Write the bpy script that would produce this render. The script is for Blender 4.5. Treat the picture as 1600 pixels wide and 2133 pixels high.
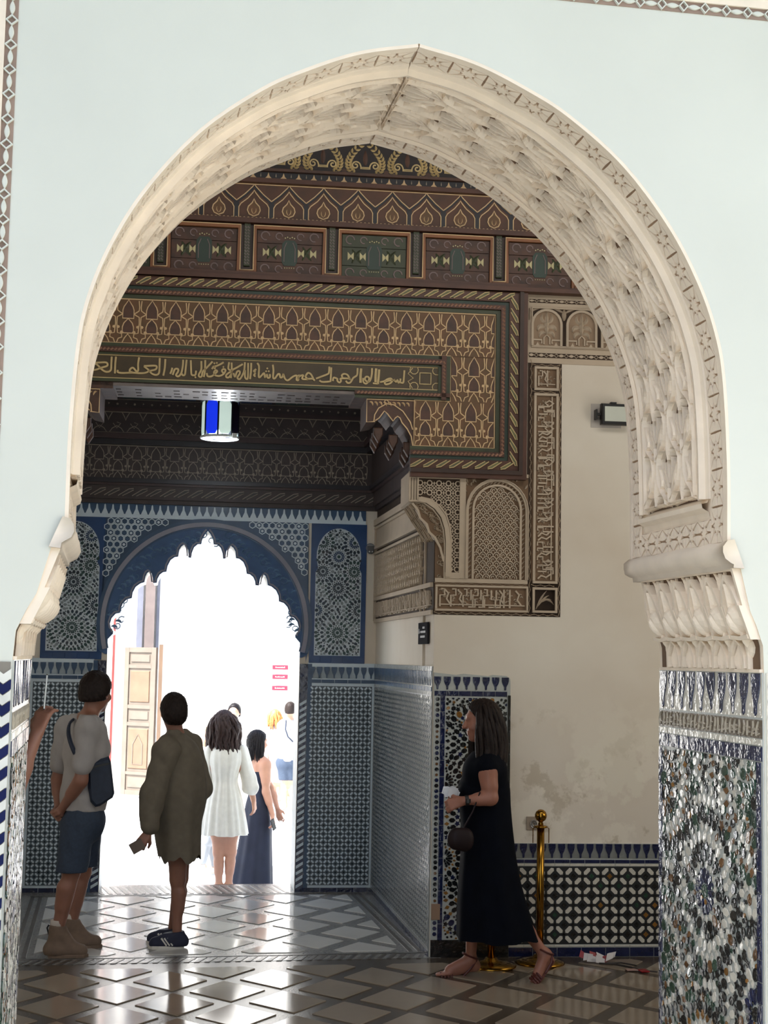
import bpy, math, random
import numpy as np
from mathutils import Matrix, Vector
random.seed(7); RNG = np.random.default_rng(7)
for _o in list(bpy.data.objects): bpy.data.objects.remove(_o)
SC = bpy.context.scene; COL = SC.collection
PI = math.pi
def V3(*a): return np.array(a if len(a) == 3 else a[0], float)
def unit(v): v = np.asarray(v, float); return v / np.linalg.norm(v)

# ---------------------------------------------------------------- camera
CAM_H = 1.88; CAM_F = 3100.0
_yd = unit((228-800, 1362.5-1066.5, CAM_F))
_up = unit((571, -(CAM_F**2-572*571)/296.0, CAM_F)); _up = unit(_up - _up.dot(_yd)*_yd)
_xd = np.cross(_yd, _up); _M = np.array([_xd, _yd, _up])
cam = bpy.data.objects.new('camera', bpy.data.cameras.new('camera')); COL.objects.link(cam)
cam.data.sensor_fit = 'HORIZONTAL'; cam.data.sensor_width = 36; cam.data.lens = CAM_F/1600*36
cam.data.clip_start = .05; cam.data.clip_end = 300
_R = np.stack([_M[:, 0], -_M[:, 1], -_M[:, 2]], 1)
cam.matrix_world = Matrix.Translation((0, 0, CAM_H)) @ Matrix(_R.tolist()).to_4x4()
SC.camera = cam
# ---------------------------------------------------------------- sky, sun, daylight, exposure
SC.view_settings.view_transform = 'Standard'; SC.view_settings.look = 'None'
SC.view_settings.exposure = 0.16; SC.view_settings.gamma = 1.0
try: SC.view_settings.use_curve_mapping = False
except Exception: pass
SC.cycles.use_denoising = True
SC.cycles.max_bounces = 10; SC.cycles.diffuse_bounces = 6
w = bpy.data.worlds.new('sky'); SC.world = w; w.use_nodes = True
nt = w.node_tree; bg = nt.nodes['Background']
sk = nt.nodes.new('ShaderNodeTexSky'); sk.sky_type = 'NISHITA'; sk.sun_disc = False
sk.sun_elevation = math.radians(56); sk.sun_rotation = math.radians(238); sk.air_density = 1.2; sk.dust_density = 2.0
nt.links.new(sk.outputs[0], bg.inputs[0]); bg.inputs[1].default_value = 0.42
def lamp(name, kind, loc, direction, energy, color=(1, 1, 1), size=None):
    L = bpy.data.lights.new(name, kind); L.energy = energy; L.color = color
    o = bpy.data.objects.new(name, L); COL.objects.link(o); o.location = loc
    o.rotation_euler = Vector(direction).to_track_quat('-Z', 'Y').to_euler()
    if kind == 'AREA': L.shape = 'RECTANGLE'; L.size, L.size_y = size
    if kind == 'SUN': L.angle = math.radians(.6)
    return o
lamp('sun', 'SUN', (0, 0, 12), (.50, .30, -.82), 20.0, (1, .98, .95))
# wide open courtyard side of the room the photographer stands in
lamp('courtyard_daylight', 'AREA', (-1.2, -2.4, 1.9), (.10, 1, .06), 22, (.96, 1.0, .97), (5.0, 3.6))
# fill lamps added to brighten the middle room, which has no windows
lamp('clerestory_daylight', 'AREA', (2.3, 6.15, 5.2), (0, 1, -.12), 42, (1, .97, .92), (4.5, .8))
lamp('side_fill', 'AREA', (5.5, 7.2, 2.6), (-.7, .62, .4), 40, (1, .96, .88), (1.6, 2.6))
lamp('side_fill', 'AREA', (-3.2, 7.2, 2.6), (.7, .62, .4), 30, (1, .97, .92), (1.6, 2.6))

# ---------------------------------------------------------------- materials
def lin(c):
    c = [x/255 for x in c]
    return tuple((x/12.92 if x <= .04045 else ((x+.055)/1.055)**2.4) for x in c) + (1,)
MATS = {}
def mat(name, col, rough=.6, metal=0, var=.12, vscale=6, bump=0, bscale=40, island=0, col2=None, spec=.5, coat=0,
        trans=0, emit=0, sss=0, bdist=.004, detail=4):
    if name in MATS: return MATS[name]
    m = bpy.data.materials.new(name); m.use_nodes = True; nt = m.node_tree; N = nt.nodes; L = nt.links
    b = N['Principled BSDF']; c = lin(col)
    b.inputs['Roughness'].default_value = rough; b.inputs['Metallic'].default_value = metal
    b.inputs['Specular IOR Level'].default_value = spec
    if coat: b.inputs['Coat Weight'].default_value = coat; b.inputs['Coat Roughness'].default_value = .04
    if trans: b.inputs['Transmission Weight'].default_value = trans
    if sss: b.inputs['Subsurface Weight'].default_value = sss; b.inputs['Subsurface Radius'].default_value = (.02, .008, .004)
    g = N.new('ShaderNodeNewGeometry')
    nz = N.new('ShaderNodeTexNoise'); nz.inputs['Scale'].default_value = vscale; nz.inputs['Detail'].default_value = detail
    L.new(g.outputs['Position'], nz.inputs['Vector'])
    mx = N.new('ShaderNodeMix'); mx.data_type = 'RGBA'
    c2 = lin(col2) if col2 else tuple(min(1, x*(1+var)) for x in c[:3]) + (1,)
    c1 = c if col2 else tuple(x*(1-var) for x in c[:3]) + (1,)
    mx.inputs[6].default_value = c1; mx.inputs[7].default_value = c2
    rp = N.new('ShaderNodeMapRange'); rp.inputs[1].default_value = .3; rp.inputs[2].default_value = .7
    L.new(nz.outputs[0], rp.inputs[0]); L.new(rp.outputs[0], mx.inputs[0])
    out = mx.outputs[2]
    if island:
        hv = N.new('ShaderNodeHueSaturation'); mr = N.new('ShaderNodeMapRange')
        mr.inputs[3].default_value = 1-island; mr.inputs[4].default_value = 1+island
        L.new(g.outputs['Random Per Island'], mr.inputs[0]); L.new(mr.outputs[0], hv.inputs['Value']); L.new(out, hv.inputs['Color'])
        out = hv.outputs[0]
    L.new(out, b.inputs['Base Color'])
    if emit: L.new(out, b.inputs['Emission Color']); b.inputs['Emission Strength'].default_value = emit
    if bump:
        n2 = N.new('ShaderNodeTexNoise'); n2.inputs['Scale'].default_value = bscale; n2.inputs['Detail'].default_value = 3
        L.new(g.outputs['Position'], n2.inputs['Vector'])
        bp = N.new('ShaderNodeBump'); bp.inputs['Strength'].default_value = bump; bp.inputs['Distance'].default_value = bdist
        L.new(n2.outputs[0], bp.inputs['Height']); L.new(bp.outputs[0], b.inputs['Normal'])
    MATS[name] = m; return m
plaster = mat('white_plaster', (210, 211, 200), .75, var=.03, vscale=1.6, bump=.15, bscale=14)
plaster_in = mat('aged_plaster', (226, 218, 204), .8, vscale=1.3, col2=(212, 200, 183), bump=.15, bscale=12, detail=7)
stucco = mat('carved_stucco', (236, 221, 201), .8, var=.06, vscale=9, bump=.12, bscale=60)
stucco_ground = mat('stucco_ground', (176, 150, 122), .85, var=.1, vscale=9)
stucco_old = mat('aged_stucco', (186, 169, 148), .8, var=.09, vscale=5, bump=.15, bscale=50)
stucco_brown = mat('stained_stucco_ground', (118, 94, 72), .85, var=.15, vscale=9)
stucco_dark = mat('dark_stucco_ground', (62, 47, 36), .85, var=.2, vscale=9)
wood_dark = mat('dark_painted_wood', (58, 40, 32), .5, var=.25, vscale=9)
wood_red = mat('red_painted_wood', (80, 48, 34), .5, var=.25, vscale=7)
wood_brown = mat('brown_painted_wood', (112, 76, 48), .55, col2=(92, 70, 42), vscale=14, detail=6)
wood_green = mat('green_painted_wood', (58, 64, 42), .5, var=.25, vscale=9)
wood_orange = mat('orange_painted_wood', (136, 86, 50), .5, var=.12, vscale=9)
wood_cream = mat('cream_paint', (214, 182, 138), .6, var=.1, vscale=12)
wood_gold = mat('ochre_paint', (198, 174, 124), .55, var=.12, vscale=12)
wood_black = mat('black_paint', (26, 24, 30), .45, var=.2)
wood_leaf = mat('leaf_green_paint', (116, 114, 72), .55, col2=(90, 90, 66), vscale=10)
wood_mauve = mat('mauve_paint', (92, 62, 48), .55, col2=(66, 48, 40), vscale=16, detail=6)
wood_teal = mat('dark_green_paint', (44, 62, 52), .5, var=.2)
wood_grey = mat('glossy_grey_paint', (118, 108, 104), .35, var=.2, vscale=8)
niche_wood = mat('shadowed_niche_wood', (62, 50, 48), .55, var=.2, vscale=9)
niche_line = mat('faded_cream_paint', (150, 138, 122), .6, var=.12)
t_white = mat('white_glazed_tile', (206, 202, 190), .12, var=.06, vscale=20, bump=1.0, bscale=27, island=.14, bdist=.005, spec=.9)
t_navy = mat('navy_glazed_tile', (24, 32, 66), .12, var=.25, vscale=9, bump=1.0, bscale=27, island=.25, bdist=.005, spec=.9)
t_black = mat('black_glazed_tile', (24, 26, 28), .12, var=.2, bump=1.0, bscale=27, island=.3, bdist=.005, spec=.9)
t_green = mat('green_glazed_tile', (38, 66, 52), .12, var=.2, bump=1.0, bscale=27, island=.25, bdist=.005, spec=.9)
t_ochre = mat('ochre_glazed_tile', (132, 92, 42), .14, var=.2, bump=1.0, bscale=27, island=.25, bdist=.005, spec=.9)
t_rust = mat('rust_glazed_tile', (106, 74, 44), .14, var=.2, bump=1.0, bscale=27, island=.25, bdist=.005, spec=.9)
t_blue = mat('blue_glazed_tile', (44, 74, 120), .18, var=.14, vscale=5, bump=.2, bscale=30, island=.1, bdist=.003)
t_slate = mat('slate_blue_tile', (62, 86, 116), .2, var=.15, bump=.2, bscale=40, island=.2, bdist=.003)
t_ice = mat('ice_white_tile', (208, 222, 232), .18, var=.06, bump=.3, bscale=40, island=.1, bdist=.004)  # pale tile lightened and blued to stand for glare in the niche
t_pale = mat('pale_grey_tile', (178, 182, 178), .2, var=.06, bump=.2, bscale=40, island=.1, bdist=.003)
grout = mat('tile_bed', (128, 122, 112), .8, var=.1)
grout_dark = mat('dark_tile_bed', (26, 28, 30), .6, var=.15)
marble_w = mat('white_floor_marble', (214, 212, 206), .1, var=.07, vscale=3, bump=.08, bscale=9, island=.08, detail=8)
marble = mat('floor_marble', (150, 136, 118), .1, var=.07, vscale=3, bump=.06, bscale=8, island=.08, detail=8)  # white marble darkened in colour for the weaker light of the middle room
mosaic = mat('floor_mosaic', (92, 80, 68), .24, col2=(64, 56, 48), vscale=55, bump=.3, bscale=70, detail=2)
mosaic_dark = mat('dark_floor_mosaic', (84, 78, 72), .3, var=.25, vscale=40, bump=.3, bscale=60, island=.2)
brass = mat('polished_brass', (156, 116, 44), .18, metal=1, var=.08)
black_plastic = mat('black_plastic', (22, 22, 24), .4, var=.1)
grey_metal = mat('grey_metal', (150, 152, 154), .3, metal=.8)
white_metal = mat('white_metal', (224, 228, 226), .35, var=.03)
# repaired and weathered patches of the old plaster, low on the wall
def patchy(m):
    nt = m.node_tree; N = nt.nodes; L = nt.links; b = N['Principled BSDF']; src = b.inputs['Base Color'].links[0].from_socket
    g = N.new('ShaderNodeNewGeometry'); sp = N.new('ShaderNodeSeparateXYZ'); L.new(g.outputs['Position'], sp.inputs[0])
    hz = N.new('ShaderNodeMapRange'); hz.inputs[1].default_value = 1.75; hz.inputs[2].default_value = 1.15; L.new(sp.outputs[2], hz.inputs[0])
    for sc, lo, hi, col in ((2.1, .50, .54, (236, 228, 212)), (3.4, .56, .60, (178, 164, 140)), (1.3, .55, .575, (230, 224, 206))):
        nz = N.new('ShaderNodeTexNoise'); nz.inputs['Scale'].default_value = sc; nz.inputs['Detail'].default_value = 8; nz.inputs['Roughness'].default_value = .62; L.new(g.outputs['Position'], nz.inputs['Vector'])
        mr = N.new('ShaderNodeMapRange'); mr.inputs[1].default_value = lo; mr.inputs[2].default_value = hi; mr.inputs[4].default_value = .55; L.new(nz.outputs[0], mr.inputs[0])
        mu = N.new('ShaderNodeMath'); mu.operation = 'MULTIPLY'; L.new(mr.outputs[0], mu.inputs[0]); L.new(hz.outputs[0], mu.inputs[1])
        mx = N.new('ShaderNodeMix'); mx.data_type = 'RGBA'; mx.inputs[7].default_value = lin(col); L.new(src, mx.inputs[6]); L.new(mu.outputs[0], mx.inputs[0]); src = mx.outputs[2]
    L.new(src, b.inputs['Base Color'])
patchy(plaster_in)
# ---------------------------------------------------------------- scene helpers
def world(o):
    return o.matrix_basis.copy() if o.parent is None else world(o.parent) @ o.matrix_parent_inverse @ o.matrix_basis
def adopt(o, parent):
    if parent is not None:
        o.parent = parent; o.matrix_parent_inverse = world(parent).inverted()
    return o
def tag(o, label=None, cat=None, group=None, kind=None):
    if label: o['label'] = label
    if cat: o['category'] = cat
    if group: o['group'] = group
    if kind: o['kind'] = kind
    return o
def thing(name, label, cat, loc=(0, 0, 0), group=None):
    o = bpy.data.objects.new(name, None); COL.objects.link(o); o.location = loc; o.empty_display_size = .1
    return tag(o, label, cat, group)
def link(name, me, parent=None):
    o = bpy.data.objects.new(name, me); COL.objects.link(o); return adopt(o, parent)
class MB:
    def __init__(s): s.v = []; s.f = []; s.m = []; s.n = 0
    def add(s, verts, faces, mi=0):
        k = s.n; s.v.extend([tuple(map(float, p)) for p in verts]); s.n += len(verts)
        for f in faces: s.f.append(tuple(i+k for i in f)); s.m.append(mi)
    def mesh(s, name, mats, smooth=False):
        me = bpy.data.meshes.new(name); me.from_pydata(s.v, [], s.f)
        for m in (mats if isinstance(mats, (list, tuple)) else [mats]): me.materials.append(m)
        me.polygons.foreach_set('material_index', s.m)
        if smooth: me.polygons.foreach_set('use_smooth', [True]*len(s.f))
        me.validate(); me.update(); return me
    def build(s, name, mats, parent=None, smooth=False, kind=None, label=None, cat=None, group=None):
        o = link(name, s.mesh(name, mats, smooth), parent); return tag(o, label, cat, group, kind)
def frame(o, u, v, n):
    o, u, v, n = V3(o), unit(u), unit(v), unit(n)
    F = lambda a, b, c=0.0: o + u*a + v*b + n*c
    F.o, F.u, F.v, F.n = o, u, v, n; return F
ID = frame((0, 0, 0), (1, 0, 0), (0, 1, 0), (0, 0, 1))
def area2(p): return sum(p[i][0]*p[(i+1) % len(p)][1]-p[(i+1) % len(p)][0]*p[i][1] for i in range(len(p)))
def ccw(p): return p if area2(p) > 0 else p[::-1]
def prism(mb, F, poly, c0, c1, mi=0, bev=0, tilt=0, mside=None):
    poly = ccw(poly); n = len(poly)
    cx = sum(p[0] for p in poly)/n; cy = sum(p[1] for p in poly)/n
    ta, tb = (random.gauss(0, tilt), random.gauss(0, tilt)) if tilt else (0, 0)
    h = lambda p: c1 + (p[0]-cx)*ta + (p[1]-cy)*tb
    bot = [F(p[0], p[1], c0) for p in poly]
    if bev:
        top = []; mid = [F(p[0], p[1], h(p)-bev) for p in poly]
        for p in poly:
            d = math.hypot(p[0]-cx, p[1]-cy) or 1; k = max(.3, 1-bev/d); q = (cx+(p[0]-cx)*k, cy+(p[1]-cy)*k); top.append(F(q[0], q[1], h(q)))
        mb.add(bot+mid+top, [(i, (i+1) % n, n+(i+1) % n, n+i) for i in range(n)] +
               [(n+i, n+(i+1) % n, 2*n+(i+1) % n, 2*n+i) for i in range(n)] + [tuple(range(2*n, 3*n))], mi)
    else:
        top = [F(p[0], p[1], h(p)) for p in poly]
        mb.add(bot+top, [(i, (i+1) % n, n+(i+1) % n, n+i) for i in range(n)] + [tuple(range(n, 2*n))], mi)
def rect(a0, b0, a1, b1): return [(a0, b0), (a1, b0), (a1, b1), (a0, b1)]
def slab(mb, F, a0, b0, a1, b1, c0, c1, mi=0, bev=0): prism(mb, F, rect(a0, b0, a1, b1), c0, c1, mi, bev)
def box(mb, x0, y0, z0, x1, y1, z1, mi=0):
    v = [(x, y, z) for z in (z0, z1) for y in (y0, y1) for x in (x0, x1)]
    mb.add(v, [(0, 2, 3, 1), (4, 5, 7, 6), (0, 1, 5, 4), (2, 6, 7, 3), (0, 4, 6, 2), (1, 3, 7, 5)], mi)
def ribbon(mb, F, path, w, c0, c1, mi=0, closed=False, ridge=False):
    P = np.array(path, float); n = len(P)
    if n < 2: return
    T = (np.roll(P, -1, 0)-np.roll(P, 1, 0)) if closed else np.gradient(P, axis=0)
    T /= np.maximum(np.linalg.norm(T, axis=1, keepdims=True), 1e-9)
    N = np.stack([-T[:, 1], T[:, 0]], 1)
    W = np.broadcast_to(np.asarray(w, float), (n,))[:, None]/2
    Lp, Rp = P+N*W, P-N*W; vs = []
    for i in range(n):
        if ridge: vs += [F(Rp[i][0], Rp[i][1], c0), F(P[i][0], P[i][1], c1), F(Lp[i][0], Lp[i][1], c0)]
        else: vs += [F(Rp[i][0], Rp[i][1], c0), F(Rp[i][0], Rp[i][1], c1), F(Lp[i][0], Lp[i][1], c1), F(Lp[i][0], Lp[i][1], c0)]
    k = 3 if ridge else 4; fs = []
    for i in range(n if closed else n-1):
        j = (i+1) % n
        for q in range(k-1): fs.append((i*k+q, j*k+q, j*k+q+1, i*k+q+1))
    if not closed and not ridge: fs += [tuple(range(k)), tuple(range(n*k-1, n*k-1-k, -1))]
    mb.add(vs, fs, mi)
def bez(p0, p1, p2, n=8):
    t = np.linspace(0, 1, n)[:, None]; p0, p1, p2 = map(np.array, (p0, p1, p2))
    return (1-t)**2*p0+2*t*(1-t)*p1+t*t*p2
def leaf(mb, F, p0, p1, p2, w, c0, c1, mi=0, n=8, tip=.08, ex=.8):
    t = np.linspace(0, 1, n); ribbon(mb, F, bez(p0, p1, p2, n), w*(np.sin(PI*np.clip(t*.92+.06, 0, 1))**ex+tip), c0, c1, mi, ridge=True)
def arcpts(cx, cy, r, a0, a1, n): return [(cx+r*math.cos(a0+(a1-a0)*i/n), cy+r*math.sin(a0+(a1-a0)*i/n)) for i in range(n+1)]
def circ(cx, cy, r, n=10, a0=0): return [(cx+r*math.cos(a0+2*PI*i/n), cy+r*math.sin(a0+2*PI*i/n)) for i in range(n)]
def star(cx, cy, r, n=8, k=.6, a0=0): return [(cx+(r if i % 2 == 0 else r*k)*math.cos(a0+PI*i/n), cy+(r if i % 2 == 0 else r*k)*math.sin(a0+PI*i/n)) for i in range(2*n)]
def rot2(p, c, a): ca, sa = math.cos(a), math.sin(a); return [(c[0]+x*ca-y*sa, c[1]+x*sa+y*ca) for x, y in p]
def tube(mb, pts, r, n=8, mi=0, cap=True):
    P = np.array(pts, float); m = len(P); R = np.broadcast_to(np.asarray(r, float), (m,))
    T = np.gradient(P, axis=0); T /= np.maximum(np.linalg.norm(T, axis=1, keepdims=True), 1e-9)
    up = V3(0, 0, 1) if abs(T[0][2]) < .9 else V3(1, 0, 0); vs = []
    for i in range(m):
        s = unit(np.cross(T[i], up)); up = unit(np.cross(s, T[i]))
        for j in range(n): a = 2*PI*j/n; vs.append(P[i]+R[i]*(math.cos(a)*s+math.sin(a)*up))
    fs = [(i*n+j, i*n+(j+1) % n, (i+1)*n+(j+1) % n, (i+1)*n+j) for i in range(m-1) for j in range(n)]
    if cap: fs += [tuple(range(n-1, -1, -1)), tuple(range((m-1)*n, m*n))]
    mb.add(vs, fs, mi)
def lathe(mb, c, prof, n=20, mi=0):
    vs = [(c[0]+r*math.cos(2*PI*j/n), c[1]+r*math.sin(2*PI*j/n), c[2]+z) for r, z in prof for j in range(n)]
    m = len(prof); mb.add(vs, [(i*n+j, i*n+(j+1) % n, (i+1)*n+(j+1) % n, (i+1)*n+j) for i in range(m-1) for j in range(n)] +
                          [tuple(range(n-1, -1, -1)), tuple(range((m-1)*n, m*n))], mi)
def piece(name, me, F, a, b, c, parent, rot=0, tilt=0, size=(1, 1)):
    """one loose tile: shared mesh data placed in a wall frame, set a little unevenly as hand cut tiles are"""
    o = bpy.data.objects.new(name, me); COL.objects.link(o)
    R = Matrix((F.u.tolist(), F.v.tolist(), F.n.tolist())).transposed().to_4x4()
    E = Matrix.Rotation(rot, 4, 'Z') @ Matrix.Rotation(random.gauss(0, tilt), 4, 'X') @ Matrix.Rotation(random.gauss(0, tilt), 4, 'Y') @ Matrix.Diagonal((size[0], size[1], 1, 1))
    o.parent = parent; o.matrix_basis = world(parent).inverted() @ Matrix.Translation(F(a, b, c).tolist()) @ R @ E
    return o
def poly_mesh(name, poly, h, m, bev=.0015):
    mb = MB(); prism(mb, ID, poly, 0, h, 0, bev); return mb.mesh(name, m)
# ---------------------------------------------------------------- the near wall and its horseshoe arch
YF, YB, AX = 4.9, 5.9, .985          # front face, back face, arch axis
def spline(pts, n=12):
    P = [np.array(p, float) for p in pts]; P = [2*P[0]-P[1]]+P+[2*P[-1]-P[-2]]; out = []
    for i in range(1, len(P)-2):
        for k in range(n):
            t = k/n; a, b, c, d = P[i-1], P[i], P[i+1], P[i+2]
            out.append(.5*(2*b+(c-a)*t+(2*a-5*b+4*c-d)*t*t+(3*b-a-3*c+d)*t**3))
    out.append(P[-2]); return np.array(out)
HALF = spline([(1.143, 2.28), (1.143, 2.58), (1.130, 2.86), (1.105, 3.03), (1.04, 3.22), (.925, 3.43), (.75, 3.645), (.55, 3.805), (.40, 3.888), (.21, 3.968), (0, 4.015)])
_S = np.concatenate([[0], np.cumsum(np.linalg.norm(np.diff(HALF, axis=0), axis=1))]); LEN = _S[-1]
def half_at(s):
    x = np.interp(s, _S, HALF[:, 0]); z = np.interp(s, _S, HALF[:, 1])
    e = .03; dx = np.interp(s+e, _S, HALF[:, 0])-np.interp(s-e, _S, HALF[:, 0]); dz = np.interp(s+e, _S, HALF[:, 1])-np.interp(s-e, _S, HALF[:, 1])
    l = math.hypot(dx, dz) or 1; return x, z, dx/l, dz/l
def intrados(side):
    def F(a, b, c=0.0):      # a along the depth from the back face, b along the arch from the springing, c into the opening
        s = min(max(b, 0), LEN); x, z, tx, tz = half_at(s)
        nx, nz = -tz, tx
        x, z = x+nx*c, z+nz*c
        if x < 0: x = 0.0
        return V3(AX+side*x, YB-a, z)
    return F
ARCH_R, ARCH_L = intrados(1), intrados(-1)
CAPX = [(1.265, 0), (1.265, 1.86), (1.262, 1.95), (1.238, 2.02), (1.215, 2.07), (1.185, 2.2), (1.165, 2.28)]
CAPL = [(1.288, 0), (1.288, 1.86), (1.282, 1.95), (1.25, 2.02), (1.222, 2.07), (1.187, 2.2), (1.165, 2.28)]
prof = CAPX + [tuple(p) for p in HALF[::3]]
if prof[-1][0] > .001: prof.append((0, 4.015))
wall_near = None
mb = MB(); X0, X1, ZT = -6.0, 7.5, 6.4
R_ = [(AX+x, z) for x, z in prof]; L_ = [(AX-x, z) for x, z in CAPL+prof[len(CAPX):]]
for y, fl in ((YF, 0), (YB, 1)):
    pr = [(X1, 0), (X1, ZT), (AX, ZT)] + R_[::-1]; pl = [(X0, 0)] + L_ + [(AX, ZT), (X0, ZT)]
    for p in (pr, pl):
        q = p if area2(p) > 0 else p[::-1]
        mb.add([(x, y, z) for x, z in q], [tuple(range(len(q)))] if not fl else [tuple(range(len(q)-1, -1, -1))])
for p, sgn in ((R_, 1), (L_, -1)):
    vs = []
    for x, z in p: vs += [(x, YF, z), (x, YB, z)]
    mb.add(vs, [((2*i, 2*i+1, 2*i+3, 2*i+2) if sgn > 0 else (2*i+2, 2*i+3, 2*i+1, 2*i)) for i in range(len(p)-1)], 1)
mb.add([(X0, YF, ZT), (X1, YF, ZT), (X1, YB, ZT), (X0, YB, ZT)], [(0, 1, 2, 3)])
wall_near = mb.build('wall_front', [plaster, stucco], kind='structure')

# ---------------------------------------------------------------- middle room, niche, photographer's room
KW = .07; WO = V3(2.067, 9.475, 0); WU = unit((1, -KW, 0)); WN = V3(WU[1], -WU[0], 0)
W = frame(WO, WU, (0, 0, 1), WN)          # far wall of the middle room: a from the niche corner, b up, c proud
OPL = -2.66                                # left edge of the niche opening
BO = V3(2.155, 12.125, 0); KB = .05; BU = unit((1, -KB, 0)); BN = V3(BU[1], -BU[0], 0)
B = frame(BO, BU, (0, 0, 1), BN)          # back wall of the niche: a negative towards the left
RV = unit(V3(2.067, 9.475, 0)-BO); RN = np.cross(RV, (0, 0, 1)); RLEN = float(np.linalg.norm(V3(2.067, 9.475, 0)-BO))
R = frame(BO, RV, (0, 0, 1), RN)          # right wall of the niche: a from the back corner to the front
mb = MB(); D = -.42
slab(mb, W, 0, 0, 5.2, 6.4, D, 0); slab(mb, W, OPL, 3.62, 0, 6.4, D, 0); slab(mb, W, -5.5, 0, OPL, 6.4, D, 0)
wall_mid = mb.build('wall_middle', plaster_in, kind='structure')
mb = MB(); slab(mb, R, -.3, 0, RLEN-.42, 4.7, -.3, 0); niche_r = mb.build('wall_right', plaster_in, kind='structure')
NLX = -.62
mb = MB(); box(mb, NLX-.3, 9.9, 0, NLX, 12.4, 4.7); niche_l = mb.build('wall_left', plaster_in, kind='structure')
mb = MB(); box(mb, -1, 9.95, 4.62, 2.5, 12.9, 4.8); mb.build('ceiling_niche', wood_dark, kind='structure')
mb = MB(); box(mb, -6, YB, 6.3, 7.6, 10.3, 6.5); mb.build('ceiling', wood_dark, kind='structure')
mb = MB(); box(mb, 5.75, YB, 0, 5.95, 9.6, 6.3); mb.build('wall_middle_right', plaster_in, kind='structure')
mb = MB(); box(mb, -3.6, YB, 0, -3.4, 10.4, 6.3); mb.build('wall_middle_left', plaster_in, kind='structure')
mb = MB(); box(mb, -6, 2.2, 6.4, 7.5, YB, 6.6); mb.build('ceiling_front', plaster, kind='structure')  # unseen roof added; its edge sets where the sun patch ends
mb = MB(); box(mb, -4.2, 2.2, 0, -4.0, YF, 6.4); mb.build('wall_front_left', plaster, kind='structure')
mb = MB(); box(mb, 5.6, 2.2, 0, 5.8, YF, 6.4); mb.build('wall_front_right', plaster, kind='structure')

# ---------------------------------------------------------------- floor: marble tiles in strips of mosaic
mb = MB(); box(mb, -9, -9, -.3, 10, 4.75, .004); mb.build('courtyard_ground', mat('pale_courtyard_paving', (104, 108, 108), .7, var=.06, vscale=2), kind='structure')
mb = MB(); box(mb, -6, 4.75, -.3, 7.6, 12.6, 0); floor = mb.build('floor', mosaic, kind='structure')
FL = frame((0, 0, 0), (1, 0, 0), (0, 1, 0), (0, 0, 1))
def floor_field(x0, x1, y0, y1, ox, oy, px, py, dx, dy, marble=marble):
    full = None
    for j in range(int((y1-y0)/py)*2+6):
        for i in range(-2, int((x1-x0)/px)+4):
            cx = ox+(i+.5*(j % 2))*px; cy = oy+j*py/2
            P = [(cx-dx, cy), (cx, cy-dy), (cx+dx, cy), (cx, cy+dy)]
            Q = clip(P, x0, x1, y0, y1)
            if len(Q) < 3 or abs(area2(Q)) < .012: continue
            if len(Q) == 4 and all(abs(p[0]-q[0])+abs(p[1]-q[1]) < 1e-6 for p, q in zip(sorted(P), sorted(Q))):
                if full is None: full = poly_mesh('tile', [(-dx, 0), (0, -dy), (dx, 0), (0, dy)], .006, marble, .002)
                me = full; loc = (cx, cy)
            else:
                loc = (sum(q[0] for q in Q)/len(Q), sum(q[1] for q in Q)/len(Q)); me = poly_mesh('tile', [(q[0]-loc[0], q[1]-loc[1]) for q in Q], .006, marble, .002)
            piece('tile', me, FL, loc[0], loc[1], 0, floor, tilt=.0025)
def clip(P, x0, x1, y0, y1):
    for ax, lim, sg in ((0, x0, 1), (0, x1, -1), (1, y0, 1), (1, y1, -1)):
        Q = []
        for i in range(len(P)):
            a, b = P[i], P[(i+1) % len(P)]; da, db = sg*(a[ax]-lim), sg*(b[ax]-lim)
            if da >= 0: Q.append(a)
            if da*db < 0: t = da/(da-db); Q.append((a[0]+(b[0]-a[0])*t, a[1]+(b[1]-a[1])*t))
        P = Q
        if not P: return []
    return P
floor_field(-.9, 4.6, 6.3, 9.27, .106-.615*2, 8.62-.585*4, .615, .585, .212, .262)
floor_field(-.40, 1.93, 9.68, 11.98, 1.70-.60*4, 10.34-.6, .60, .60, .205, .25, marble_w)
m = MB(); box(m, NLX, 9.45, -.01, 2.15, 12.56, .0015); m.build('mosaic_bed', mat('pale_floor_mosaic', (150, 148, 144), .2, col2=(112, 110, 108), vscale=55, bump=.3, bscale=70, detail=2, spec=.8), floor)  # niche mosaic made paler in colour for the glare from the doorway
# border strips of the niche floor and the chevron band of its threshold
mb = MB()
for x0 in (-.53, -.47, 1.97, 2.03): box(mb, x0, 9.66, 0, x0+.028, 12.05, .004)
for y0 in (9.60, 12.0, 12.06): box(mb, -.53, y0, 0, 2.06, y0+.022, .004)
for y0, y1, s in ((9.44, 9.58, 1), (12.12, 12.5, -1)):
    lo, hi = (-.5, 2.04) if s > 0 else (.0, 1.52); n = int((hi-lo)/.062)
    for i in range(n):
        x = lo+(hi-lo)*i/n; P = [(x, y0), (x+.03, y0), (x+.03+s*.06, y1), (x+s*.06, y1)]; prism(mb, FL, P, 0, .004)
mb.build('mosaic_strips', mosaic_dark, floor, kind='stuff')
# unseen walls added behind the photographer to hold back the low sky
mb = MB(); box(mb, -9, -7.4, 0, 10, -7, 7.5); box(mb, -9, -7, 0, -8.6, 1.2, 7.5); box(mb, 9.6, -7, 0, 10, 1.2, 7.5); mb.build('wall_courtyard', plaster_in, kind='structure')
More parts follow.
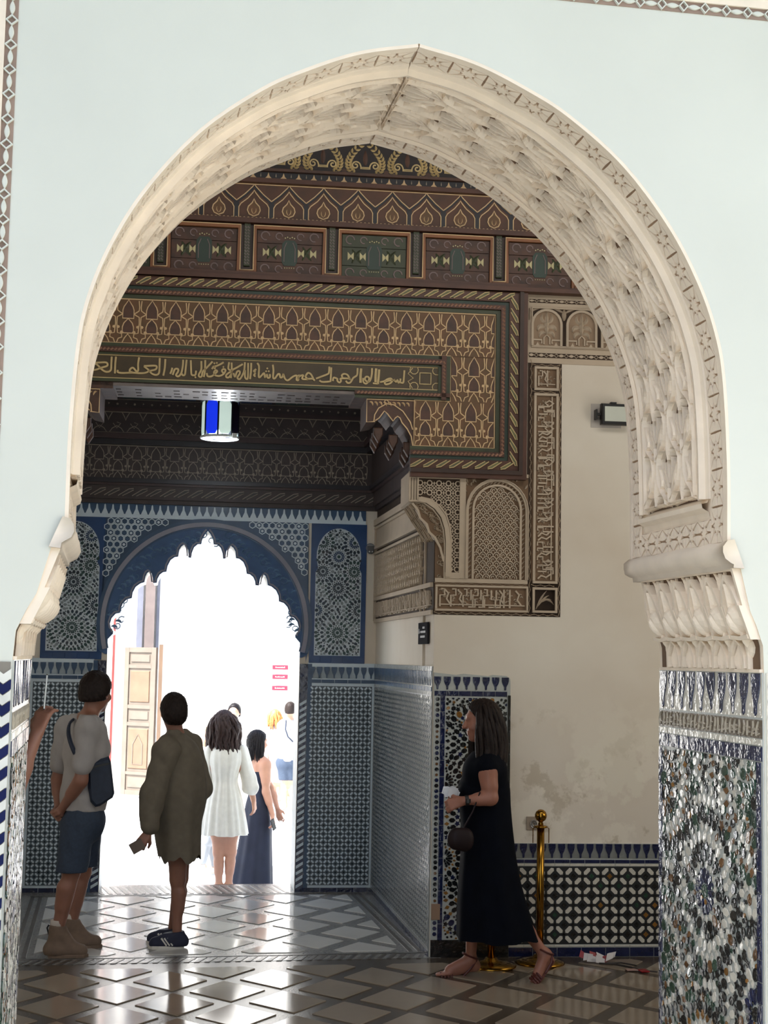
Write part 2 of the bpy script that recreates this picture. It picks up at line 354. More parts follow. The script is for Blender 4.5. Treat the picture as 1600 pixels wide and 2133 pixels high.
# ---------------------------------------------------------------- carved plaster lining of the arch
def star_border(mb, F, a0, a1, b0, b1, L, horiz=False, mi=0, c0=0, c1=.010):
    """flat plates parted by incised lines: a row of eight pointed stars with their rays"""
    n = max(1, round(((a1-a0) if horiz else (b1-b0))/L)); L = ((a1-a0) if horiz else (b1-b0))/n; Wd = (b1-b0) if horiz else (a1-a0)
    ro = min(L, Wd)*.33; ri = ro*.62
    for k in range(n):
        pl = [[(L/2+(ro if i % 2 == 0 else ri)*math.cos(PI*i/8), Wd/2+(ro if i % 2 == 0 else ri)*math.sin(PI*i/8)) for i in range(16)]]
        Bd = [(L, Wd/2), (L, Wd), (L/2, Wd), (0, Wd), (0, Wd/2), (0, 0), (L/2, 0), (L, 0)]
        for i in range(8):
            O = lambda q: (L/2+ro*math.cos(PI*q/4), Wd/2+ro*math.sin(PI*q/4)); I = (L/2+ri*math.cos(PI*(i+.5)/4), Wd/2+ri*math.sin(PI*(i+.5)/4))
            pl.append([O(i), Bd[i], Bd[(i+1) % 8], O(i+1), I])
        for P in pl:
            cx = sum(p[0] for p in P)/len(P); cy = sum(p[1] for p in P)/len(P); Q = []
            for x, y in P:
                d = math.hypot(x-cx, y-cy) or 1; q = max(.5, 1-.0058/d); x, y = cx+(x-cx)*q, cy+(y-cy)*q
                Q.append((a0+k*L+x, b0+y) if horiz else (a0+y, b0+k*L+x))
            prism(mb, F, Q, c0, c1+random.uniform(-.001, .001), mi)
def molding(mb, F, a0, a1, b0, b1, prof, n=60, mi=0):
    """a moulding that runs along the arch: prof lists (a, c) across it"""
    vs = [F(a0+(a1-a0)*p, b0+(b1-b0)*i/n, c) for i in range(n+1) for p, c in prof]; k = len(prof)
    fs = [(i*k+j, i*k+j+1, (i+1)*k+j+1, (i+1)*k+j) for i in range(n) for j in range(k-1)]
    fs += [tuple(range(k)), tuple(range(n*k+k-1, n*k-1, -1))] if k > 2 else []; mb.add(vs, fs, mi)
def arabesque(mb, F, a0, a1, b0, b1):
    """staggered palmette cells: stems, horn leaves that hook over, fans of slim blades, buds"""
    cw = (a1-a0)/1.9; ch = .345; rows = int((b1-b0)/(ch*.5))+1
    rr = random.uniform; inside = lambda q: (min(max(q[0], a0+.003), a1-.003), min(max(q[1], b0+.002), b1-.002))
    for j in range(-1, rows+1):
        for i in range(-1, 4):
            cx = a0+(a1-a0)*.5+cw*(i-1+(.5 if j % 2 else 0)); y0 = b0+j*ch*.5
            if cx < a0-cw*.3 or cx > a1+cw*.3: continue
            for s in (-1, 1):
                def st(P0, P1, P2, w, h, hook=None, ex=1.1, n=9, flat=False):
                    q = list(bez(P0, P1, P2, n))
                    if hook: q += list(bez(P2, *hook, 6))[1:]
                    q = [inside((cx+s*cw*(x+rr(-.006, .006)), y0+ch*y)) for x, y in q]
                    if max(abs(q[0][0]-q[k][0])+abs(q[0][1]-q[k][1]) for k in range(len(q))) < .02: return
                    t = np.linspace(.03, 1, len(q)); wd = w*(np.sin(PI*np.clip(t, 0, .985))**ex+.05) if not hook else w*np.interp(t, [0, .25, .6, .85, 1], [.25, .55, 1, .75, .05])
                    ribbon(mb, F, q, wd, .0, h, ridge=not flat)
                st((.03, 0), (.60, .25), (.47, .50), .012, .020, ex=.2, flat=True)
                st((.05, .05), (.50, .20), (.40, .50), .030, .036, ((.34, .66), (.12, .61)))
                st((.04, .11), (.33, .24), (.28, .50), .014, .024, flat=True); st((.03, .17), (.21, .28), (.18, .48), .013, .022, flat=True); st((.015, .24), (.09, .36), (.07, .53), .011, .024, flat=True)
                st((.17, .69), (.36, .74), (.12, .97), .027, .032); st((.42, .56), (.47, .72), (.27, .93), .014, .024, flat=True); st((.30, .63), (.36, .68), (.33, .80), .011, .022, flat=True)
                st((.47, .02), (.34, .13), (.455, .34), .018, .028); st((.45, .06), (.47, .16), (.49, .30), .010, .02, flat=True); st((.08, .66), (.04, .72), (.10, .80), .013, .026)
            for y, h_, w in ((.50, .37, .028), (.02, .16, .018)):
                P = [inside(q) for q in bez((cx, y0+ch*y), (cx+rr(-.004, .004), y0+ch*(y+h_*.5)), (cx, y0+ch*(y+h_)), 8)]
                if P[-1][1]-P[0][1] > .02: ribbon(mb, F, P, w*(np.sin(PI*np.linspace(.04, .97, 8))**1.2+.04), .0, .034, ridge=True)
mat('deep_stucco_ground', (112, 88, 68), .85, var=.1)  # carving ground darkened in colour for recess shade as well as dirt
for side, F, nm in ((1, ARCH_R, 'arch_lining'), (-1, ARCH_L, 'arch_lining')):
    m = MB(); T = LEN-.004
    # plain fillets at both edges, mouldings, flat bands
    for a0, a1, h in ((0, .022, .012), (.962, 1, .012)): molding(m, F, a0, a1, .03, T, [(0, 0), (0, h), (1, h), (1, 0)], 70)
    molding(m, F, .128, .215, .20, T, [(0, 0), (.05, .012), (.3, .016), (.34, .03), (.55, .036), (.6, .022), (.8, .026), (.85, .008), (1, .004)], 70)
    molding(m, F, .745, .842, .20, T, [(0, .004), (.15, .008), (.2, .026), (.4, .022), (.45, .036), (.66, .040), (.7, .016), (.95, .012), (1, 0)], 70)
    o1 = m.build('arch_moulding', stucco, wall_near, kind='stuff')
    m = MB(); FA = lambda a, b, c=0.0, F=F: F(a, b, c)
    star_border(m, FA, .026, .126, .03, T, .135); star_border(m, FA, .846, .958, .03, T, .135)
    star_border(m, FA, .13, .842, .03, .125, .118, True)
    for a0, a1, q0, q1 in ((.026, .126, .03, T), (.846, .958, .03, T), (.12, .85, .03, .125)): molding(m, F, a0, a1, q0, q1, [(0, .0022), (1, .0022)], 70, 1)
    m.build('star_border', [stucco, mat('border_ground', (170, 144, 120), .85)], wall_near, kind='stuff')
    m = MB()
    for b0, b1, pr in ((.133, .20, ((0, .0), (.3, .006), (.5, .03), (.75, .034), (.8, .012), (1, .006))),):
        vs = [F(a, b0+(b1-b0)*p, c) for a in (.15, .82) for p, c in pr]; k = len(pr); m.add(vs, [(j, j+1, k+j+1, k+j) for j in range(k-1)])
    m.build('panel_sill', stucco, wall_near)
    m = MB(); molding(m, F, .20, .76, .205, T, [(0, .002), (1, .002)], 70, 1); arabesque(m, FA, .225, .745, .215, T-.01)
    m.build('carved_leaves', [stucco, MATS['deep_stucco_ground']], wall_near, smooth=False, kind='stuff')
# imposts: a round moulding on the arch foot, then the stalactite capital
def cap_frame(side):
    zs = [z for x, z in CAPX]; xs = [x for x, z in (CAPX if side > 0 else CAPL)]
    def F(a, b, c=0.0): return V3(AX+side*(np.interp(b, zs, xs)-c), YB-a, b)
    return F
def dome(mb, F, a, b, ra, rb, h, n=12, k=4):
    vs = [F(a+ra*math.cos(PI*.5*j/k)*math.copysign(abs(math.cos(2*PI*i/n))**1.25, math.cos(2*PI*i/n)), b+rb*math.cos(PI*.5*j/k)*math.sin(2*PI*i/n), h*math.sin(PI*.5*j/k)) for j in range(k) for i in range(n)]+[F(a, b, h)]
    mb.add(vs, [(j*n+i, j*n+(i+1) % n, (j+1)*n+(i+1) % n, (j+1)*n+i) for j in range(k-1) for i in range(n)]+[((k-1)*n+i, (k-1)*n+(i+1) % n, k*n) for i in range(n)])
for side in (1, -1):
    m = MB(); F = cap_frame(side)
    pr = [(1.15, 2.318), (1.128, 2.312), (1.112, 2.295), (1.108, 2.272), (1.118, 2.25), (1.14, 2.236), (1.150, 2.232), (1.150, 2.218), (1.19, 2.218)]
    ys = np.linspace(YF-.015, YB+.015, 12); k = len(pr); rnd = lambda: random.uniform(-.003, .003)
    vs = [(AX+side*(x+rnd()), y, z+rnd()) for y in ys for x, z in pr]
    fs = [(i*k+j, i*k+j+1, (i+1)*k+j+1, (i+1)*k+j) for i in range(11) for j in range(k-1)]
    fs += [tuple(range(k)), tuple(range(11*k, 12*k))]
    m.add(vs, fs); m.build('impost_moulding', mat('pale_stucco', (232, 218, 200), .8, var=.06, vscale=8), wall_near, smooth=True)
    m = MB(); nA = 6; wA = .93/nA; molding(m, F, .03, .975, 2.075, 2.214, [(0, .0015), (1, .0015)], 12, 1); molding(m, F, .03, .975, 1.868, 1.972, [(0, .0015), (1, .0015)], 8, 1)
    for i in range(nA):
        ca = .055+wA*(i+.5); q = wA*.5
        # upper row: pointed hood, hanging bud, spandrel leaves
        hood = [(ca-q*.86, 2.05), (ca-q*.8, 2.10), (ca-q*.45, 2.155), (ca, 2.192), (ca+q*.45, 2.155), (ca+q*.8, 2.10), (ca+q*.86, 2.05)]
        ribbon(m, F, hood, .016, 0, .034); ribbon(m, F, [(x*.78+ca*.22, z-.008) for x, z in hood], .01, 0, .022)
        leaf(m, F, (ca, 2.168), (ca+.004, 2.13), (ca, 2.085), .034, 0, .04, n=7)
        for s in (-1, 1):
            leaf(m, F, (ca+s*q*.95, 2.075), (ca+s*q*.9, 2.14), (ca+s*q*.72, 2.205), .020, 0, .016, n=6); leaf(m, F, (ca+s*q*.6, 2.15), (ca+s*q*.72, 2.19), (ca+s*q*.4, 2.212), .018, 0, .014, n=5)
            leaf(m, F, (ca+s*q*.86, 2.14), (ca+s*q*.95, 2.17), (ca+s*q*.95, 2.21), .013, 0, .014, n=5)
        dome(m, F, ca, 2.13, .020, .050, .036); dome(m, F, ca, 2.045, .050, .060, .050); dome(m, F, ca-.004, 2.03, .026, .050, .064); dome(m, F, ca+.008, 1.975, .014, .040, .036)
        ribbon(m, F, [(ca+q, 2.09), (ca+q, 2.03), (ca+q, 1.972)], .018, 0, .036)
        # ledge and lower row of little niches with leaf fill
        ribbon(m, F, [(ca-q*.95, 1.982), (ca, 1.976), (ca+q*.95, 1.982)], .014, 0, .04)
        hood = [(ca+q-q*.75, 1.87), (ca+q-q*.7, 1.915), (ca+q-q*.35, 1.955), (ca+q, 1.972), (ca+q+q*.35, 1.955), (ca+q+q*.7, 1.915), (ca+q+q*.75, 1.87)]
        if i < nA-1:
            ribbon(m, F, hood, .012, 0, .026)
            for dx in (-.6, -.36, -.12, .12, .36, .6): leaf(m, F, (ca+q+q*dx*.4, 1.868), (ca+q+q*dx*1.2, 1.90), (ca+q+q*dx*.3, 1.958-.03*abs(dx)), .011, 0, .018, n=6)
        dome(m, F, ca, 1.945, .034, .040, .022); ribbon(m, F, [(ca, 1.93), (ca, 1.868)], .014, 0, .02)
    ribbon(m, F, [(.02, 1.862), (.99, 1.862)], .012, 0, .012); ribbon(m, F, [(.03, 2.222), (.985, 2.222)], .018, 0, .012)
    ribbon(m, F, [(.985, 1.99), (.985, 2.22)], .016, 0, .03)
    m.build('stalactite_capital', [stucco, MATS['deep_stucco_ground']], wall_near, kind='stuff')
# ---------------------------------------------------------------- raised plaster frieze round the arch (pierced band and carved band)
NF = frame((0, YF, 0), (1, 0, 0), (0, 0, 1), (0, -1, 0))
fr = mat('frieze_recess', (150, 128, 114), .85, var=.1)
m = MB(); n0, z1 = -.392, 4.243
slab(m, NF, n0-.02, 0.9, n0+.02, z1+.02, 0, .003, 0); slab(m, NF, n0+.02, z1-.02, 3.2, z1+.02, 0, .003, 0)
m.build('frieze_ground', fr, wall_near)
def lens_band(F2, length, pitch, w):
    m = MB(); n = int(length/pitch)
    for i in range(n):
        y = (i+.5)*pitch; L = pitch*.31
        P = [(w*.48*math.sin(PI*k/8)*(1 if True else 0), y-L+2*L*k/8) for k in range(9)]
        prism(m, F2, P+[(-x, q) for x, q in P[::-1]][1:-1], .003, .012, 0, .003)
        d = pitch*.19; cy = y+pitch/2
        ribbon(m, F2, [(0, cy-d), (w*.95, cy), (0, cy+d), (-w*.95, cy)], .006, .003, .013, closed=True)
    return m
mv = lens_band(frame((n0, YF, .92), (1, 0, 0), (0, 0, 1), (0, -1, 0)), 3.3, .0845, .019)
mv.build('pierced_band', plaster, wall_near, kind='stuff')
mh = lens_band(frame((n0+.05, YF, z1), (0, 0, 1), (1, 0, 0), (0, -1, 0)), 3.4, .082, .019)
for i in range(len(mh.f)): mh.f[i] = mh.f[i][::-1]
mh.build('pierced_band', plaster, wall_near, kind='stuff')
m = MB(); slab(m, NF, n0-.055, .9, n0-.02, z1+.055, 0, .012, 0, .003); slab(m, NF, n0-.02, z1+.02, 3.2, z1+.055, 0, .012, 0, .003)
m.build('frieze_fillet', stucco, wall_near)
m = MB()
for i in range(26):
    y = .95+i*.155
    for k in range(2):
        a = n0-.085-.07*k; P = [(a+(.032-.0022*t)*math.cos(t*.62+k*2), y+.07*k+(.046-.003*t)*math.sin(t*.62+k*2)) for t in range(12)]; ribbon(m, NF, P, .012, 0, .014, ridge=True)
    leaf(m, NF, (n0-.066, y+.05), (n0-.10, y+.09), (n0-.07, y+.13), .02, 0, .014)
for i in range(30):
    x = .95+i*.082; y = z1+.10
    prism(m, NF, rect(x+.006, y-.035, x+.076, y+.045), 0, .008, 0, .003)
    ribbon(m, NF, arcpts(x+.041, y-.01, .022, 0, PI*1.7, 8), .01, .008, .016, ridge=True)
m.build('carved_band', stucco, wall_near, kind='stuff')
# ---------------------------------------------------------------- glazed tile on the front corners of the near wall
dado_fl = thing('tiled_corner_strip', 'tall navy and white zigzag tile strip at the left edge of the arch', 'tiling', (-.34, YF, 0))
m = MB(); slab(m, NF, -.42, 0, -.308, 1.85, .0, .006); m.build('tile_bed', grout, dado_fl)
pz = .068
for i in range(24):
    z = .20+i*pz
    for k, mm in ((0, mat('dull_navy_tile', (22, 30, 74), .6, spec=.15, island=.2)), (1, mat('dull_white_tile', (214, 214, 206), .6, spec=.15, island=.06))):
        h = pz/2-.003; zz = z+k*pz/2; w_ = .098/2
        P = [(-w_, 0), (-w_/2, -.018), (0, 0), (w_/2, -.018), (w_, 0), (w_, h), (w_/2, h-.018), (0, h), (-w_/2, h-.018), (-w_, h)]
        key = ('zz', k)
        if key not in MATS: MATS[key] = poly_mesh('tile', P, .004, mm, 0)
        piece('tile', MATS[key], NF, -.353, zz, .006, dado_fl, tilt=.012)
dado_fr = thing('tiled_corner_strip', 'cream and navy dotted tile strip at the right edge of the arch', 'tiling', (2.3, YF, 0))
m = MB(); slab(m, NF, 2.256, 0, 2.75, 1.855, .0, .006); m.build('tile_bed', t_white, dado_fr)
dot = poly_mesh('tile', circ(0, 0, .017, 8), .004, t_navy, .001)
for i in range(30):
    for k in range(4): piece('tile', dot, NF, 2.278+.06*k, .3+.052*i, .006, dado_fr, tilt=.015)

# ---------------------------------------------------------------- star mosaic (zellige) builder
def zellige(F, a0, a1, b0, b1, centres, parent, R0, NP=16, unit_=.03, mats=None, singles=300, seed=3, tilt=.02, c0=.006, dens=1.0, h=.004, skip=None):
    rnd = random.Random(seed); mats = mats or [t_white, t_black, t_green, t_ochre, t_navy, t_rust]
    grid = {}; out = []; g = unit_*1.6
    def free(x, y, r):
        ci, cj = int(x//g), int(y//g)
        for i in range(ci-2, ci+3):
            for j in range(cj-2, cj+3):
                for (qx, qy, qr) in grid.get((i, j), ()):
                    if (qx-x)**2+(qy-y)**2 < (qr+r)**2: return False
        return True
    def put(x, y, rad, poly, mi, force=False):
        if not (a0+rad*.3 < x < a1-rad*.3 and b0+rad*.3 < y < b1-rad*.3): return
        if skip and skip(x, y): return
        if not force and not free(x, y, rad): return
        Q = clip(poly, a0, a1, b0, b1)
        if len(Q) < 3 or abs(area2(Q)) < unit_**2*.15: return
        grid.setdefault((int(x//g), int(y//g)), []).append((x, y, rad)); out.append((Q, mi, x, y))
    def shape(kind, s, asp, ang, x, y):
        if kind == 0: P = [(s*asp*math.cos(t), s*math.sin(t)) for t in np.linspace(0, 2*PI, 10, endpoint=False)]
        elif kind == 1: P = [(-s*asp, 0), (-s*asp*.45, s*.8), (s*asp*.45, s*.8), (s*asp, 0), (s*asp*.45, -s*.8), (-s*asp*.45, -s*.8)]
        elif kind == 2: P = [(-s*asp*.6, 0), (s*.1, s*.7), (s*asp, 0), (s*.1, -s*.7)]
        else: P = star(0, 0, s*1.15, 5 if kind == 3 else 8, .55)
        return rot2(P, (x, y), ang)
    for ci, (cx, cy) in enumerate(centres):
        put(cx, cy, R0*.2, circ(cx, cy, R0*.17, 12), 1 if ci % 2 else 2, True)
        pm = (4, 1, 2)[ci % 3]
        for i in range(NP):
            t = 2*PI*i/NP; r = R0*.40; L = R0*.19
            P = rot2([(-L, 0), (-L*.4, L*.32), (L*.7, L*.42), (L, 0), (L*.7, -L*.42), (-L*.4, -L*.32)], (cx+r*math.cos(t), cy+r*math.sin(t)), t)
            put(cx+r*math.cos(t), cy+r*math.sin(t), R0*.07, P, pm, True)
        rad = R0*.66; k = 0
        while rad < R0*2.6:
            n = NP if k < 2 else max(NP, int(round(2*PI*rad/(unit_*1.5)/4)*4)); off = .5 if k % 2 == 0 else 0
            s = min(unit_*.62, PI*rad/n*.8); kind = (2, 0, 3, 1)[k % 4]; mi = ((0, 1, 1, 0), (3, 1, 2, 0), (5, 2, 0, 1))[ci % 3][k % 4]
            for i in range(n):
                t = 2*PI*(i+off)/n; x, y = cx+rad*math.cos(t), cy+rad*math.sin(t)
                d0 = rad; near = min(math.hypot(x-q[0], y-q[1]) for q in centres)
                if near < d0-unit_*.4: continue
                m2 = mi if rnd.random() < .8 else rnd.choice((0, 1, 2, 5))
                put(x, y, s*.92, shape(kind, s, 1.25, t, x, y), m2)
            rad += unit_*1.12; k += 1
    tries = int((a1-a0)*(b1-b0)/(unit_**2)*10*dens)
    for q in range(tries):
        x, y = rnd.uniform(a0, a1), rnd.uniform(b0, b1); s = unit_*rnd.choice((.5, .42, .32, .25))
        c = min(centres, key=lambda p: math.hypot(p[0]-x, p[1]-y)); t = math.atan2(y-c[1], x-c[0])+rnd.choice((0, PI/2))
        put(x, y, s*.95, shape(rnd.choice((0, 1, 0, 4)), s, 1.15, t, x, y), rnd.choice((0, 1, 1, 2, 3, 1, 1)))
    out.sort(key=lambda p: -abs(area2(p[0])))
    for P, mi, x, y in out[:singles]:
        mb = MB(); prism(mb, ID, [(p[0]-x, p[1]-y) for p in P], 0, h, 0, .001)
        piece('tile', mb.mesh('tile', mats[mi]), F, x, y, c0, parent, tilt=tilt)
    mb = MB()
    for P, mi, x, y in out[singles:]: prism(mb, F, P, c0, c0+h, mi, .001, tilt)
    if out[singles:]: mb.build('small_tiles', mats, parent, kind='stuff')
def merlons(F, a0, a1, b0, b1, pitch, parent, mdark, mlight, c0=.004, off=0, tilt=.01, white_bars=True, up=False):
    h = b1-b0; w = pitch
    P = [(-.37*w, h*.5), (.37*w, h*.5), (.37*w, h*.24), (.30*w, h*.05), (.12*w, -h*.2), (.10*w, -h*.42), (0, -h*.47), (-.10*w, -h*.42), (-.12*w, -h*.2), (-.30*w, h*.05), (-.37*w, h*.24)]
    mb = MB(); slab(mb, F, a0, b0, a1, b1, -.004, c0); mb.build('merlon_ground', mlight, parent)
    me = poly_mesh('tile', P, .004, mdark, .001); n = int((a1-a0-off)/w+.35)
    for i in range(n):
        a = a0+off+(i+.5)*w
        if a+.3*w < a1+.02: piece('tile', me, F, a, (b0+b1)/2, c0, parent, tilt=tilt)
def band(F, a0, a1, b0, b1, L, parent, m, c0=.004, tilt=.006, name='tile'):
    n = max(1, round((a1-a0)/L)); L = (a1-a0)/n; me = poly_mesh(name, rect(-L/2+.0015, -(b1-b0)/2+.001, L/2-.0015, (b1-b0)/2-.001), .004, m, .0012)
    for i in range(n): piece(name, me, F, a0+(i+.5)*L, (b0+b1)/2, c0, parent, tilt=tilt)
# ---------------------------------------------------------------- star mosaic on the arch jambs
JR = frame((AX+1.265, YB, 0), (0, -1, 0), (0, 0, 1), (-1, 0, 0)); JL = frame((AX-1.288, YB-1, 0), (0, 1, 0), (0, 0, 1), (1, 0, 0))
for J, x, lab, sd, sg in ((JR, 2.24, 'glossy star mosaic dado on the right jamb of the big arch', 5, 230), (JL, -.28, 'glossy star mosaic dado on the left jamb of the big arch', 9, 120)):
    d = thing('tiled_dado', lab, 'tiling', (x, 5.4, 0)); lo = .35 if sd == 5 else .45
    m = MB(); slab(m, J, .003, 0, .997, 1.856, .0, .005); m.build('tile_bed', t_pale, d)
    merlons(J, .005, .995, 1.70, 1.853, .099, d, t_navy, t_white, .006, tilt=.025)
    m = MB(); slab(m, J, .005, 1.628, .995, 1.692, .0, .006)
    m.build('carved_tile_ground', mat('brown_glazed_tile', (104, 92, 78), .2, var=.2, bump=.3, bscale=50), d)
    m = MB()
    for i in range(26):
        a = .02+i*.0372; rr = random.uniform
        leaf(m, J, (a, 1.635), (a+rr(-.02, .02), 1.66), (a+rr(0, .02), 1.687), .010, .006, .012, n=5)
        ribbon(m, J, arcpts(a+.018, 1.655+rr(-.006, .006), .010, rr(0, 3), rr(4, 6), 6), .005, .006, .011)
    m.build('carved_script', mat('scratched_brown_tile', (166, 156, 138), .25), d, kind='stuff')
    band(J, .005, .995, 1.602, 1.626, .07, d, t_white, .005, .012)
    band(J, .005, .995, 1.548, 1.600, .11, d, t_navy, .005, .018)
    for k in range(16):
        for a in ((.022, .965) if sd == 5 else ()):
            key = 'edge_tile'
            if key not in MATS: MATS[key] = poly_mesh('tile', rect(-.017, -.036, .017, .036), .004, t_navy, .001)
            piece('tile', MATS[key], J, a, 1.546-.0375-k*.075, .005, d, tilt=.02)
    zellige(J, .042, .945, lo, 1.545, [(.483, 1.03), (.483, .33), (.06, .70), (.93, .68), (.06, 1.42), (.93, 1.40)], d, .15, unit_=.031, singles=sg, seed=sd, tilt=.065 if sd == 5 else .012)
# ---------------------------------------------------------------- painted woodwork over the niche opening (far wall of the middle room)
def lambrequin(mb, F, a0, a1, b0, b1, pitch, wl, c, ml=0, md=None, rows=1, phase=0, blob=None):
    """rows of small painted arches with cream outlines, the net pattern of the beam"""
    H = (b1-b0)/rows; n = int((a1-a0)/pitch)+2; F0 = F; F = lambda a, b, c=0.0: F0(min(max(a, a0+.003), a1-.003), b, c)
    for j in range(rows):
        y0 = b0+j*H; q = lambda t: y0+H*t
        for i in range(-1, n+1):
            x = a0+(i+phase)*pitch; w = pitch*.235
            if x < a0-w*.9 or x > a1+w*.9: continue
            up = [(x-w, q(.56)), (x-w, q(.75)), (x-w*.8, q(.83)), (x, q(.985)), (x+w*.8, q(.83)), (x+w, q(.75)), (x+w, q(.56))]
            lo = [(x-w, q(.22)), (x-w, q(.36)), (x-w*.75, q(.45)), (x, q(.555)), (x+w*.75, q(.45)), (x+w, q(.36)), (x+w, q(.22))]
            for P in (up, lo):
                ribbon(mb, F, P, wl, c, c+.0035, ml, closed=True)
                if md is not None: prism(mb, F, P, c, c+.0015, md)
            ribbon(mb, F, [(x-w*.95, b0+H*(j+.0)), (x-w*.6, q(.10)), (x, q(.20)), (x+w*.6, q(.10)), (x+w*.95, q(0))], wl, c, c+.0035, ml)
            for s in (-1, 1):
                xm = x+s*pitch*.5
                if not a0-.01 < xm < a1+.01: continue
                h = pitch*.5-w
                P = [(x+s*w, q(.66)), (x+s*(w+h*.45), q(.70)), (xm-s*.007, q(.74)), (xm-s*.005, q(.82)), (xm-s*.009, q(.97))]; ribbon(mb, F, P, wl, c, c+.0035, ml)
                P = [(x+s*w, q(.66)), (x+s*(w+h*.45), q(.62)), (xm-s*.006, q(.59)), (xm-s*.004, q(.44)), (xm-s*.010, q(.22)), (xm-s*h*.9, q(.20)), (xm-s*h*.95, q(.12)), (xm-s*h*.4, q(.09)), (xm-s*.006, q(.0))]; ribbon(mb, F, P, wl, c, c+.0035, ml)
                bl = ml if blob is None else blob
                prism(mb, F, circ(x+s*w*1.1, q(.235), pitch*.075, 6), c, c+.0035, bl); prism(mb, F, circ(xm-s*.014, q(.36), pitch*.065, 6), c, c+.0035, bl)
def rope(mb, F, p0, p1, w, c, mi, L=.022):
    p0, p1 = np.array(p0), np.array(p1); d = p1-p0; l = np.linalg.norm(d); d /= l; nn = np.array([-d[1], d[0]])
    for i in range(int(l/L)):
        q = p0+d*(i+.5)*L; ribbon(mb, F, [q-nn*w/2-d*L*.35, q+nn*w/2+d*L*.35], L*.5, c, c+w*.35, mi, ridge=True)
def leafband(mb, F, p0, p1, w, c, mi, mi2, L=.085):
    p0, p1 = np.array(p0), np.array(p1); d = p1-p0; l = np.linalg.norm(d); n = max(1, int(l/L)); L = l/n; d /= l; nn = np.array([-d[1], d[0]])
    for i in range(n):
        q = p0+d*(i+.5)*L; s = lambda x, y: tuple(q+d*x*L+nn*y*w)
        P = [s(*p) for p in ((-.55, -.40), (-.2, -.38), (.12, -.1), (.5, .34), (.5, .42), (.2, .40), (-.08, .12))]; prism(mb, F, P, c, c+.006, mi, .002)
        ribbon(mb, F, [s(-.6, -.42), s(-.15, .05), s(.15, .36), s(.5, .44)], .006, c, c+.008, mi2); ribbon(mb, F, [s(-.3, -.44), s(.1, -.1), s(.5, .26)], .005, c, c+.008, mi2)
beam = thing('carved_beam', 'painted carved wooden beam with a Kufic inscription over the niche opening', 'beam', (1.2, 9.5, 3.6))
BL = -3.0
m = MB(); slab(m, W, BL, 3.62, .59, 4.345, .0, .012); slab(m, W, -.18, 3.10, .59, 3.64, .0, .012); m.build('backing_board', wood_dark, beam)
m = MB(); slab(m, W, BL, 3.875, .385, 4.172, .01, .020); slab(m, W, .075, 3.27, .385, 3.88, .01, .020); slab(m, W, -.158, 3.27, .08, 3.578, .01, .020)
m.build('painted_field', wood_brown, beam)
m = MB(); c = .020
lambrequin(m, W, BL, .375, 3.882, 4.166, .151, .0065, c, 0, 1, phase=.437)
lambrequin(m, W, .085, .378, 3.578, 3.882, .151, .0065, c, 0, 1, phase=1.02)
lambrequin(m, W, -.152, .378, 3.278, 3.578, .151, .0065, c, 0, 1, phase=.47)
for P in ([(BL, 4.168), (.379, 4.168), (.379, 3.274), (-.155, 3.274), (-.155, 3.576), (.082, 3.576), (.082, 3.878), (BL, 3.878)],): ribbon(m, W, P, .007, c, c+.004, 0)
m.build('arcade_lines', [wood_cream, wood_mauve], beam, kind='stuff')
# framing mouldings: green, rope, red, leaf band, outer edge
def fr_path(off): return [(BL, 4.172+off), (.385+off, 4.172+off), (.385+off, 3.272-off), (-.18, 3.272-off)]
def frail(name, o0, o1, c0, c1, mm):
    m = MB(); A, Bq = fr_path(o0), fr_path(o1)
    for i in range(3): prism(m, W, [A[i], A[i+1], Bq[i+1], Bq[i]], c0, c1, 0)
    m.build(name, mm, beam)
frail('green_moulding', .0, .028, .01, .030, wood_green); frail('red_moulding', .028, .058, .01, .048, wood_red); frail('green_moulding', .058, .083, .01, .036, wood_teal)
frail('leaf_ground', .083, .150, .01, .052, wood_red); frail('outer_moulding', .150, .176, .01, .075, wood_dark); frail('outer_fillet', .176, .205, .01, .062, wood_red)
m = MB(); P = fr_path(.116)
for i in range(3): leafband(m, W, P[i], P[i+1], .056, .052, 0, 1)
m.build('leaf_band', [wood_leaf, wood_gold], beam, kind='stuff')
m = MB(); P = fr_path(.045)
for i in range(3): rope(m, W, P[i], P[i+1], .014, .048, 0, .026)
m.build('rope_moulding', mat('worn_rope_paint', (146, 108, 88), .55, var=.3), beam, kind='stuff')
# inscription panel
m = MB(); slab(m, W, BL, 3.645, .0, 3.80, .01, .018); m.build('inscription_panel', mat('olive_panel_paint', (74, 60, 38), .5, var=.25, vscale=7), beam)
m = MB()
for b0, b1, cc, k in ((3.80, 3.815, .03, 0), (3.815, 3.85, .044, 1), (3.85, 3.876, .03, 0)): slab(m, W, BL, b0, .02, b1, .01, cc, k)
for a0, a1, cc, k in ((.0, .02, .03, 0), (.02, .052, .044, 1), (.052, .08, .03, 0)): slab(m, W, a0, 3.58, a1, 3.876, .01, cc, k)
for b0, b1, cc, k in ((3.625, 3.645, .024, 0),): slab(m, W, BL, b0, .02, b1, .01, cc, k)
for b0, b1, cc, k in ((3.60, 3.625, .044, 1), (3.578, 3.60, .03, 0)): slab(m, W, -.55, b0, .08, b1, .01, cc, k)
m.build('inner_frame', [wood_green, wood_red], beam)
m = MB(); rope(m, W, (BL, 3.833), (.03, 3.833), .012, .044, 0, .024); rope(m, W, (.036, 3.84), (.036, 3.6), .012, .044, 0, .024); rope(m, W, (-.54, 3.612), (.03, 3.612), .012, .044, 0, .024)
m.build('rope_moulding', MATS['worn_rope_paint'], beam, kind='stuff')
m = MB()
ribbon(m, W, [(BL, 3.797), (-.003, 3.797), (-.003, 3.648), (BL, 3.648)], .006, .018, .022)
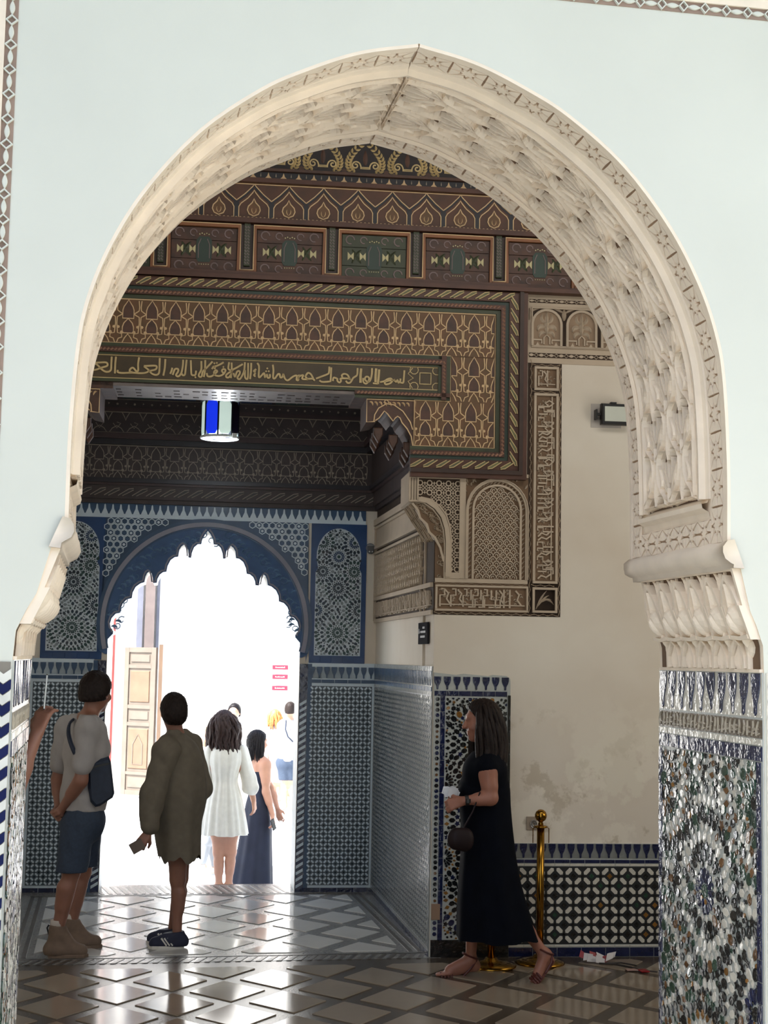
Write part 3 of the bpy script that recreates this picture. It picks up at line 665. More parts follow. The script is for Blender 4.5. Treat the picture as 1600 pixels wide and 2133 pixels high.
st = star(-.085, 3.722, .052, 4, .72, PI/4); ribbon(m, W, st, .006, .018, .023, closed=True)
for k in range(4): ribbon(m, W, arcpts(-.085+.075*(1 if k < 2 else -1), 3.722+.055*(1 if k % 2 else -1), .028, 0, 2*PI, 10), .005, .018, .022)
ribbon(m, W, [(-.17, 3.79), (-.20, 3.75), (-.165, 3.722), (-.20, 3.70), (-.17, 3.655)], .005, .018, .022)
m.build('panel_lines', wood_gold, beam, kind='stuff')
INSCR = [(0.0115, [(-2.274, 3.699), (-2.256, 3.694), (-2.224, 3.695), (-2.188, 3.710), (-2.152, 3.723), (-2.150, 3.739), (-2.166, 3.746), (-2.226, 3.741), (-2.242, 3.741)]), (0.0115, [(-2.242, 3.743), (-2.216, 3.730), (-2.188, 3.703), (-2.164, 3.687), (-2.141, 3.686), (-2.126, 3.700), (-2.125, 3.736), (-2.124, 3.785)]), (0.0115, [(-2.097, 3.786), (-2.100, 3.737), (-2.100, 3.676)]), (0.0115, [(-2.082, 3.700), (-2.082, 3.686), (-2.054, 3.681), (-1.990, 3.686), (-1.944, 3.684), (-1.907, 3.688), (-1.880, 3.701), (-1.844, 3.712), (-1.835, 3.729), (-1.849, 3.737), (-1.918, 3.732)]), (0.0115, [(-1.918, 3.730), (-1.890, 3.710), (-1.866, 3.685), (-1.838, 3.677), (-1.820, 3.691), (-1.818, 3.734), (-1.818, 3.788)]), (0.0115, [(-1.950, 3.788), (-1.955, 3.743), (-1.953, 3.705), (-1.963, 3.695), (-1.986, 3.718), (-2.004, 3.708), (-2.006, 3.693), (-1.990, 3.689)]), (0.0115, [(-1.782, 3.783), (-1.784, 3.726), (-1.792, 3.674)]), (0.0115, [(-1.736, 3.728), (-1.740, 3.709), (-1.748, 3.687)]), (0.0115, [(-1.732, 3.681), (-1.719, 3.719), (-1.698, 3.720), (-1.700, 3.701), (-1.711, 3.681), (-1.695, 3.673), (-1.677, 3.697), (-1.669, 3.745), (-1.668, 3.783)]), (0.0115, [(-1.646, 3.784), (-1.650, 3.731), (-1.654, 3.688), (-1.667, 3.681), (-1.674, 3.692)]), (0.0115, [(-1.619, 3.782), (-1.616, 3.733), (-1.612, 3.690), (-1.598, 3.684), (-1.586, 3.689), (-1.583, 3.715)]), (0.0115, [(-1.586, 3.672)]), (0.0115, [(-1.551, 3.779), (-1.550, 3.724), (-1.565, 3.690), (-1.560, 3.676), (-1.546, 3.679), (-1.540, 3.710), (-1.517, 3.735), (-1.479, 3.779)]), (0.0115, [(-1.526, 3.787), (-1.526, 3.720), (-1.532, 3.675)]), (0.0115, [(-1.514, 3.702), (-1.507, 3.681), (-1.483, 3.682), (-1.461, 3.699), (-1.447, 3.716), (-1.457, 3.723), (-1.468, 3.708), (-1.460, 3.690), (-1.432, 3.686), (-1.405, 3.701), (-1.394, 3.726), (-1.408, 3.732), (-1.417, 3.720), (-1.407, 3.706)]), (0.0115, [(-1.482, 3.729), (-1.471, 3.746), (-1.462, 3.740), (-1.466, 3.730)]), (0.0115, [(-1.471, 3.744), (-1.439, 3.757), (-1.407, 3.777)]), (0.0115, [(-1.467, 3.768)]), (0.0115, [(-1.451, 3.771)]), (0.0115, [(-1.408, 3.746)]), (0.0115, [(-1.372, 3.779), (-1.376, 3.736), (-1.359, 3.722), (-1.386, 3.697), (-1.388, 3.681), (-1.372, 3.679), (-1.358, 3.699), (-1.350, 3.727), (-1.322, 3.745), (-1.283, 3.770)]), (0.0115, [(-1.356, 3.777), (-1.354, 3.722), (-1.358, 3.675)]), (0.0115, [(-1.342, 3.709), (-1.335, 3.690), (-1.330, 3.685), (-1.319, 3.719), (-1.303, 3.722), (-1.302, 3.706), (-1.316, 3.679), (-1.301, 3.670), (-1.284, 3.697), (-1.273, 3.730), (-1.270, 3.783)]), (0.0115, [(-1.268, 3.731), (-1.267, 3.686), (-1.255, 3.672), (-1.248, 3.689), (-1.249, 3.779)]), (0.0115, [(-1.229, 3.780), (-1.229, 3.727), (-1.234, 3.673)]), (0.0115, [(-1.196, 3.741), (-1.212, 3.726), (-1.198, 3.722)]), (0.0115, [(-1.200, 3.714), (-1.209, 3.700), (-1.199, 3.691)]), (0.0115, [(-1.190, 3.781), (-1.178, 3.758), (-1.178, 3.689), (-1.162, 3.697), (-1.144, 3.717), (-1.138, 3.688), (-1.125, 3.708), (-1.120, 3.687), (-1.106, 3.690), (-1.106, 3.711)]), (0.0115, [(-1.124, 3.748)]), (0.0115, [(-1.131, 3.729)]), (0.0115, [(-1.114, 3.730)]), (0.0115, [(-1.089, 3.774), (-1.084, 3.738), (-1.085, 3.690), (-1.073, 3.684), (-1.055, 3.711), (-1.043, 3.713), (-1.038, 3.692), (-1.026, 3.695), (-1.020, 3.717)]), (0.0115, [(-1.020, 3.717), (-1.007, 3.684), (-0.988, 3.675), (-0.956, 3.700), (-0.932, 3.708), (-0.932, 3.680), (-0.920, 3.680), (-0.923, 3.706), (-0.909, 3.709)]), (0.0115, [(-0.924, 3.682), (-0.920, 3.698), (-0.906, 3.708), (-0.889, 3.712), (-0.896, 3.690), (-0.877, 3.686), (-0.830, 3.692), (-0.813, 3.679)]), (0.0115, [(-0.877, 3.707), (-0.873, 3.710), (-0.859, 3.729), (-0.840, 3.721), (-0.823, 3.693)]), (0.0115, [(-0.877, 3.707), (-0.858, 3.682)]), (0.0115, [(-0.806, 3.693), (-0.769, 3.709), (-0.732, 3.725), (-0.722, 3.737), (-0.720, 3.776)]), (0.0115, [(-0.783, 3.682), (-0.764, 3.673), (-0.716, 3.678), (-0.710, 3.688), (-0.707, 3.771)]), (0.0115, [(-0.695, 3.681), (-0.691, 3.703), (-0.679, 3.703), (-0.665, 3.696), (-0.667, 3.687), (-0.652, 3.673), (-0.641, 3.685), (-0.644, 3.700), (-0.589, 3.702), (-0.584, 3.697), (-0.599, 3.725), (-0.623, 3.732), (-0.637, 3.721), (-0.632, 3.707)]), (0.0115, [(-0.610, 3.687), (-0.598, 3.673), (-0.579, 3.678), (-0.561, 3.708), (-0.537, 3.728), (-0.534, 3.774)]), (0.016, [(-0.511, 3.772), (-0.514, 3.724), (-0.513, 3.676)]), (0.0115, [(-0.497, 3.710), (-0.494, 3.682), (-0.475, 3.673), (-0.458, 3.697), (-0.461, 3.716), (-0.478, 3.718), (-0.485, 3.701), (-0.470, 3.687), (-0.451, 3.693), (-0.440, 3.736), (-0.439, 3.777)]), (0.015, [(-0.412, 3.776), (-0.415, 3.728), (-0.415, 3.685)]), (0.015, [(-0.392, 3.770), (-0.395, 3.719), (-0.399, 3.673)]), (0.0115, [(-0.432, 3.677), (-0.399, 3.675)]), (0.0115, [(-0.385, 3.686), (-0.356, 3.694), (-0.337, 3.707), (-0.314, 3.713), (-0.304, 3.699), (-0.318, 3.681), (-0.346, 3.673), (-0.354, 3.687), (-0.332, 3.697), (-0.285, 3.704)]), (0.0115, [(-0.294, 3.709), (-0.280, 3.692), (-0.270, 3.705), (-0.263, 3.686), (-0.251, 3.701), (-0.251, 3.715)]), (0.0115, [(-0.251, 3.689), (-0.232, 3.689), (-0.228, 3.721), (-0.225, 3.771)])]
m = MB()
for wd, P in INSCR:
    if len(P) == 1: prism(m, W, circ(P[0][0], P[0][1], .007, 4), .018, .025)
    else: ribbon(m, W, spline(P, 4) if len(P) > 2 else P, wd, .018, .025)
m.build('kufic_lettering', wood_gold, beam, kind='stuff', label='ochre Kufic lettering')
# underside of the beam and the brackets at both ends of the opening
m = MB(); slab(m, W, OPL+.1, 3.60, -.02, 3.625, -.42, .012); m.build('soffit_board', wood_grey, beam)
m = MB(); rs = random.Random(4)
for i in range(26):
    a = -2.1+i*.062
    for k in range(3):
        if rs.random() < .75: slab(m, W, a, 3.597, a+rs.uniform(.03, .05), 3.600, -.10-.11*k-.03, -.10-.11*k)
m.build('soffit_pattern', wood_dark, beam, kind='stuff')
AXW = OPL/2
for s in (1, -1):
    m = MB(); X = (lambda a: a) if s == 1 else (lambda a: OPL-a)
    top = [(-.155, 3.578), (-.47, 3.578), (-.47, 3.418)]
    sc = [(-.41, 3.432), (-.385, 3.45), (-.352, 3.497), (-.33, 3.478), (-.318, 3.462), (-.293, 3.432), (-.280, 3.452), (-.264, 3.465), (-.248, 3.455), (-.235, 3.425), (-.20, 3.385), (-.172, 3.335), (-.160, 3.27), (-.155, 3.27)]
    for i in range(len(sc)-1):
        p, q = sc[i], sc[i+1]; prism(m, W, [(X(p[0]), p[1]), (X(q[0]), q[1]), (X(q[0]), 3.578), (X(p[0]), 3.578)], -.40, .014)
    prism(m, W, [(X(a), b) for a, b in [(-.41, 3.432), (-.47, 3.418), (-.47, 3.578), (-.41, 3.578)]], -.40, .014)
    prism(m, W, [(X(a), b) for a, b in [(-.55, 3.58), (-.55, 3.66), (-.18, 3.66), (-.18, 3.58)]], -.42, .012)
    br = m.build('bracket', wood_mauve, beam)
    m = MB(); bow = [(-.42, 3.424), (-.415, 3.47), (-.39, 3.515), (-.34, 3.545), (-.29, 3.54), (-.23, 3.50), (-.18, 3.43), (-.163, 3.38)]
    ribbon(m, W, [(X(a), b) for a, b in bow], .007, .014, .02); ribbon(m, W, [(X(a), b) for a, b in sc[:-1]], .007, .014, .02)
    ribbon(m, W, [(X(a), b) for a, b in [(-.155, 3.572), (-.468, 3.572), (-.468, 3.42), (-.412, 3.425)]], .006, .014, .02)
    ribbon(m, W, [(X(-.34)+.014*math.cos(t), 3.556+.014*math.sin(t)) for t in np.linspace(0, 2*PI, 9)], .005, .014, .02)
    for k in range(9): a = -.45+.03*k; leaf(m, W, (X(a), 3.555), (X(a+.02), 3.56), (X(a+.022), 3.53), .012, .014, .02, n=5)
    m.build('bracket_outline', wood_cream, br)
    # little stalactites under the bracket, stepping back into the niche
    m = MB()
    for j in range(3):
        for i in range(3):
            a = X(-.38+.10*i); b = 3.40-.045*i-.02*j; cc = -.06-.11*j
            prism(m, W, [(a-.03, b), (a-.03, b-.05), (a, b-.10), (a+.03, b-.05), (a+.03, b)], cc-.05, cc, 0, .008)
    m.build('bracket_drops', wood_mauve, br, kind='stuff')
# ---------------------------------------------------------------- coffered frieze, arcade frieze and scroll frieze above the beam
cof = thing('coffered_frieze', 'row of painted wooden coffers with cream and orange frames above the beam', 'frieze', (1.2, 9.5, 4.4))
m = MB(); slab(m, W, -3.1, 4.345, 1.9, 4.735, .0, .012); m.build('backing_board', wood_dark, cof)
m = MB(); slab(m, W, -3.1, 4.322, 1.9, 4.350, .0, .085, 0, .006); slab(m, W, -3.1, 4.350, 1.9, 4.364, .0, .06, 1); m.build('ledge', [wood_red, wood_mauve], cof)
m = MB(); slab(m, W, -3.1, 4.705, 1.9, 4.738, .0, .06, 0, .004); m.build('top_moulding', wood_red, cof)
PW = .558
for i in range(-4, 5):
    a0 = -.679+PW*i; a1 = a0+.478
    if a1 < -2.4 or a0 > 1.2: continue
    m = MB()
    for b0, b1 in ((4.372, 4.455), (4.458, 4.58), (4.583, 4.665)): slab(m, W, a0+.026, b0, a1-.026, b1, .012, .02+random.uniform(0, .004), 0, .002)
    pan = m.build('coffer_panel', wood_mauve if i % 3 else wood_green, cof)
    m = MB(); ca = (a0+a1)/2; cb = 4.52; k = .022
    prism(m, W, [(ca-.05, cb-.06), (ca-.036, cb-.085), (ca+.036, cb-.085), (ca+.05, cb-.06), (ca+.05, cb+.06), (ca+.03, cb+.085), (ca-.03, cb+.085), (ca-.05, cb+.06)], k, k+.004, 0)
    for s in (-1, 1):
        ribbon(m, W, [(ca+s*.036, cb-.06), (ca+s*.036, cb+.03), (ca+s*.02, cb+.07)], .005, k, k+.007, 3)
        for d in (.075, .155):
            x = ca+s*d; prism(m, W, [(x-.02, cb+.028), (x+.006, cb), (x-.02, cb-.028)], k, k+.004, 1); prism(m, W, [(x+.02, cb+.028), (x-.004, cb), (x+.02, cb-.028)], k, k+.004, 1)
        x = ca+s*.115; leaf(m, W, (x-.03, cb-.045), (x, cb+.02), (x+.03, cb+.045), .026, k, k+.005, 2); leaf(m, W, (x-.03, cb+.045), (x, cb-.01), (x+.03, cb-.045), .026, k, k+.005, 2)
        for yy in (-.11, .11): ribbon(m, W, arcpts(ca+s*.16, cb+yy, .028, 0, 1.6*PI, 8), .008, k, k+.004, 3); ribbon(m, W, arcpts(ca+s*.07, cb+yy, .022, 0, 1.6*PI, 8), .007, k, k+.004, 3)
    for q in range(5): prism(m, W, circ(ca-.03+.015*q, cb+.10+.006*(q % 2), .005, 4), k, k+.005, 1); prism(m, W, circ(ca-.03+.015*q, cb-.10, .004, 4), k, k+.005, 1)
    m.build('painted_ornament', [wood_teal, mat('pale_leaf_paint', (196, 186, 142), .6), wood_green, mat('grey_mauve_paint', (124, 106, 104), .6)], pan, kind='stuff')
    m = MB(); q0, q1 = a0, a1
    ribbon(m, W, [(q0+.013, 4.365), (q0+.013, 4.681), (q1-.013, 4.681), (q1-.013, 4.365)], .024, .012, .040, 0)
    ribbon(m, W, [(q1-.01, 4.376), (q1+PW-.478+.01, 4.376)], .024, .012, .040, 0)
    g = q1+PW-.478
    ribbon(m, W, [(q0+.003, 4.392), (q0+.003, 4.692), (q1-.003, 4.692), (q1-.003, 4.392), (g+.003, 4.392)], .007, .040, .045, 1)
    m.build('coffer_frame', [wood_orange, wood_cream], cof)
    m = MB(); a = (q1+g)/2; slab(m, W, a-.020, 4.42, a+.020, 4.71, .012, .03, 0, .004)
    for s in (-1, 1): rope(m, W, (a+s*.009, 4.43), (a+s*.009, 4.70), .012, .03, 1, .02)
    m.build('pilaster', [wood_green, wood_grey], cof)
arc = thing('arcade_frieze', 'red wooden frieze of pointed arches with cream teardrops above the coffers', 'frieze', (1.2, 9.5, 4.75))
m = MB(); slab(m, W, -3.1, 4.735, 1.9, 4.975, .0, .03); m.build('frieze_board', mat('dark_red_paint', (92, 58, 42), .55, col2=(74, 50, 36), vscale=10, detail=6), arc)
m = MB(); c = .03
for i in range(-8, 7):
    x = -.554+.2285*i; w = .098
    out = [(x-.114, 4.85), (x-.06, 4.895), (x-.012, 4.945), (x, 4.962), (x+.012, 4.945), (x+.06, 4.895), (x+.114, 4.85)]
    prism(m, W, [(x-.114, 4.85), (x-.114+.016, 4.85), (x-.098, 4.745), (x-.13, 4.745), (x-.13, 4.85)], c, c+.002, 1)
    ribbon(m, W, [(p, q+.008) for p, q in out], .006, c, c+.005, 0); ribbon(m, W, [(p, q-.006) for p, q in out], .012, c, c+.003, 1)
    ribbon(m, W, [(x-w, 4.745), (x-w, 4.815), (x-.085, 4.838), (x-.04, 4.875), (x-.008, 4.915), (x, 4.93), (x+.008, 4.915), (x+.04, 4.875), (x+.085, 4.838), (x+w, 4.815), (x+w, 4.745)], .006, c, c+.005, 0)
    td = [(x, 4.872), (x+.012, 4.845), (x+.036, 4.82), (x+.042, 4.795), (x+.03, 4.768), (x, 4.755), (x-.03, 4.768), (x-.042, 4.795), (x-.036, 4.82), (x-.012, 4.845)]
    ribbon(m, W, td, .007, c, c+.005, 0, closed=True); prism(m, W, td, c, c+.002, 2)
    for s in (-1, 1): leaf(m, W, (x, 4.77), (x+s*.02, 4.785), (x+s*.012, 4.81), .010, c, c+.004, 0, n=5)
for i in range(150): a = -2.4+.0265*i; ribbon(m, W, [(a, 4.740), (a+.013, 4.748), (a+.0265, 4.740)], .005, c, c+.004, 0)
ribbon(m, W, [(-3.1, 4.970), (1.9, 4.970)], .006, c, c+.005, 0)
m.build('arcade_lines', [wood_cream, wood_black, wood_brown], arc, kind='stuff')
m = MB(); slab(m, W, -3.1, 4.975, 1.9, 5.005, .0, .07, 0, .005); slab(m, W, -3.1, 5.005, 1.9, 5.058, .0, .03, 1); slab(m, W, -3.1, 5.058, 1.9, 5.076, .0, .06, 2)
m.build('moulding', [wood_red, wood_black, wood_mauve], arc)
dr = poly_mesh('denticle', [(-.032, 0), (-.02, .008), (-.008, .02), (0, .045), (.008, .02), (.02, .008), (.032, 0), (.012, -.003), (0, .003), (-.012, -.003)], .006, wood_cream, 0)
tk = poly_mesh('denticle', [(-.004, 0), (0, .022), (.004, 0), (0, -.008)], .004, niche_line, 0)
for i in range(-12, 12): piece('denticle', dr, W, -.55+.1*i, 5.009, .03, arc); piece('denticle', tk, W, -.5+.1*i, 5.03, .03, arc)
scr = thing('scroll_frieze', 'dark frieze with paired ochre feather scrolls at the top of the arch view', 'frieze', (1.2, 9.5, 5.08))
m = MB(); slab(m, W, -3.1, 5.076, 1.9, 5.7, .0, .022); m.build('frieze_board', mat('black_brown_paint', (38, 30, 30), .55, var=.3, vscale=10), scr)
m = MB(); c = .022
for i in range(-5, 5):
    x = -.51+.282*i
    for s in (-1, 1):
        P = [(x+s*.028, 5.118)]+[(x+s*(.065-.034*math.exp(-t*.16)*math.cos(t)), 5.135+.034*math.exp(-t*.16)*math.sin(t)) for t in np.linspace(0, 8.5, 18)]; ribbon(m, W, P, .009, c, c+.007, 0)
        sp = bez((x+s*.075, 5.085), (x+s*.175, 5.155), (x+s*.012, 5.30), 11)
        for k in range(10):
            p = sp[k]; d = sp[k+1]-p; d /= np.linalg.norm(d); nn = np.array([-d[1], d[0]])
            for g in (-1, 1): leaf(m, W, p, p+nn*g*.014+d*.006, p+nn*g*.022+d*.026, .016, c, c+.008, 0, n=5)
    for q in (5.116, 5.125): ribbon(m, W, [(x-.034, q), (x+.034, q)], .006, c, c+.006, 0)
    leaf(m, W, (x, 5.14), (x, 5.18), (x, 5.24), .03, c, c+.004, 1); prism(m, W, circ(x+.141, 5.095, .018, 7), c, c+.003, 1)
m.build('feather_scrolls', [wood_gold, wood_mauve], scr, kind='stuff')
# ---------------------------------------------------------------- carved plaster on the far wall and in the niche
def kufic(mb, F, a0, a1, b0, b1, c0, h, seed, vert=False, mi=0):
    """interlaced carved script band: uprights, knots and small leaves"""
    r = random.Random(seed); L = (b1-b0) if vert else (a1-a0); T = (a1-a0) if vert else (b1-b0); w = T*.075
    M = (lambda s, t: (a1-t, b0+s)) if vert else (lambda s, t: (a0+s, b0+t))
    s = T*.1
    while s < L-T*.35:
        k = r.randrange(5); st = T*r.uniform(.28, .4)
        if k == 0: P = [(s, .08), (s, .92)]
        elif k == 1: P = [(s, .1), (s, .62), (s+st*.6, .62), (s+st*.6, .9), (s+st*.15, .9)]
        elif k == 2: P = [(s, .92), (s, .35), (s+st*.5, .12), (s+st*.9, .35), (s+st*.5, .55), (s+st*.1, .4)]
        elif k == 3: P = [(s, .1), (s+st, .1), (s+st, .45), (s+st*.4, .45), (s+st*.4, .88)]
        else: P = [(s, .88), (s+st*.5, .7), (s+st*.25, .45), (s+st*.8, .2)]
        ribbon(mb, F, [M(x, y*T) for x, y in P], w, c0, c0+h, mi)
        for q in range(5):
            x = s+r.uniform(-.1, .4)*T; y = r.uniform(.1, .9)*T; leaf(mb, F, M(x, y), M(x+T*.06, y+T*.09), M(x+T*.14, y+r.uniform(-.1, .1)*T), T*.08, c0, c0+h*.8, mi, n=5)
        s += st*r.uniform(.6, .85)
    ribbon(mb, F, [M(T*.05, T*.2), (M(L-T*.05, T*.2))], w*.7, c0, c0+h*.9, mi)
def frame4(mb, F, a0, b0, a1, b1, w, c0, c1, mi=0, bev=.002):
    for q in (rect(a0, b0, a1, b0+w), rect(a0, b1-w, a1, b1), rect(a0, b0+w, a0+w, b1-w), rect(a1-w, b0+w, a1, b1-w)): prism(mb, F, q, c0, c1, mi, bev)
def guilloche(mb, F, p0, p1, w, c, mi, L=.03):
    p0, p1 = np.array(p0), np.array(p1); d = p1-p0; l = np.linalg.norm(d); d /= l; nn = np.array([-d[1], d[0]]); n = int(l/L)
    for i in range(n):
        q = p0+d*(i+.5)*L; s = 1 if i % 2 else -1
        ribbon(mb, F, [q-d*L*.6-nn*w*.3*s, q+d*L*.6+nn*w*.3*s], w*.22, c, c+.004, mi); prism(mb, F, rot2([(-w*.12, 0), (0, -w*.12), (w*.12, 0), (0, w*.12)], q+d*L*.5, 0), c, c+.003, mi)
sp = thing('carved_plasterwork', 'carved plaster panel with lattice, scale arch and script band beside the niche', 'plasterwork', (2.4, 9.4, 2.2))
m = MB(); br = [(-.183, 3.10), (-.183, 2.905), (-.160, 2.895), (-.118, 2.83), (-.06, 2.745), (-.02, 2.68), (.030, 2.605), (.058, 2.52), (.062, 2.41), (.10, 2.41), (.10, 3.10)]
prism(m, W, br, -.40, .002); m.build('corner_bracket', stucco_old, sp)
# carved ribs on the underside of the bracket
m = MB(); sdir = [(-.16, 2.893), (-.118, 2.825), (-.06, 2.74), (-.02, 2.675), (.028, 2.60), (.055, 2.52)]
for k in range(6):
    cc = -.37+.065*k
    for i in range(5):
        p, q = np.array(sdir[i]), np.array(sdir[i+1]); G = frame(W((p[0]+q[0])/2, (p[1]+q[1])/2, cc), W.n, W.u*(q-p)[0]+W.v*(q-p)[1], W.u*(-(q-p)[1])+W.v*(q-p)[0])
        leaf(m, G, (0, -.05), (.02*(-1)**k, 0), (0, .05), .04, -.004, -.03 if False else .012, n=5)
m.build('bracket_carving', stucco_old, sp, kind='stuff')
m = MB(); slab(m, W, .0, 2.195, .614, 3.105, .0, .004, 0); slab(m, W, .0, 2.175, .835, 2.40, .0, .003, 1); slab(m, W, .606, 2.175, .835, 3.94, .0, .003, 1); LAT = [(-.118, 2.93), (-.06, 2.915), (0, 2.875), (.045, 2.82), (.070, 2.745), (.080, 2.66), (.080, 2.45), (.157, 2.45), (.157, 3.065), (-.118, 3.065)]
prism(m, W, LAT, .0, .0055, 1); prism(m, W, [(-.15, 2.89), (-.10, 2.895), (-.02, 2.85), (.03, 2.78), (.055, 2.70), (.07, 2.55), (.05, 2.53), (.0, 2.66), (-.06, 2.76), (-.11, 2.82)], .0, .0045, 0)
slab(m, W, .636, 2.41, .824, 3.64, 0, .004, 0); slab(m, W, .636, 3.69, .824, 3.83, 0, .004, 0)
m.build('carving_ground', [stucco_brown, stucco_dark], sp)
m = MB()
frame4(m, W, -.183, 2.905, -.118, 3.10, .012, .010, .034); slab(m, W, -.165, 2.91, -.152, 3.09, .012, .026); slab(m, W, -.147, 2.91, -.134, 3.09, .012, .026)
slab(m, W, -.183, 3.062, .19, 3.105, .004, .03, 0, .004); slab(m, W, .185, 3.085, .612, 3.108, .004, .02); slab(m, W, .155, 2.41, .195, 3.07, .004, .026, 0, .003)
slab(m, W, .062, 2.41, .16, 2.45, .004, .026, 0, .003); slab(m, W, .0, 2.385, .612, 2.412, .004, .02)
big = [(-.125, 2.925), (-.06, 2.912), (0, 2.872), (.045, 2.815), (.070, 2.74), (.080, 2.66), (.080, 2.42)]
ribbon(m, W, big, .030, .004, .034); ribbon(m, W, [(a+.022, b+.012) for a, b in big], .010, .004, .022); ribbon(m, W, [(a-.022, b-.012) for a, b in big], .008, .004, .024)
ribbon(m, W, [(-.158, 2.895), (-.12, 2.85), (-.105, 2.80), (-.06, 2.76), (-.045, 2.71), (-.005, 2.675), (.03, 2.61), (.055, 2.52)], .014, .004, .026)
xo = .4045
def hoop(r, z, zb): return [(xo-r, zb), (xo-r, z)]+[(xo-r*math.cos(t), z+r*math.sin(t)*1.02) for t in np.linspace(.08, PI-.08, 14)]+[(xo+r, z), (xo+r, zb)]
ribbon(m, W, hoop(.196, 2.862, 2.412), .014, .004, .026); ribbon(m, W, hoop(.158, 2.868, 2.412), .014, .004, .026); ribbon(m, W, hoop(.206, 2.862, 2.412), .006, .004, .034)
frame4(m, W, .004, 2.200, .618, 2.370, .013, .004, .020); frame4(m, W, .646, 2.392, .812, 3.655, .016, .003, .022); frame4(m, W, .646, 2.200, .812, 2.366, .015, .003, .022); frame4(m, W, .646, 3.675, .812, 3.835, .016, .003, .022)
m.build('panel_ribs', stucco_old, sp)
m = MB()
# pierced lattice of rings
inside = lambda a, b: -.11 < a < .155 and 2.45 < b < 3.055 and (a > .098 or (b > 2.96 and a > -.11) or (a > -.11 and b > 2.93-.18*max(0, (a+.09)/.16)**2+.03 and a < .10 and b > 2.83+.10*(1-(a+.06)/.13)))
for i in range(9):
    for j in range(13):
        a = -.107+.0625*i; b = 2.47+.0625*j
        if inside(a, b):
            ribbon(m, W, circ(a, b, .0165, 9), .0075, .004, .014, closed=True)
        for da, db in ((.03125, 0), (0, .03125)):
            if inside(a+da, b+db): prism(m, W, star(a+da, b+db, .013, 4, .4, 0), .004, .011)
        if inside(a+.03125, b+.03125):
            for s in (1, -1): ribbon(m, W, [(a+.03125-.02, b+.03125-.02*s), (a+.03125+.02, b+.03125+.02*s)], .005, .004, .009); ribbon(m, W, [(a+.03125-.022, b+.03125), (a+.03125, b+.03125+.022*s), (a+.03125+.022, b+.03125)], .004, .004, .009)
# scales in the blind arch
for j in range(22):
    for i in range(8):
        a = xo-.158+.0452*(i+(.5 if j % 2 else 0)); b = 2.415+.0285*j
        if abs(a-xo) > .15 or (b > 2.86 and math.hypot(a-xo, b-2.86) > .135): continue
        ribbon(m, W, [(a-.0225, b), (a-.021, b+.016), (a-.012, b+.027), (a, b+.031), (a+.012, b+.027), (a+.021, b+.016), (a+.0225, b)], .0065, .004, .014)
        s = 1 if (i+j) % 2 else -1
        ribbon(m, W, [(a-.010*s, b+.004), (a-.008*s, b+.016), (a+.004*s, b+.019), (a+.006*s, b+.010)], .006, .004, .011); prism(m, W, circ(a+.012*s, b+.003, .004, 5), .004, .010)
# rope between the hoops, spandrel leaves
for t in np.linspace(.05, PI-.05, 22): 
    a, b = xo-.177*math.cos(t), 2.866+.18*math.sin(t); leaf(m, W, (a-.012, b-.008), (a, b+.006), (a+.012, b+.010), .012, .004, .014, n=5)
for k in range(14):
    for s in (-1, 1): b = 2.43+.031*k; leaf(m, W, (xo+s*.177-.010, b-.012), (xo+s*.177, b), (xo+s*.177+.010, b+.012), .010, .004, .012, n=5)
rs = random.Random(11)
for s in (-1, 1):
    for k in range(16):
        t = rs.uniform(.2, 1.25); r = .215+rs.uniform(.01, .07); a, b = xo+s*r*math.cos(t), 2.865+r*math.sin(t)
        if a < .202 or a > .603 or b > 3.078: continue
        leaf(m, W, (a, b), (a+s*.012, b+.014), (a+s*rs.uniform(-.01, .03), b+.03), .012, .004, .014, n=5)
for k in range(30):
    t = rs.uniform(0, 1); i = min(5, int(t*6)); p = np.array(big[i])*(1-(t*6-i))+np.array(big[i+1])*(t*6-i); q = rs.uniform(.03, .075); a, b = p[0]-q*.8, p[1]-q*.6
    ribbon(m, W, arcpts(a, b, .012, rs.uniform(0, 6), rs.uniform(7, 11), 7), .006, .006, .016, ridge=True); leaf(m, W, (a, b), (a+.01, b-.02), (a+.03, b-.02), .012, .006, .016, n=5)
kufic(m, W, .020, .602, 2.214, 2.357, .004, .011, 3); kufic(m, W, .664, .795, 2.41, 3.64, .003, .012, 5, True)
for k in range(4): leaf(m, W, (.672+.012*k, 2.222+.02*k), (.70+.02*k, 2.30), (.742+.016*k, 2.345-.03*k), .012, .003, .013, n=6)
kufic(m, W, .664, .795, 3.692, 3.82, .003, .012, 8)
m.build('carving', stucco_old, sp, kind='stuff')
m = MB()
for p, q in (((.628, 2.2), (.628, 3.9)), ((.824, 2.18), (.824, 3.85)), ((0, 2.378), (.62, 2.378)), ((0, 2.186), (.83, 2.186)), ((.64, 2.379), (.82, 2.379)), ((.64, 3.665), (.82, 3.665)), ((.64, 3.846), (.83, 3.846))): guilloche(m, W, p, q, .022, .003, 0)
m.build('guilloche_lines', mat('dim_stucco', (150, 130, 108), .8), sp, kind='stuff')
uf = thing('stucco_frieze', 'carved plaster frieze of small palmette arches right of the beam', 'plasterwork', (3.0, 9.3, 3.95))
m = MB(); slab(m, W, .592, 3.86, 2.4, 4.335, .0, .006, 0, 0); m.build('frieze_ground', stucco_old, uf)
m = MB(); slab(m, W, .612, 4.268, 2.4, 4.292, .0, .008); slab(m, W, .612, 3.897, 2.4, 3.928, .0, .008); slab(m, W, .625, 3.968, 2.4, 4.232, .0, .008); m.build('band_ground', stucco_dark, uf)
m = MB()
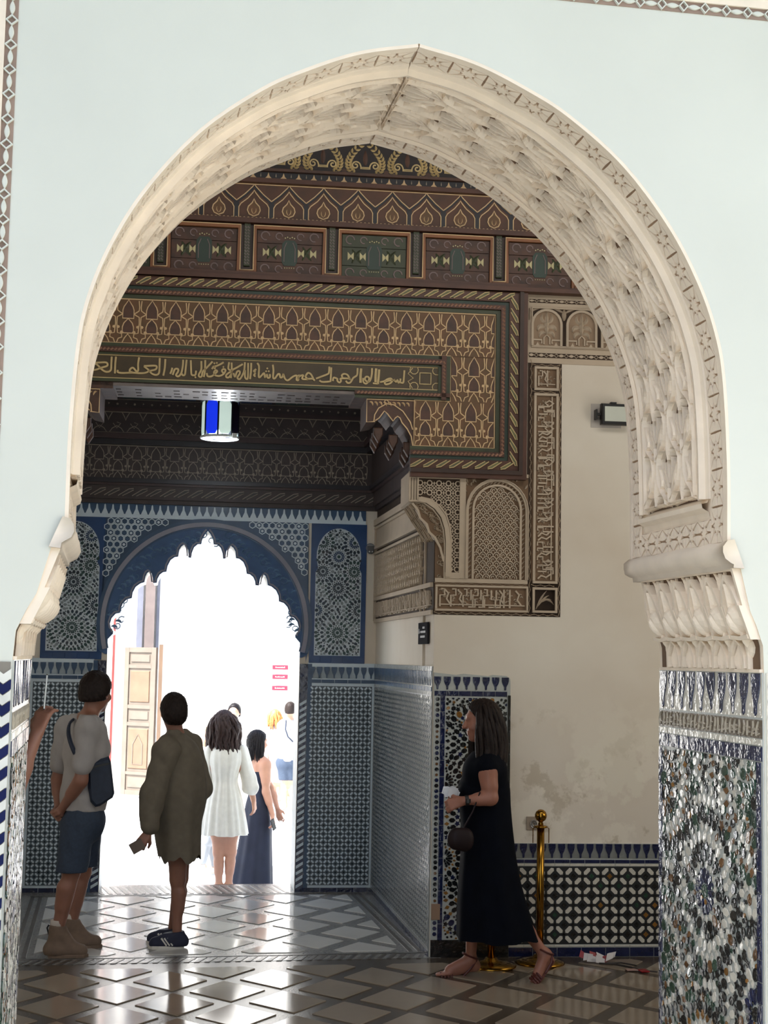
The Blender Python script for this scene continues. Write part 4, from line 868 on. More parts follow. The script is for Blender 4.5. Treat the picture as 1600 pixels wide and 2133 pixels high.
for i in range(26):
    for b, w in ((4.28, .009), (3.9125, .012)):
        a = .625+.068*i; P = [(w*.8*math.sin(PI*k/6), -.019+.038*k/6) for k in range(7)]; prism(m, W, [(a+y, b+x) for x, y in P]+[(a+y, b-x) for x, y in P[::-1]][1:-1], .008, .014)
        ribbon(m, W, [(a+.034-.014, b), (a+.034, b+w), (a+.034+.014, b), (a+.034, b-w)], .004, .008, .013, closed=True)
for i in range(8):
    a = .728+.2375*i; r = .098
    P = [(a-r, 3.975), (a-r, 4.12)]+[(a-r*math.cos(t), 4.12+r*math.sin(t)) for t in np.linspace(.15, PI-.15, 12)]+[(a+r, 4.12), (a+r, 3.975)]
    prism(m, W, P, .008, .011, 1); ribbon(m, W, P, .016, .008, .024)
    for s in (-1, 1):
        leaf(m, W, (a, 4.10), (a+s*.06, 4.125), (a+s*.062, 4.075), .028, .011, .026); leaf(m, W, (a, 4.13), (a+s*.05, 4.145), (a+s*.03, 4.19), .022, .011, .026); leaf(m, W, (a, 4.06), (a+s*.05, 4.085), (a+s*.05, 4.03), .022, .011, .024)
        ribbon(m, W, [(a+s*.09, 4.015), (a+s*.035, 4.015), (a+s*.035, 3.99)], .010, .011, .022); prism(m, W, [(a+s*.05, 3.978), (a+s*.075, 3.978), (a+s*.0625, 4.0)], .011, .02)
        leaf(m, W, (a+s*.118, 4.15), (a+s*.108, 4.19), (a+s*.118, 4.228), .018, .008, .022); leaf(m, W, (a+s*.115, 4.20), (a+s*.09, 4.225), (a+s*.05, 4.228), .014, .008, .02)
    leaf(m, W, (a, 4.05), (a, 4.12), (a, 4.205), .03, .011, .03); ribbon(m, W, [(a-.02, 3.985), (a-.02, 4.03), (a, 4.05), (a+.02, 4.03), (a+.02, 3.985)], .008, .011, .022)
ribbon(m, W, [(.625, 3.972), (2.4, 3.972)], .012, .008, .018); frame4(m, W, .625, 3.964, 2.4, 4.236, .008, .006, .018)
m.build('palmette_carving', [stucco_old, mat('brown_stucco', (146, 124, 102), .85)], uf, kind='stuff')
# niche side wall
ns = thing('carved_plasterwork', 'carved plaster panel on the side wall of the niche under the wooden cornice', 'plasterwork', (2.1, 10.8, 2.2))
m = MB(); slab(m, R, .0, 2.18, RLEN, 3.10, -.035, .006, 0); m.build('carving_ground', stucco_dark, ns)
m = MB()
for b, w, c in ((2.19, .03, .02), (2.37, .03, .026), (2.745, .018, .03), (2.79, .022, .034), (2.955, .02, .03), (3.0, .05, .036)): slab(m, R, .0, b-w/2, RLEN-.02, b+w/2, .004, c, 0, .003)
slab(m, R, .0, 2.19, .03, 3.0, .004, .026); slab(m, R, 2.2, 2.2, 2.22, 2.75, .004, .02); slab(m, R, 2.35, 2.2, 2.365, 2.75, .004, .02)
m.build('panel_ribs', stucco_old, ns)
m = MB(); kufic(m, R, .05, RLEN-.05, 2.21, 2.35, .006, .016, 21)
for i in range(24):
    for j in range(6):
        a = .06+.092*(i+.5*(j % 2)); b = 2.42+.055*j; prism(m, R, star(a, b, .034, 8, .55, .2), .006, .030, 0, .006)
        leaf(m, R, (a+.02, b+.01), (a+.03, b+.03), (a+.045, b+.03), .014, .006, .022, n=5); leaf(m, R, (a-.02, b-.02), (a-.01, b-.03), (a+.01, b-.03), .012, .006, .022, n=5)
m.build('carving', stucco_old, ns, kind='stuff')
m = MB(); slab(m, R, .04, 2.81, 2.3, 2.945, .004, .014); m.build('plain_panel', stucco_old, ns)
# ---------------------------------------------------------------- painted wooden cornice round the top of the niche
nc = thing('niche_cornice', 'dim stepped wooden cornice with faded arcade lines round the top of the niche', 'cornice', (.8, 12.0, 3.1))
BLX = -2.79
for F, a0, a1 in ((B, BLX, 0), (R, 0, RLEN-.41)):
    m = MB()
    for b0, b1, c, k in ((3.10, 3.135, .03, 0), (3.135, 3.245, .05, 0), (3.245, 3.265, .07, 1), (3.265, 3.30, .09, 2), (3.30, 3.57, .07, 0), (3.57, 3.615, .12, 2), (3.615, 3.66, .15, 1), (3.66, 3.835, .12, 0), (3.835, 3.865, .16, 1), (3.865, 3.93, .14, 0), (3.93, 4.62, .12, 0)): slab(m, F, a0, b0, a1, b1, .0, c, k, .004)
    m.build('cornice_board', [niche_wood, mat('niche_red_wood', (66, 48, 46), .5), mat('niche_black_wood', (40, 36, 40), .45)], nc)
m = MB(); leafband(m, B, (BLX, 3.19), (0, 3.19), .07, .05, 1, 0, .11)
lambrequin(m, B, BLX, -.1, 3.305, 3.565, .151, .006, .07, 0, None, phase=.3); ribbon(m, B, [(BLX, 3.566), (0, 3.566)], .006, .07, .075)
for i in range(22):
    a = BLX+.08+.138*i; c = .12
    ribbon(m, B, [(a-.06, 3.665), (a-.035, 3.70), (a, 3.72), (a+.035, 3.70), (a+.06, 3.665)], .006, c, c+.004); ribbon(m, B, [(a-.03, 3.74), (a, 3.70), (a+.03, 3.74), (a, 3.75)], .005, c, c+.004)
    ribbon(m, B, [(a+.069-.03, 3.83), (a+.069-.008, 3.79), (a+.069, 3.765), (a+.069+.008, 3.79), (a+.069+.03, 3.83)], .006, c, c+.004); prism(m, B, circ(a, 3.895, .010, 5), .14, .146); prism(m, B, circ(a+.069, 3.90, .008, 3), .14, .146)
ribbon(m, B, [(BLX, 3.665), (0, 3.665)], .007, .12, .127); ribbon(m, B, [(BLX, 3.832), (0, 3.832)], .007, .12, .127); ribbon(m, B, [(BLX, 3.935), (0, 3.935)], .008, .12, .127)
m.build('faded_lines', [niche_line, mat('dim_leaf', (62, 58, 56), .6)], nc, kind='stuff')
m = MB(); c = .12
for i in range(9):
    a = BLX+.05+.31*i
    if i % 3 == 1: frame4(m, B, a, 3.96, a+.20, 4.09, .008, c, c+.006, 0)
    else:
        prism(m, B, rect(a, 3.945, a+.28, 4.2), c, c+.002, 1 if i % 2 else 2)
        for s in (-1, 1): ribbon(m, B, [(a+.14+s*.12, 4.15), (a+.14+s*.07, 4.06), (a+.14+s*.09, 4.0), (a+.14+s*.03, 3.955)], .007, c, c+.005, 0)
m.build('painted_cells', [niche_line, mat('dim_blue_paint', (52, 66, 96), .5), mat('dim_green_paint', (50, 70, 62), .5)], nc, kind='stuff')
# ---------------------------------------------------------------- lattice of crossed hexagons and squares (zellige dado field)
def lattice(F, a0, a1, b0, b1, p, parent, singles, mw, darks, c0=.004, h=.004, seed=1, tilt=.012, gm=None):
    r = random.Random(seed); ni = int(round((a1-a0)/p)); nj = int(round((b1-b0)/p)); pa, pb = (a1-a0)/ni, (b1-b0)/nj
    mb = MB(); slab(mb, F, a0, b0, a1, b1, -.004, c0+.0015); mb.build('tile_bed', gm or grout_dark, parent)
    s = .93*p; t = .215*p; k = .7071
    H = [(-s*.5, 0), (-s*.5+t*.8, t), (s*.5-t*.8, t), (s*.5, 0), (s*.5-t*.8, -t), (-s*.5+t*.8, -t)]; S = [(-p*.30, 0), (0, -p*.30), (p*.30, 0), (0, p*.30)]; T = rect(-p*.13, -p*.13, p*.13, p*.13)
    mb = MB(); Q = []
    for i in range(ni+1):
        for j in range(nj+1):
            x, y = a0+i*pa, b0+j*pb
            if i < ni and j < nj: Q.append((x+pa/2, y+pb/2, H, -PI/4 if (i+j) % 2 == 0 else PI/4, 0))
            if 0 < i < ni and 0 < j < nj:
                if (i+j) % 2 == 0: Q.append((x, y, S, 0, 1+r.choice((0, 0, 0, 1, 2)) if len(darks) > 2 else 1))
                else: Q.append((x, y, T, PI/4, 1))
    mats = [mw]+list(darks); me = {}
    for n, (x, y, P, ang, mi) in enumerate(Q):
        if P is not T and singles:
            key = (id(P), mi)
            if key not in me: me[key] = poly_mesh('tile', P, h, mats[mi], .0008)
            piece('tile', me[key], F, x, y, c0, parent, rot=ang, tilt=tilt)
        else: prism(mb, F, rot2(P, (x, y), ang), c0, c0+h, mi, 0, tilt)
    mb.build('small_tiles', mats, parent, kind='stuff')
# ---- dados of the middle room
d1 = thing('tiled_dado', 'tall star mosaic dado with a merlon crown on the niche corner pier', 'tiling', (2.3, 9.4, 0))
m = MB(); slab(m, W, .004, 0, .505, 1.735, .0, .016, 0); prism(m, W, [(.004, 1.73), (.505, 1.73), (.503, 1.765), (.48, 1.785), (.39, 1.79), (.36, 1.782), (.2, 1.795), (.15, 1.786), (.004, 1.80)], .0, .016); m.build('tile_bed', t_pale, d1)
merlons(W, .006, .498, 1.688, 1.775, .0635, d1, t_navy, t_pale, .018, off=-.012)
band(W, .006, .485, 1.650, 1.684, .075, d1, t_navy, .016); me = poly_mesh('tile', rect(-.015, -.05, .015, .05), .004, t_navy, .001)
for k in range(15): piece('tile', me, W, .062, 1.60-.103*k, .016, d1, tilt=.01)
rs = random.Random(5)
for k in range(44):
    mm = rs.choice((t_black, t_navy, t_black, t_rust)); P = circ(0, 0, rs.choice((.010, .012, .014)), 6); key = ('dotm', mm.name, len(P)); MATS.setdefault(key, poly_mesh('tile', P, .004, mm, .001)); piece('tile', MATS[key], W, .028, 1.63-.0345*k, .016, d1, tilt=.01)
m = MB(); slab(m, W, .488, .1, .506, 1.66, .012, .024, 0); slab(m, W, .004, 0, .506, .11, .01, .020, 0); m.build('dark_edge', t_black, d1)
m = MB(); slab(m, W, .006, .235, .062, .335, .012, .024, 0, .002); m.build('plaster_patch', mat('patch_plaster', (150, 122, 100), .85), d1)
zellige(W, .083, .484, .115, 1.64, [(.30, 1.34), (.30, .86), (.30, .38), (.08, 1.1), (.08, .62), (.49, 1.1)], d1, .105, unit_=.029, mats=[t_black, t_black, t_navy, t_ochre, t_black, t_ochre], singles=215, seed=2, tilt=.006, c0=.016, dens=1.6)
d2 = thing('tiled_dado', 'low black and white lattice dado with a merlon crown behind the brass post', 'tiling', (3.2, 9.35, 0))
m = MB(); slab(m, W, .507, 0, 3.6, .716, .0, .010); m.build('tile_bed', t_pale, d2)
merlons(W, .508, 2.1, .620, .714, .0625, d2, t_navy, t_pale, .010)
band(W, .508, 2.1, .591, .614, .10, d2, t_navy, .010); band(W, .508, 2.1, .573, .588, .10, d2, t_white, .010); band(W, .508, 2.1, .064, .076, .10, d2, t_white, .010); band(W, .508, 2.1, .002, .060, .16, d2, t_navy, .010)
lattice(W, .510, 1.53, .080, .570, .0613, d2, True, t_white, (t_black, t_ochre, t_green), .010, seed=4)
lattice(W, 1.53, 2.76, .080, .570, .0613, d2, False, t_white, (t_black, t_ochre, t_green), .010, seed=6)
# ---- niche walls
def niche_dado(F, a0, a1, lab, loc, seed, t_ice=t_ice):
    d = thing('tiled_dado', lab, 'tiling', loc)
    m = MB(); slab(m, F, a0, 0, a1, 1.84, -.035, .008); m.build('tile_bed', t_ice, d)
    merlons(F, a0+.004, a1-.004, 1.712, 1.808, .0608, d, t_slate, t_ice, .008, tilt=.006)
    band(F, a0+.004, a1-.004, 1.676, 1.706, .12, d, t_slate, .008); band(F, a0, a1, .0, .036, .14, d, t_navy, .008)
    lattice(F, a0+.02, a1-.02, .055, 1.652, .0341, d, False, t_ice, (mat('charcoal_tile', (46, 58, 68), .16, var=.3, bump=.25, bscale=50, island=.35, bdist=.003),), .008, h=.003, seed=seed, tilt=.01, gm=mat('slate_bed', (74, 86, 96), .3))  # dark tiles and bed lightened in colour in place of more light
    return d
niche_dado(B, -.555, -.004, 'slate and white lattice dado right of the sunlit doorway', (1.9, 12.1, 0), 1)
niche_dado(B, -2.77, -2.275, 'slate and white lattice dado left of the sunlit doorway', (-.4, 12.2, 0), 2)
niche_dado(R, .012, RLEN-.006, 'long shiny lattice dado on the side wall of the niche', (2.1, 10.8, 0), 3, mat('grey_white_tile', (150, 152, 150), .15, var=.08, bump=.5, bscale=30, island=.1, bdist=.005, spec=.8))
# ---- doorway wall with a lobed arch
CX = -1.40; JH = .775
LOBE = [(0, 2.896), (.022, 2.87), (.045, 2.825), (.05, 2.787), (.08, 2.785), (.108, 2.76), (.125, 2.715), (.13, 2.673), (.15, 2.675), (.155, 2.735), (.168, 2.765), (.19, 2.78), (.213, 2.762), (.228, 2.735), (.235, 2.68),
        (.262, 2.675), (.295, 2.65), (.318, 2.60), (.325, 2.555), (.352, 2.55), (.378, 2.53), (.395, 2.495), (.40, 2.463), (.428, 2.46), (.434, 2.505), (.445, 2.54), (.462, 2.553), (.48, 2.54), (.493, 2.51), (.50, 2.465), (.53, 2.455), (.568, 2.425), (.59, 2.38), (.595, 2.335), (.635, 2.322), (.665, 2.29), (.68, 2.25), (.682, 2.215), (.72, 2.205), (.75, 2.17), (.762, 2.125), (.752, 2.08), (.735, 2.065), (.735, 2.045), (.765, 2.03), (JH, 2.0), (JH, 0)]
m = MB(); TH = -.45
ra = [(CX+x, z) for x, z in LOBE]; la = [(CX-x, z) for x, z in LOBE]
for P in ([(CX, 4.7)]+ra+[(.25, 0), (.25, 4.7)], [(CX, 4.7)]+la+[(-3.1, 0), (-3.1, 4.7)]):
    q = ccw(P); m.add([B(a, b, 0) for a, b in q], [tuple(range(len(q)))]); m.add([B(a, b, TH) for a, b in q], [tuple(range(len(q)-1, -1, -1))], 1)
for P, s in ((ra, 1), (la, -1)):
    vs = []; [vs.extend((B(a, b, 0), B(a, b, TH))) for a, b in P]; m.add(vs, [((2*i, 2*i+2, 2*i+3, 2*i+1) if s > 0 else (2*i, 2*i+1, 2*i+3, 2*i+2)) for i in range(len(P)-1)], 1)
white_jamb = mat('worn_white_marble', (216, 216, 210), .45, var=.1, vscale=12)
wall_back = m.build('wall_back', [plaster_in, white_jamb], kind='structure')
da = thing('door_arch_tiling', 'blue tiled wall face with a lobed arch around the sunlit doorway', 'tiling', (.8, 12.1, 1.84))
m = MB(); r0 = .865
for s in (1, -1):
    lob = [(x, z) for x, z in LOBE if z > 1.9][:-2]
    arc = [(r0*math.sin(t), 2.125+r0*math.cos(t)) for t in np.linspace(0, 1.83, 20)]
    P = [(CX+s*x, z) for x, z in arc]+[(CX+s*x, z) for x, z in ([(JH+.02, 1.88), (JH, 1.88), (JH, 2.0)]+lob[::-1])]
    prism(m, B, P, .0, .010)
m.build('arch_face', mat('dark_blue_plaster', (58, 90, 134), .5, var=.15, vscale=12), da)
m = MB(); rs = random.Random(8)
for s in (1, -1):
    for rr_, w_, c1, k in ((.855, .028, .018, 0), (.822, .036, .026, 1), (.796, .012, .020, 0)): ribbon(m, B, [(CX+s*rr_*math.sin(t), 2.125+rr_*math.cos(t)) for t in np.linspace(0, 1.82, 30)], w_, .008, c1, k)
    ribbon(m, B, [(CX+s*(x+.012), z+.012) for x, z in LOBE[:-3]], .012, .008, .016, 1)
    for k in range(26):
        t = .04+.062*k; r = rs.uniform(.67, .755); q = rs.uniform(0, 6); ribbon(m, B, [(CX+s*r*math.sin(t)+(.034-.003*j)*math.cos(q+j*.75), 2.125+r*math.cos(t)+(.034-.003*j)*math.sin(q+j*.75)) for j in range(8)], .009, .008, .016, 2, ridge=True)
        a, b = CX+s*r*math.sin(t+.03), 2.125+r*math.cos(t+.03); leaf(m, B, (a, b), (a+.02*s, b+.03), (a+.05*s, b+.01), .02, .008, .016, 2)
m.build('arch_bands', [t_slate, mat('mauve_grey_band', (146, 146, 160), .5, var=.1), mat('steel_blue_scroll', (110, 142, 176), .5, var=.1)], da, kind='stuff')
# spandrels: honeycomb of pale lines on slate
m = MB()
for s in (1, -1): prism(m, B, [(CX, 2.985)]+[(CX+s*.86*math.sin(t), 2.125+.86*math.cos(t)) for t in np.linspace(0, 1.75, 18)]+[(CX+s*.825, 1.84), (CX+s*.825, 2.985)], .0, .006)
m.build('spandrel_ground', t_slate, da)
m = MB(); px_, py_ = .0545, .0472
for j in range(24):
    for i in range(31):
        a = -2.21+px_*(i+.5*(j % 2)); b = 1.87+py_*j; d = math.hypot(a-CX, b-2.125)
        if a > -.59 or b > 2.965 or d < .90 or (b < 2.125 and abs(a-CX) < .87): continue
        ribbon(m, B, circ(a, b, .0265, 6, PI/6), .0075, .006, .010, 0, closed=True); prism(m, B, circ(a, b, .012, 6), .006, .008, 1 if (i+j) % 3 else 0)
m.build('honeycomb_tiles', [t_ice, t_slate], da, kind='stuff')
for a0, a1, lab in ((-.535, -.105, 0), (-2.69, -2.235, 1)):
    d = thing('rosette_panel', ('blue tile panel of three star rosettes right of the lobed arch', 'blue tile panel of three star rosettes left of the lobed arch')[lab], 'tiling', tuple(B((a0+a1)/2, 1.83, 0)))
    m = MB(); slab(m, B, a0-.015, 1.835, a1+.015, 2.985, .0, .006); m.build('tile_bed', t_blue, d)
    band(B, a0-.014, a1+.014, 1.837, 1.89, .10, d, t_blue, .006)
    w2 = (a1-a0)/2; ca = (a0+a1)/2
    m = MB(); top = [(ca+(w2-.03)*math.cos(t), 2.713+.235*math.sin(t)) for t in np.linspace(0, PI, 18)]
    prism(m, B, [(ca+(w2-.025), 1.90), (ca+(w2-.025), 2.58), (ca+w2-.045, 2.62), (ca+w2-.03, 2.70)]+top[1:-1]+[(ca-w2+.03, 2.70), (ca-w2+.045, 2.62), (ca-w2+.025, 2.58), (ca-w2+.025, 1.90)], .004, .009)
    m.build('pale_ground', mat('pale_blue_grey_tile', (196, 208, 216), .22, var=.06), d)
    skip = lambda x, y: abs(x-ca) > w2-.035 or (y > 2.70 and ((x-ca)/(w2-.04))**2+((y-2.713)/.225)**2 > 1)
    zellige(B, a0+.02, a1-.02, 1.905, 2.95, [(ca, 2.713), (ca, 2.455), (ca, 2.088), (ca-w2+.04, 2.27), (ca+w2-.04, 2.27), (ca-.13, 2.83), (ca+.13, 2.83), (ca-.13, 2.59), (ca+.13, 2.59)], d, .085, NP=16, unit_=.0215, mats=[mat('ice_tile', (128, 138, 144), .25), mat('ink_tile', (42, 56, 70), .2, var=.3), mat('teal_tile', (46, 70, 72), .2), mat('ink_tile2', (52, 58, 72), .2), mat('deep_blue_tile', (44, 66, 96), .2), mat('ink_tile3', (58, 66, 76), .2)], singles=120, seed=12+lab, tilt=.004, c0=.008, dens=.7, h=.003, skip=skip)
mc = thing('merlon_frieze', 'row of pale tile merlons under the wooden cornice over the lobed arch', 'tiling', tuple(B(-1.4, 3.0, 0)))
m = MB(); slab(m, B, -2.77, 2.985, -.10, 3.015, .0, .008, 1); slab(m, B, -2.77, 3.015, -.10, 3.102, .0, .005, 0); m.build('tile_bed', [t_slate, t_ice], mc)
P = [(-.027, 0), (-.020, .018), (-.009, .042), (-.006, .072), (0, .080), (.006, .072), (.009, .042), (.020, .018), (.027, 0)]; me = poly_mesh('tile', P, .004, t_ice, .0008)
for i in range(42): piece('tile', me, B, -2.74+.0632*i, 3.015, .005, mc, tilt=.006)
# slanting black and white tile edge beside the doorway, both sides
for lab, a0, s in (('navy and white barber tile edge right of the doorway', CX+JH+.004, 1), ('navy and white barber tile edge left of the doorway', CX-JH-.004, -1)):
    d = thing('tile_edge', lab, 'tiling', tuple(B(a0, 0, 0))); lo, hi = (a0, a0+.066) if s > 0 else (a0-.066, a0)
    m = MB(); slab(m, B, min(lo, hi), 0, max(lo, hi), 1.83, 0, .006, 0); slab(m, B, a0+s*.066 if s > 0 else a0-.10, 0, a0+.10 if s > 0 else a0-.066, 1.83, 0, .010, 1); m.build('tile_bed', [t_navy, t_slate], d)
    me = poly_mesh('tile', [(-.028, -.022), (.028, .012), (.028, .036), (-.028, .002)], .004, t_ice, .0006)
    for k in range(29): piece('tile', me, B, (lo+hi)/2, .05+.052*k, .006, d, tilt=.006)
# stepped sill and the court outside
# ---------------------------------------------------------------- the bright court beyond the doorway
court = mat('sunlit_paving', (212, 213, 214), .6, var=.06, vscale=2)
m = MB(); box(m, -.5, 12.55, -.6, 2.2, 12.95, -.14); m.build('step', court, kind='structure')
m = MB(); box(m, -.9, 12.95, -.6, 2.6, 14.3, -.28); m.build('landing', court, kind='structure')
m = MB(); box(m, -14, 12.6, -.8, 18, 28, -.45); cg = m.build('court_ground', court, kind='structure')
m = MB(); box(m, -14, 26, -.5, 18, 26.4, 9); m.build('wall_court', mat('limewash', (244, 240, 232), .85, var=.03), kind='structure')
m = MB(); box(m, -14, 12.56, -.6, -.9, 12.9, 6.5); m.build('wall_court_left', plaster, kind='structure')
m = MB(); box(m, 2.6, 12.56, -.6, 18, 12.9, 6.5); m.build('wall_court_right', plaster, kind='structure')
# tall door frame of the far wall with its open panelled leaf
dwood = mat('sun_bleached_cedar', (98, 88, 78), .55, var=.12, vscale=5); dwood2 = mat('orange_cedar', (104, 82, 64), .5, var=.12, vscale=5)  # cedar tones greyed in colour to allow for overexposing sunlight
df = thing('door_frame', 'tall grey and white door surround on the far wall of the bright court', 'door frame', (.6, 25.9, -.45))
m = MB()
for x0, x1, c, k in ((.44, .54, .10, 0), (.575, .735, .22, 1), (.77, .82, .12, 0), (.05, .09, .10, 3)): box(m, x0, 25.98-c, -.45, x1, 25.98, 5.6, k)
m.build('post', [mat('weathered_grey_wood', (104, 106, 118), .6), mat('taupe_wood', (104, 92, 88), .6), white_metal, mat('maroon_wood', (120, 50, 46), .5)], df)
dl = thing('door_leaf', 'sunlit orange brown panelled door leaf standing open in the court', 'door', (.5, 24.9, -.45))
D = frame((.265, 25.1, -.40), unit((.52, -.42, 0)), (0, 0, 1), unit((-.42, -.52, 0)))
m = MB(); slab(m, D, 0, 0, .64, 2.40, -.03, .0); m.build('leaf_board', dwood, dl)
m = MB()
for q in (rect(0, 0, .09, 2.4), rect(.55, 0, .64, 2.4)): prism(m, D, q, 0, .022, 0, .004)
for b0, b1 in ((0, .08), (.33, .38), (1.12, 1.18), (1.40, 1.46), (2.06, 2.12), (2.32, 2.40)): prism(m, D, rect(.09, b0, .55, b1), 0, .022, 0, .004)
m.build('rail', dwood, dl)
for b0, b1, mm in ((.12, .29, dwood), (.42, 1.08, dwood2), (1.22, 1.36, dwood), (1.50, 2.02, dwood2), (2.16, 2.28, dwood)):
    m = MB(); prism(m, D, rect(.12, b0, .52, b1), 0, .016, 0, .02); m.build('raised_panel', mm, dl)
m = MB(); ribbon(m, D, [(.22, .5), (.22, .82), (.32, .98), (.42, .82), (.42, .5)], .014, .014, .024, closed=True); m.build('carved_arch', dwood, dl)
m = MB(); box(m, .80, 24.66, -.45, .86, 24.72, 2.05); m.build('hinge_post', dwood2, dl)
for i, (z, lab) in enumerate(((1.705, 'uppermost of three red signs on the sunlit far wall'), (1.54, 'middle one of three red signs on the sunlit far wall'), (1.345, 'lowest of three red signs on the sunlit far wall'))):
    s = thing('wall_sign', lab, 'sign', (2.94, 25.97, z), 'red signs on the far wall'); m = MB(); x = 1.93
    x = 2.80; box(m, x, 25.95, z-.038, x+.27, 25.985, z+.038); m.build('board', mat('red_enamel', (196, 40, 62), .4, var=.05), s)
    m = MB(); rs = random.Random(i)
    for k in range(9): a = x+.05+.019*k; box(m, a, 25.946, z-.010, a+rs.uniform(.008, .014), 25.951, z+rs.uniform(.0, .012))
    m.build('faded_lettering', white_metal, s)
# ---------------------------------------------------------------- lantern under the niche ceiling
LX, LY, LZ = .735, 10.8, 3.46
ln = thing('hanging_lantern', 'eight sided metal lantern with blue and clear glass panes over the niche', 'lantern', (LX, LY, 3.46))
clear = mat('milky_glass', (214, 236, 226), .35, var=.05, emit=.55); blue_g = mat('cobalt_glass', (22, 52, 230), .2, var=.1, emit=.75); dark_g = mat('dark_blue_glass', (26, 24, 48), .2, var=.1)
dm = mat('dark_lantern_metal', (40, 46, 48), .4, metal=.6)
RAD = .135; order = [clear, blue_g, clear, dark_g, clear, dark_g, clear, dark_g]
for k in range(8):
    th = -PI/2-PI*.43+k*PI/4; n = V3(math.cos(th), math.sin(th), 0); u = np.cross(UPV_ := V3(0, 0, 1), n); F = frame(V3(LX, LY, LZ)+n*RAD*.92, u, (0, 0, 1), n)
    m = MB(); prism(m, F, [(-.046, .05), (-.030, .02), (.030, .02), (.046, .05), (.046, .235), (.030, .265), (-.030, .265), (-.046, .235)], -.002, .002, 0, .0005); m.build('glass_pane', order[k], ln)
    m = MB(); c = V3(LX, LY, LZ)+V3(math.cos(th+PI/8), math.sin(th+PI/8), 0)*RAD; tube(m, [c+V3(0, 0, .01), c+V3(0, 0, .275)], .007, 6); m.build('corner_bar', dm, ln)
m = MB(); lathe(m, (LX, LY, LZ+.268), [(.15, 0), (.155, .02), (.10, .06), (.05, .075), (.03, .11), (.012, .13), (.012, .30), (.008, .9)], 16); m.build('cap', dm, ln, smooth=False)
m = MB(); pts = [V3(LX+.135*math.cos(t), LY+.135*math.sin(t), LZ+.004) for t in np.linspace(0, 2*PI, 25)]; tube(m, pts, .010, 6)
for k in range(4): t = k*PI/2+.3; tube(m, [V3(LX, LY, LZ), V3(LX+.135*math.cos(t), LY+.135*math.sin(t), LZ+.004)], .007, 6)
box(m, LX+.08, LY-.15, LZ-.012, LX+.115, LY-.115, LZ+.022); m.build('base_ring', white_metal, ln)
m = MB(); lathe(m, (LX+.025, LY-.05, LZ+.04), [(.004, 0), (.026, .01), (.036, .04), (.030, .075), (.016, .09), (.012, .11)], 14); m.build('bulb', mat('lit_bulb', (255, 252, 244), .4, var=0, emit=14), ln, smooth=True)
L_ = bpy.data.lights.new('lantern_bulb_light', 'POINT'); L_.energy = 9; L_.color = (.86, .94, 1); L_.shadow_soft_size = .04; o = bpy.data.objects.new('lantern_bulb_light', L_); COL.objects.link(o); o.location = (LX+.02, LY-.05, LZ-.03)
# ---------------------------------------------------------------- fittings on the walls
fl = thing('floodlight', 'black framed floodlight mounted high on the aged plaster wall', 'lamp', tuple(W(1.17, 3.45, .05)))
m = MB(); slab(m, W, 1.087, 3.452, 1.275, 3.592, .035, .085, 0, .008); m.build('housing', black_plastic, fl)
m = MB(); slab(m, W, 1.107, 3.472, 1.26, 3.572, .085, .090, 0, .002); m.build('glass_front', mat('frosted_lamp_glass', (206, 210, 198), .3, var=.04), fl)
m = MB(); slab(m, W, 1.06, 3.515, 1.09, 3.53, .03, .06); slab(m, W, 1.055, 3.49, 1.066, 3.555, .0, .06); m.build('bracket_arm', black_plastic, fl)
m = MB(); slab(m, W, 1.15, 3.59, 1.19, 3.603, .04, .08, 0, .003); m.build('cable_gland', black_plastic, fl)
m = MB(); slab(m, W, 1.035, 3.44, 1.24, 3.60, .0, .004); m.build('back_plate', mat('grey_smudge_plate', (186, 178, 170), .7), fl)  # thin grey patch behind the floodlight, reaching further to one side
sg = thing('info_sign', 'small dark grey notice with a pale symbol on the niche side wall', 'sign', tuple(R(2.3, 1.98, .01)))
m = MB(); slab(m, R, 2.12, 1.985, 2.475, 2.13, .0, .012, 0, .003); m.build('board', mat('charcoal_board', (46, 46, 50), .95, var=.15, spec=.05), sg)
m = MB(); prism(m, R, circ(2.17, 2.075, .016, 10), .012, .016); prism(m, R, [(2.15, 2.055), (2.19, 2.06), (2.20, 2.07), (2.15, 2.07)], .012, .015)
for b, a0, a1 in ((2.067, 2.22, 2.41), (2.035, 2.22, 2.39), (2.095, 2.30, 2.38)): slab(m, R, a0, b-.007, a1, b+.007, .012, .0145)
m.build('pale_print', mat('pale_print', (92, 94, 102), .5), sg)
se = thing('motion_sensor', 'small round grey motion sensor on the white strip beside the rosette panel', 'sensor', tuple(B(-.065, 2.79, .02)))
m = MB(); c = B(-.06, 2.795, .0); F = frame(c, B.u, B.v, B.n); prism(m, F, circ(0, 0, .038, 14), 0, .018, 0, .004); m.build('mount', grey_metal, se)
m = MB(); prism(m, F, [(-.03, .012), (.03, .012), (.026, -.04), (.012, -.052), (-.012, -.052), (-.026, -.04)], .015, .05, 0, .008); q = m.build('housing', mat('grey_plastic', (92, 92, 92), .4), se)
m = MB()
for s in (-1, 1): prism(m, F, circ(s*.012, -.034, .006, 8), .05, .055)
m.build('led', white_metal, q)
wr = thing('wall_ring', 'small wall plate with a wire ring behind the brass post', 'wall fitting', tuple(W(.655, .84, .01)))
m = MB(); slab(m, W, .622, .80, .69, .885, .0, .008, 0, .002); m.build('plate', mat('dusty_plate', (158, 142, 124), .7), wr)
m = MB(); tube(m, [W(.668+.020*math.cos(t), .838+.024*math.sin(t), .014) for t in np.linspace(0, 2*PI, 17)], .003, 6); tube(m, [W(.668+.010*math.cos(t), .838+.012*math.sin(t), .012) for t in np.linspace(0, 2*PI, 13)], .003, 6); m.build('ring', grey_metal, wr)
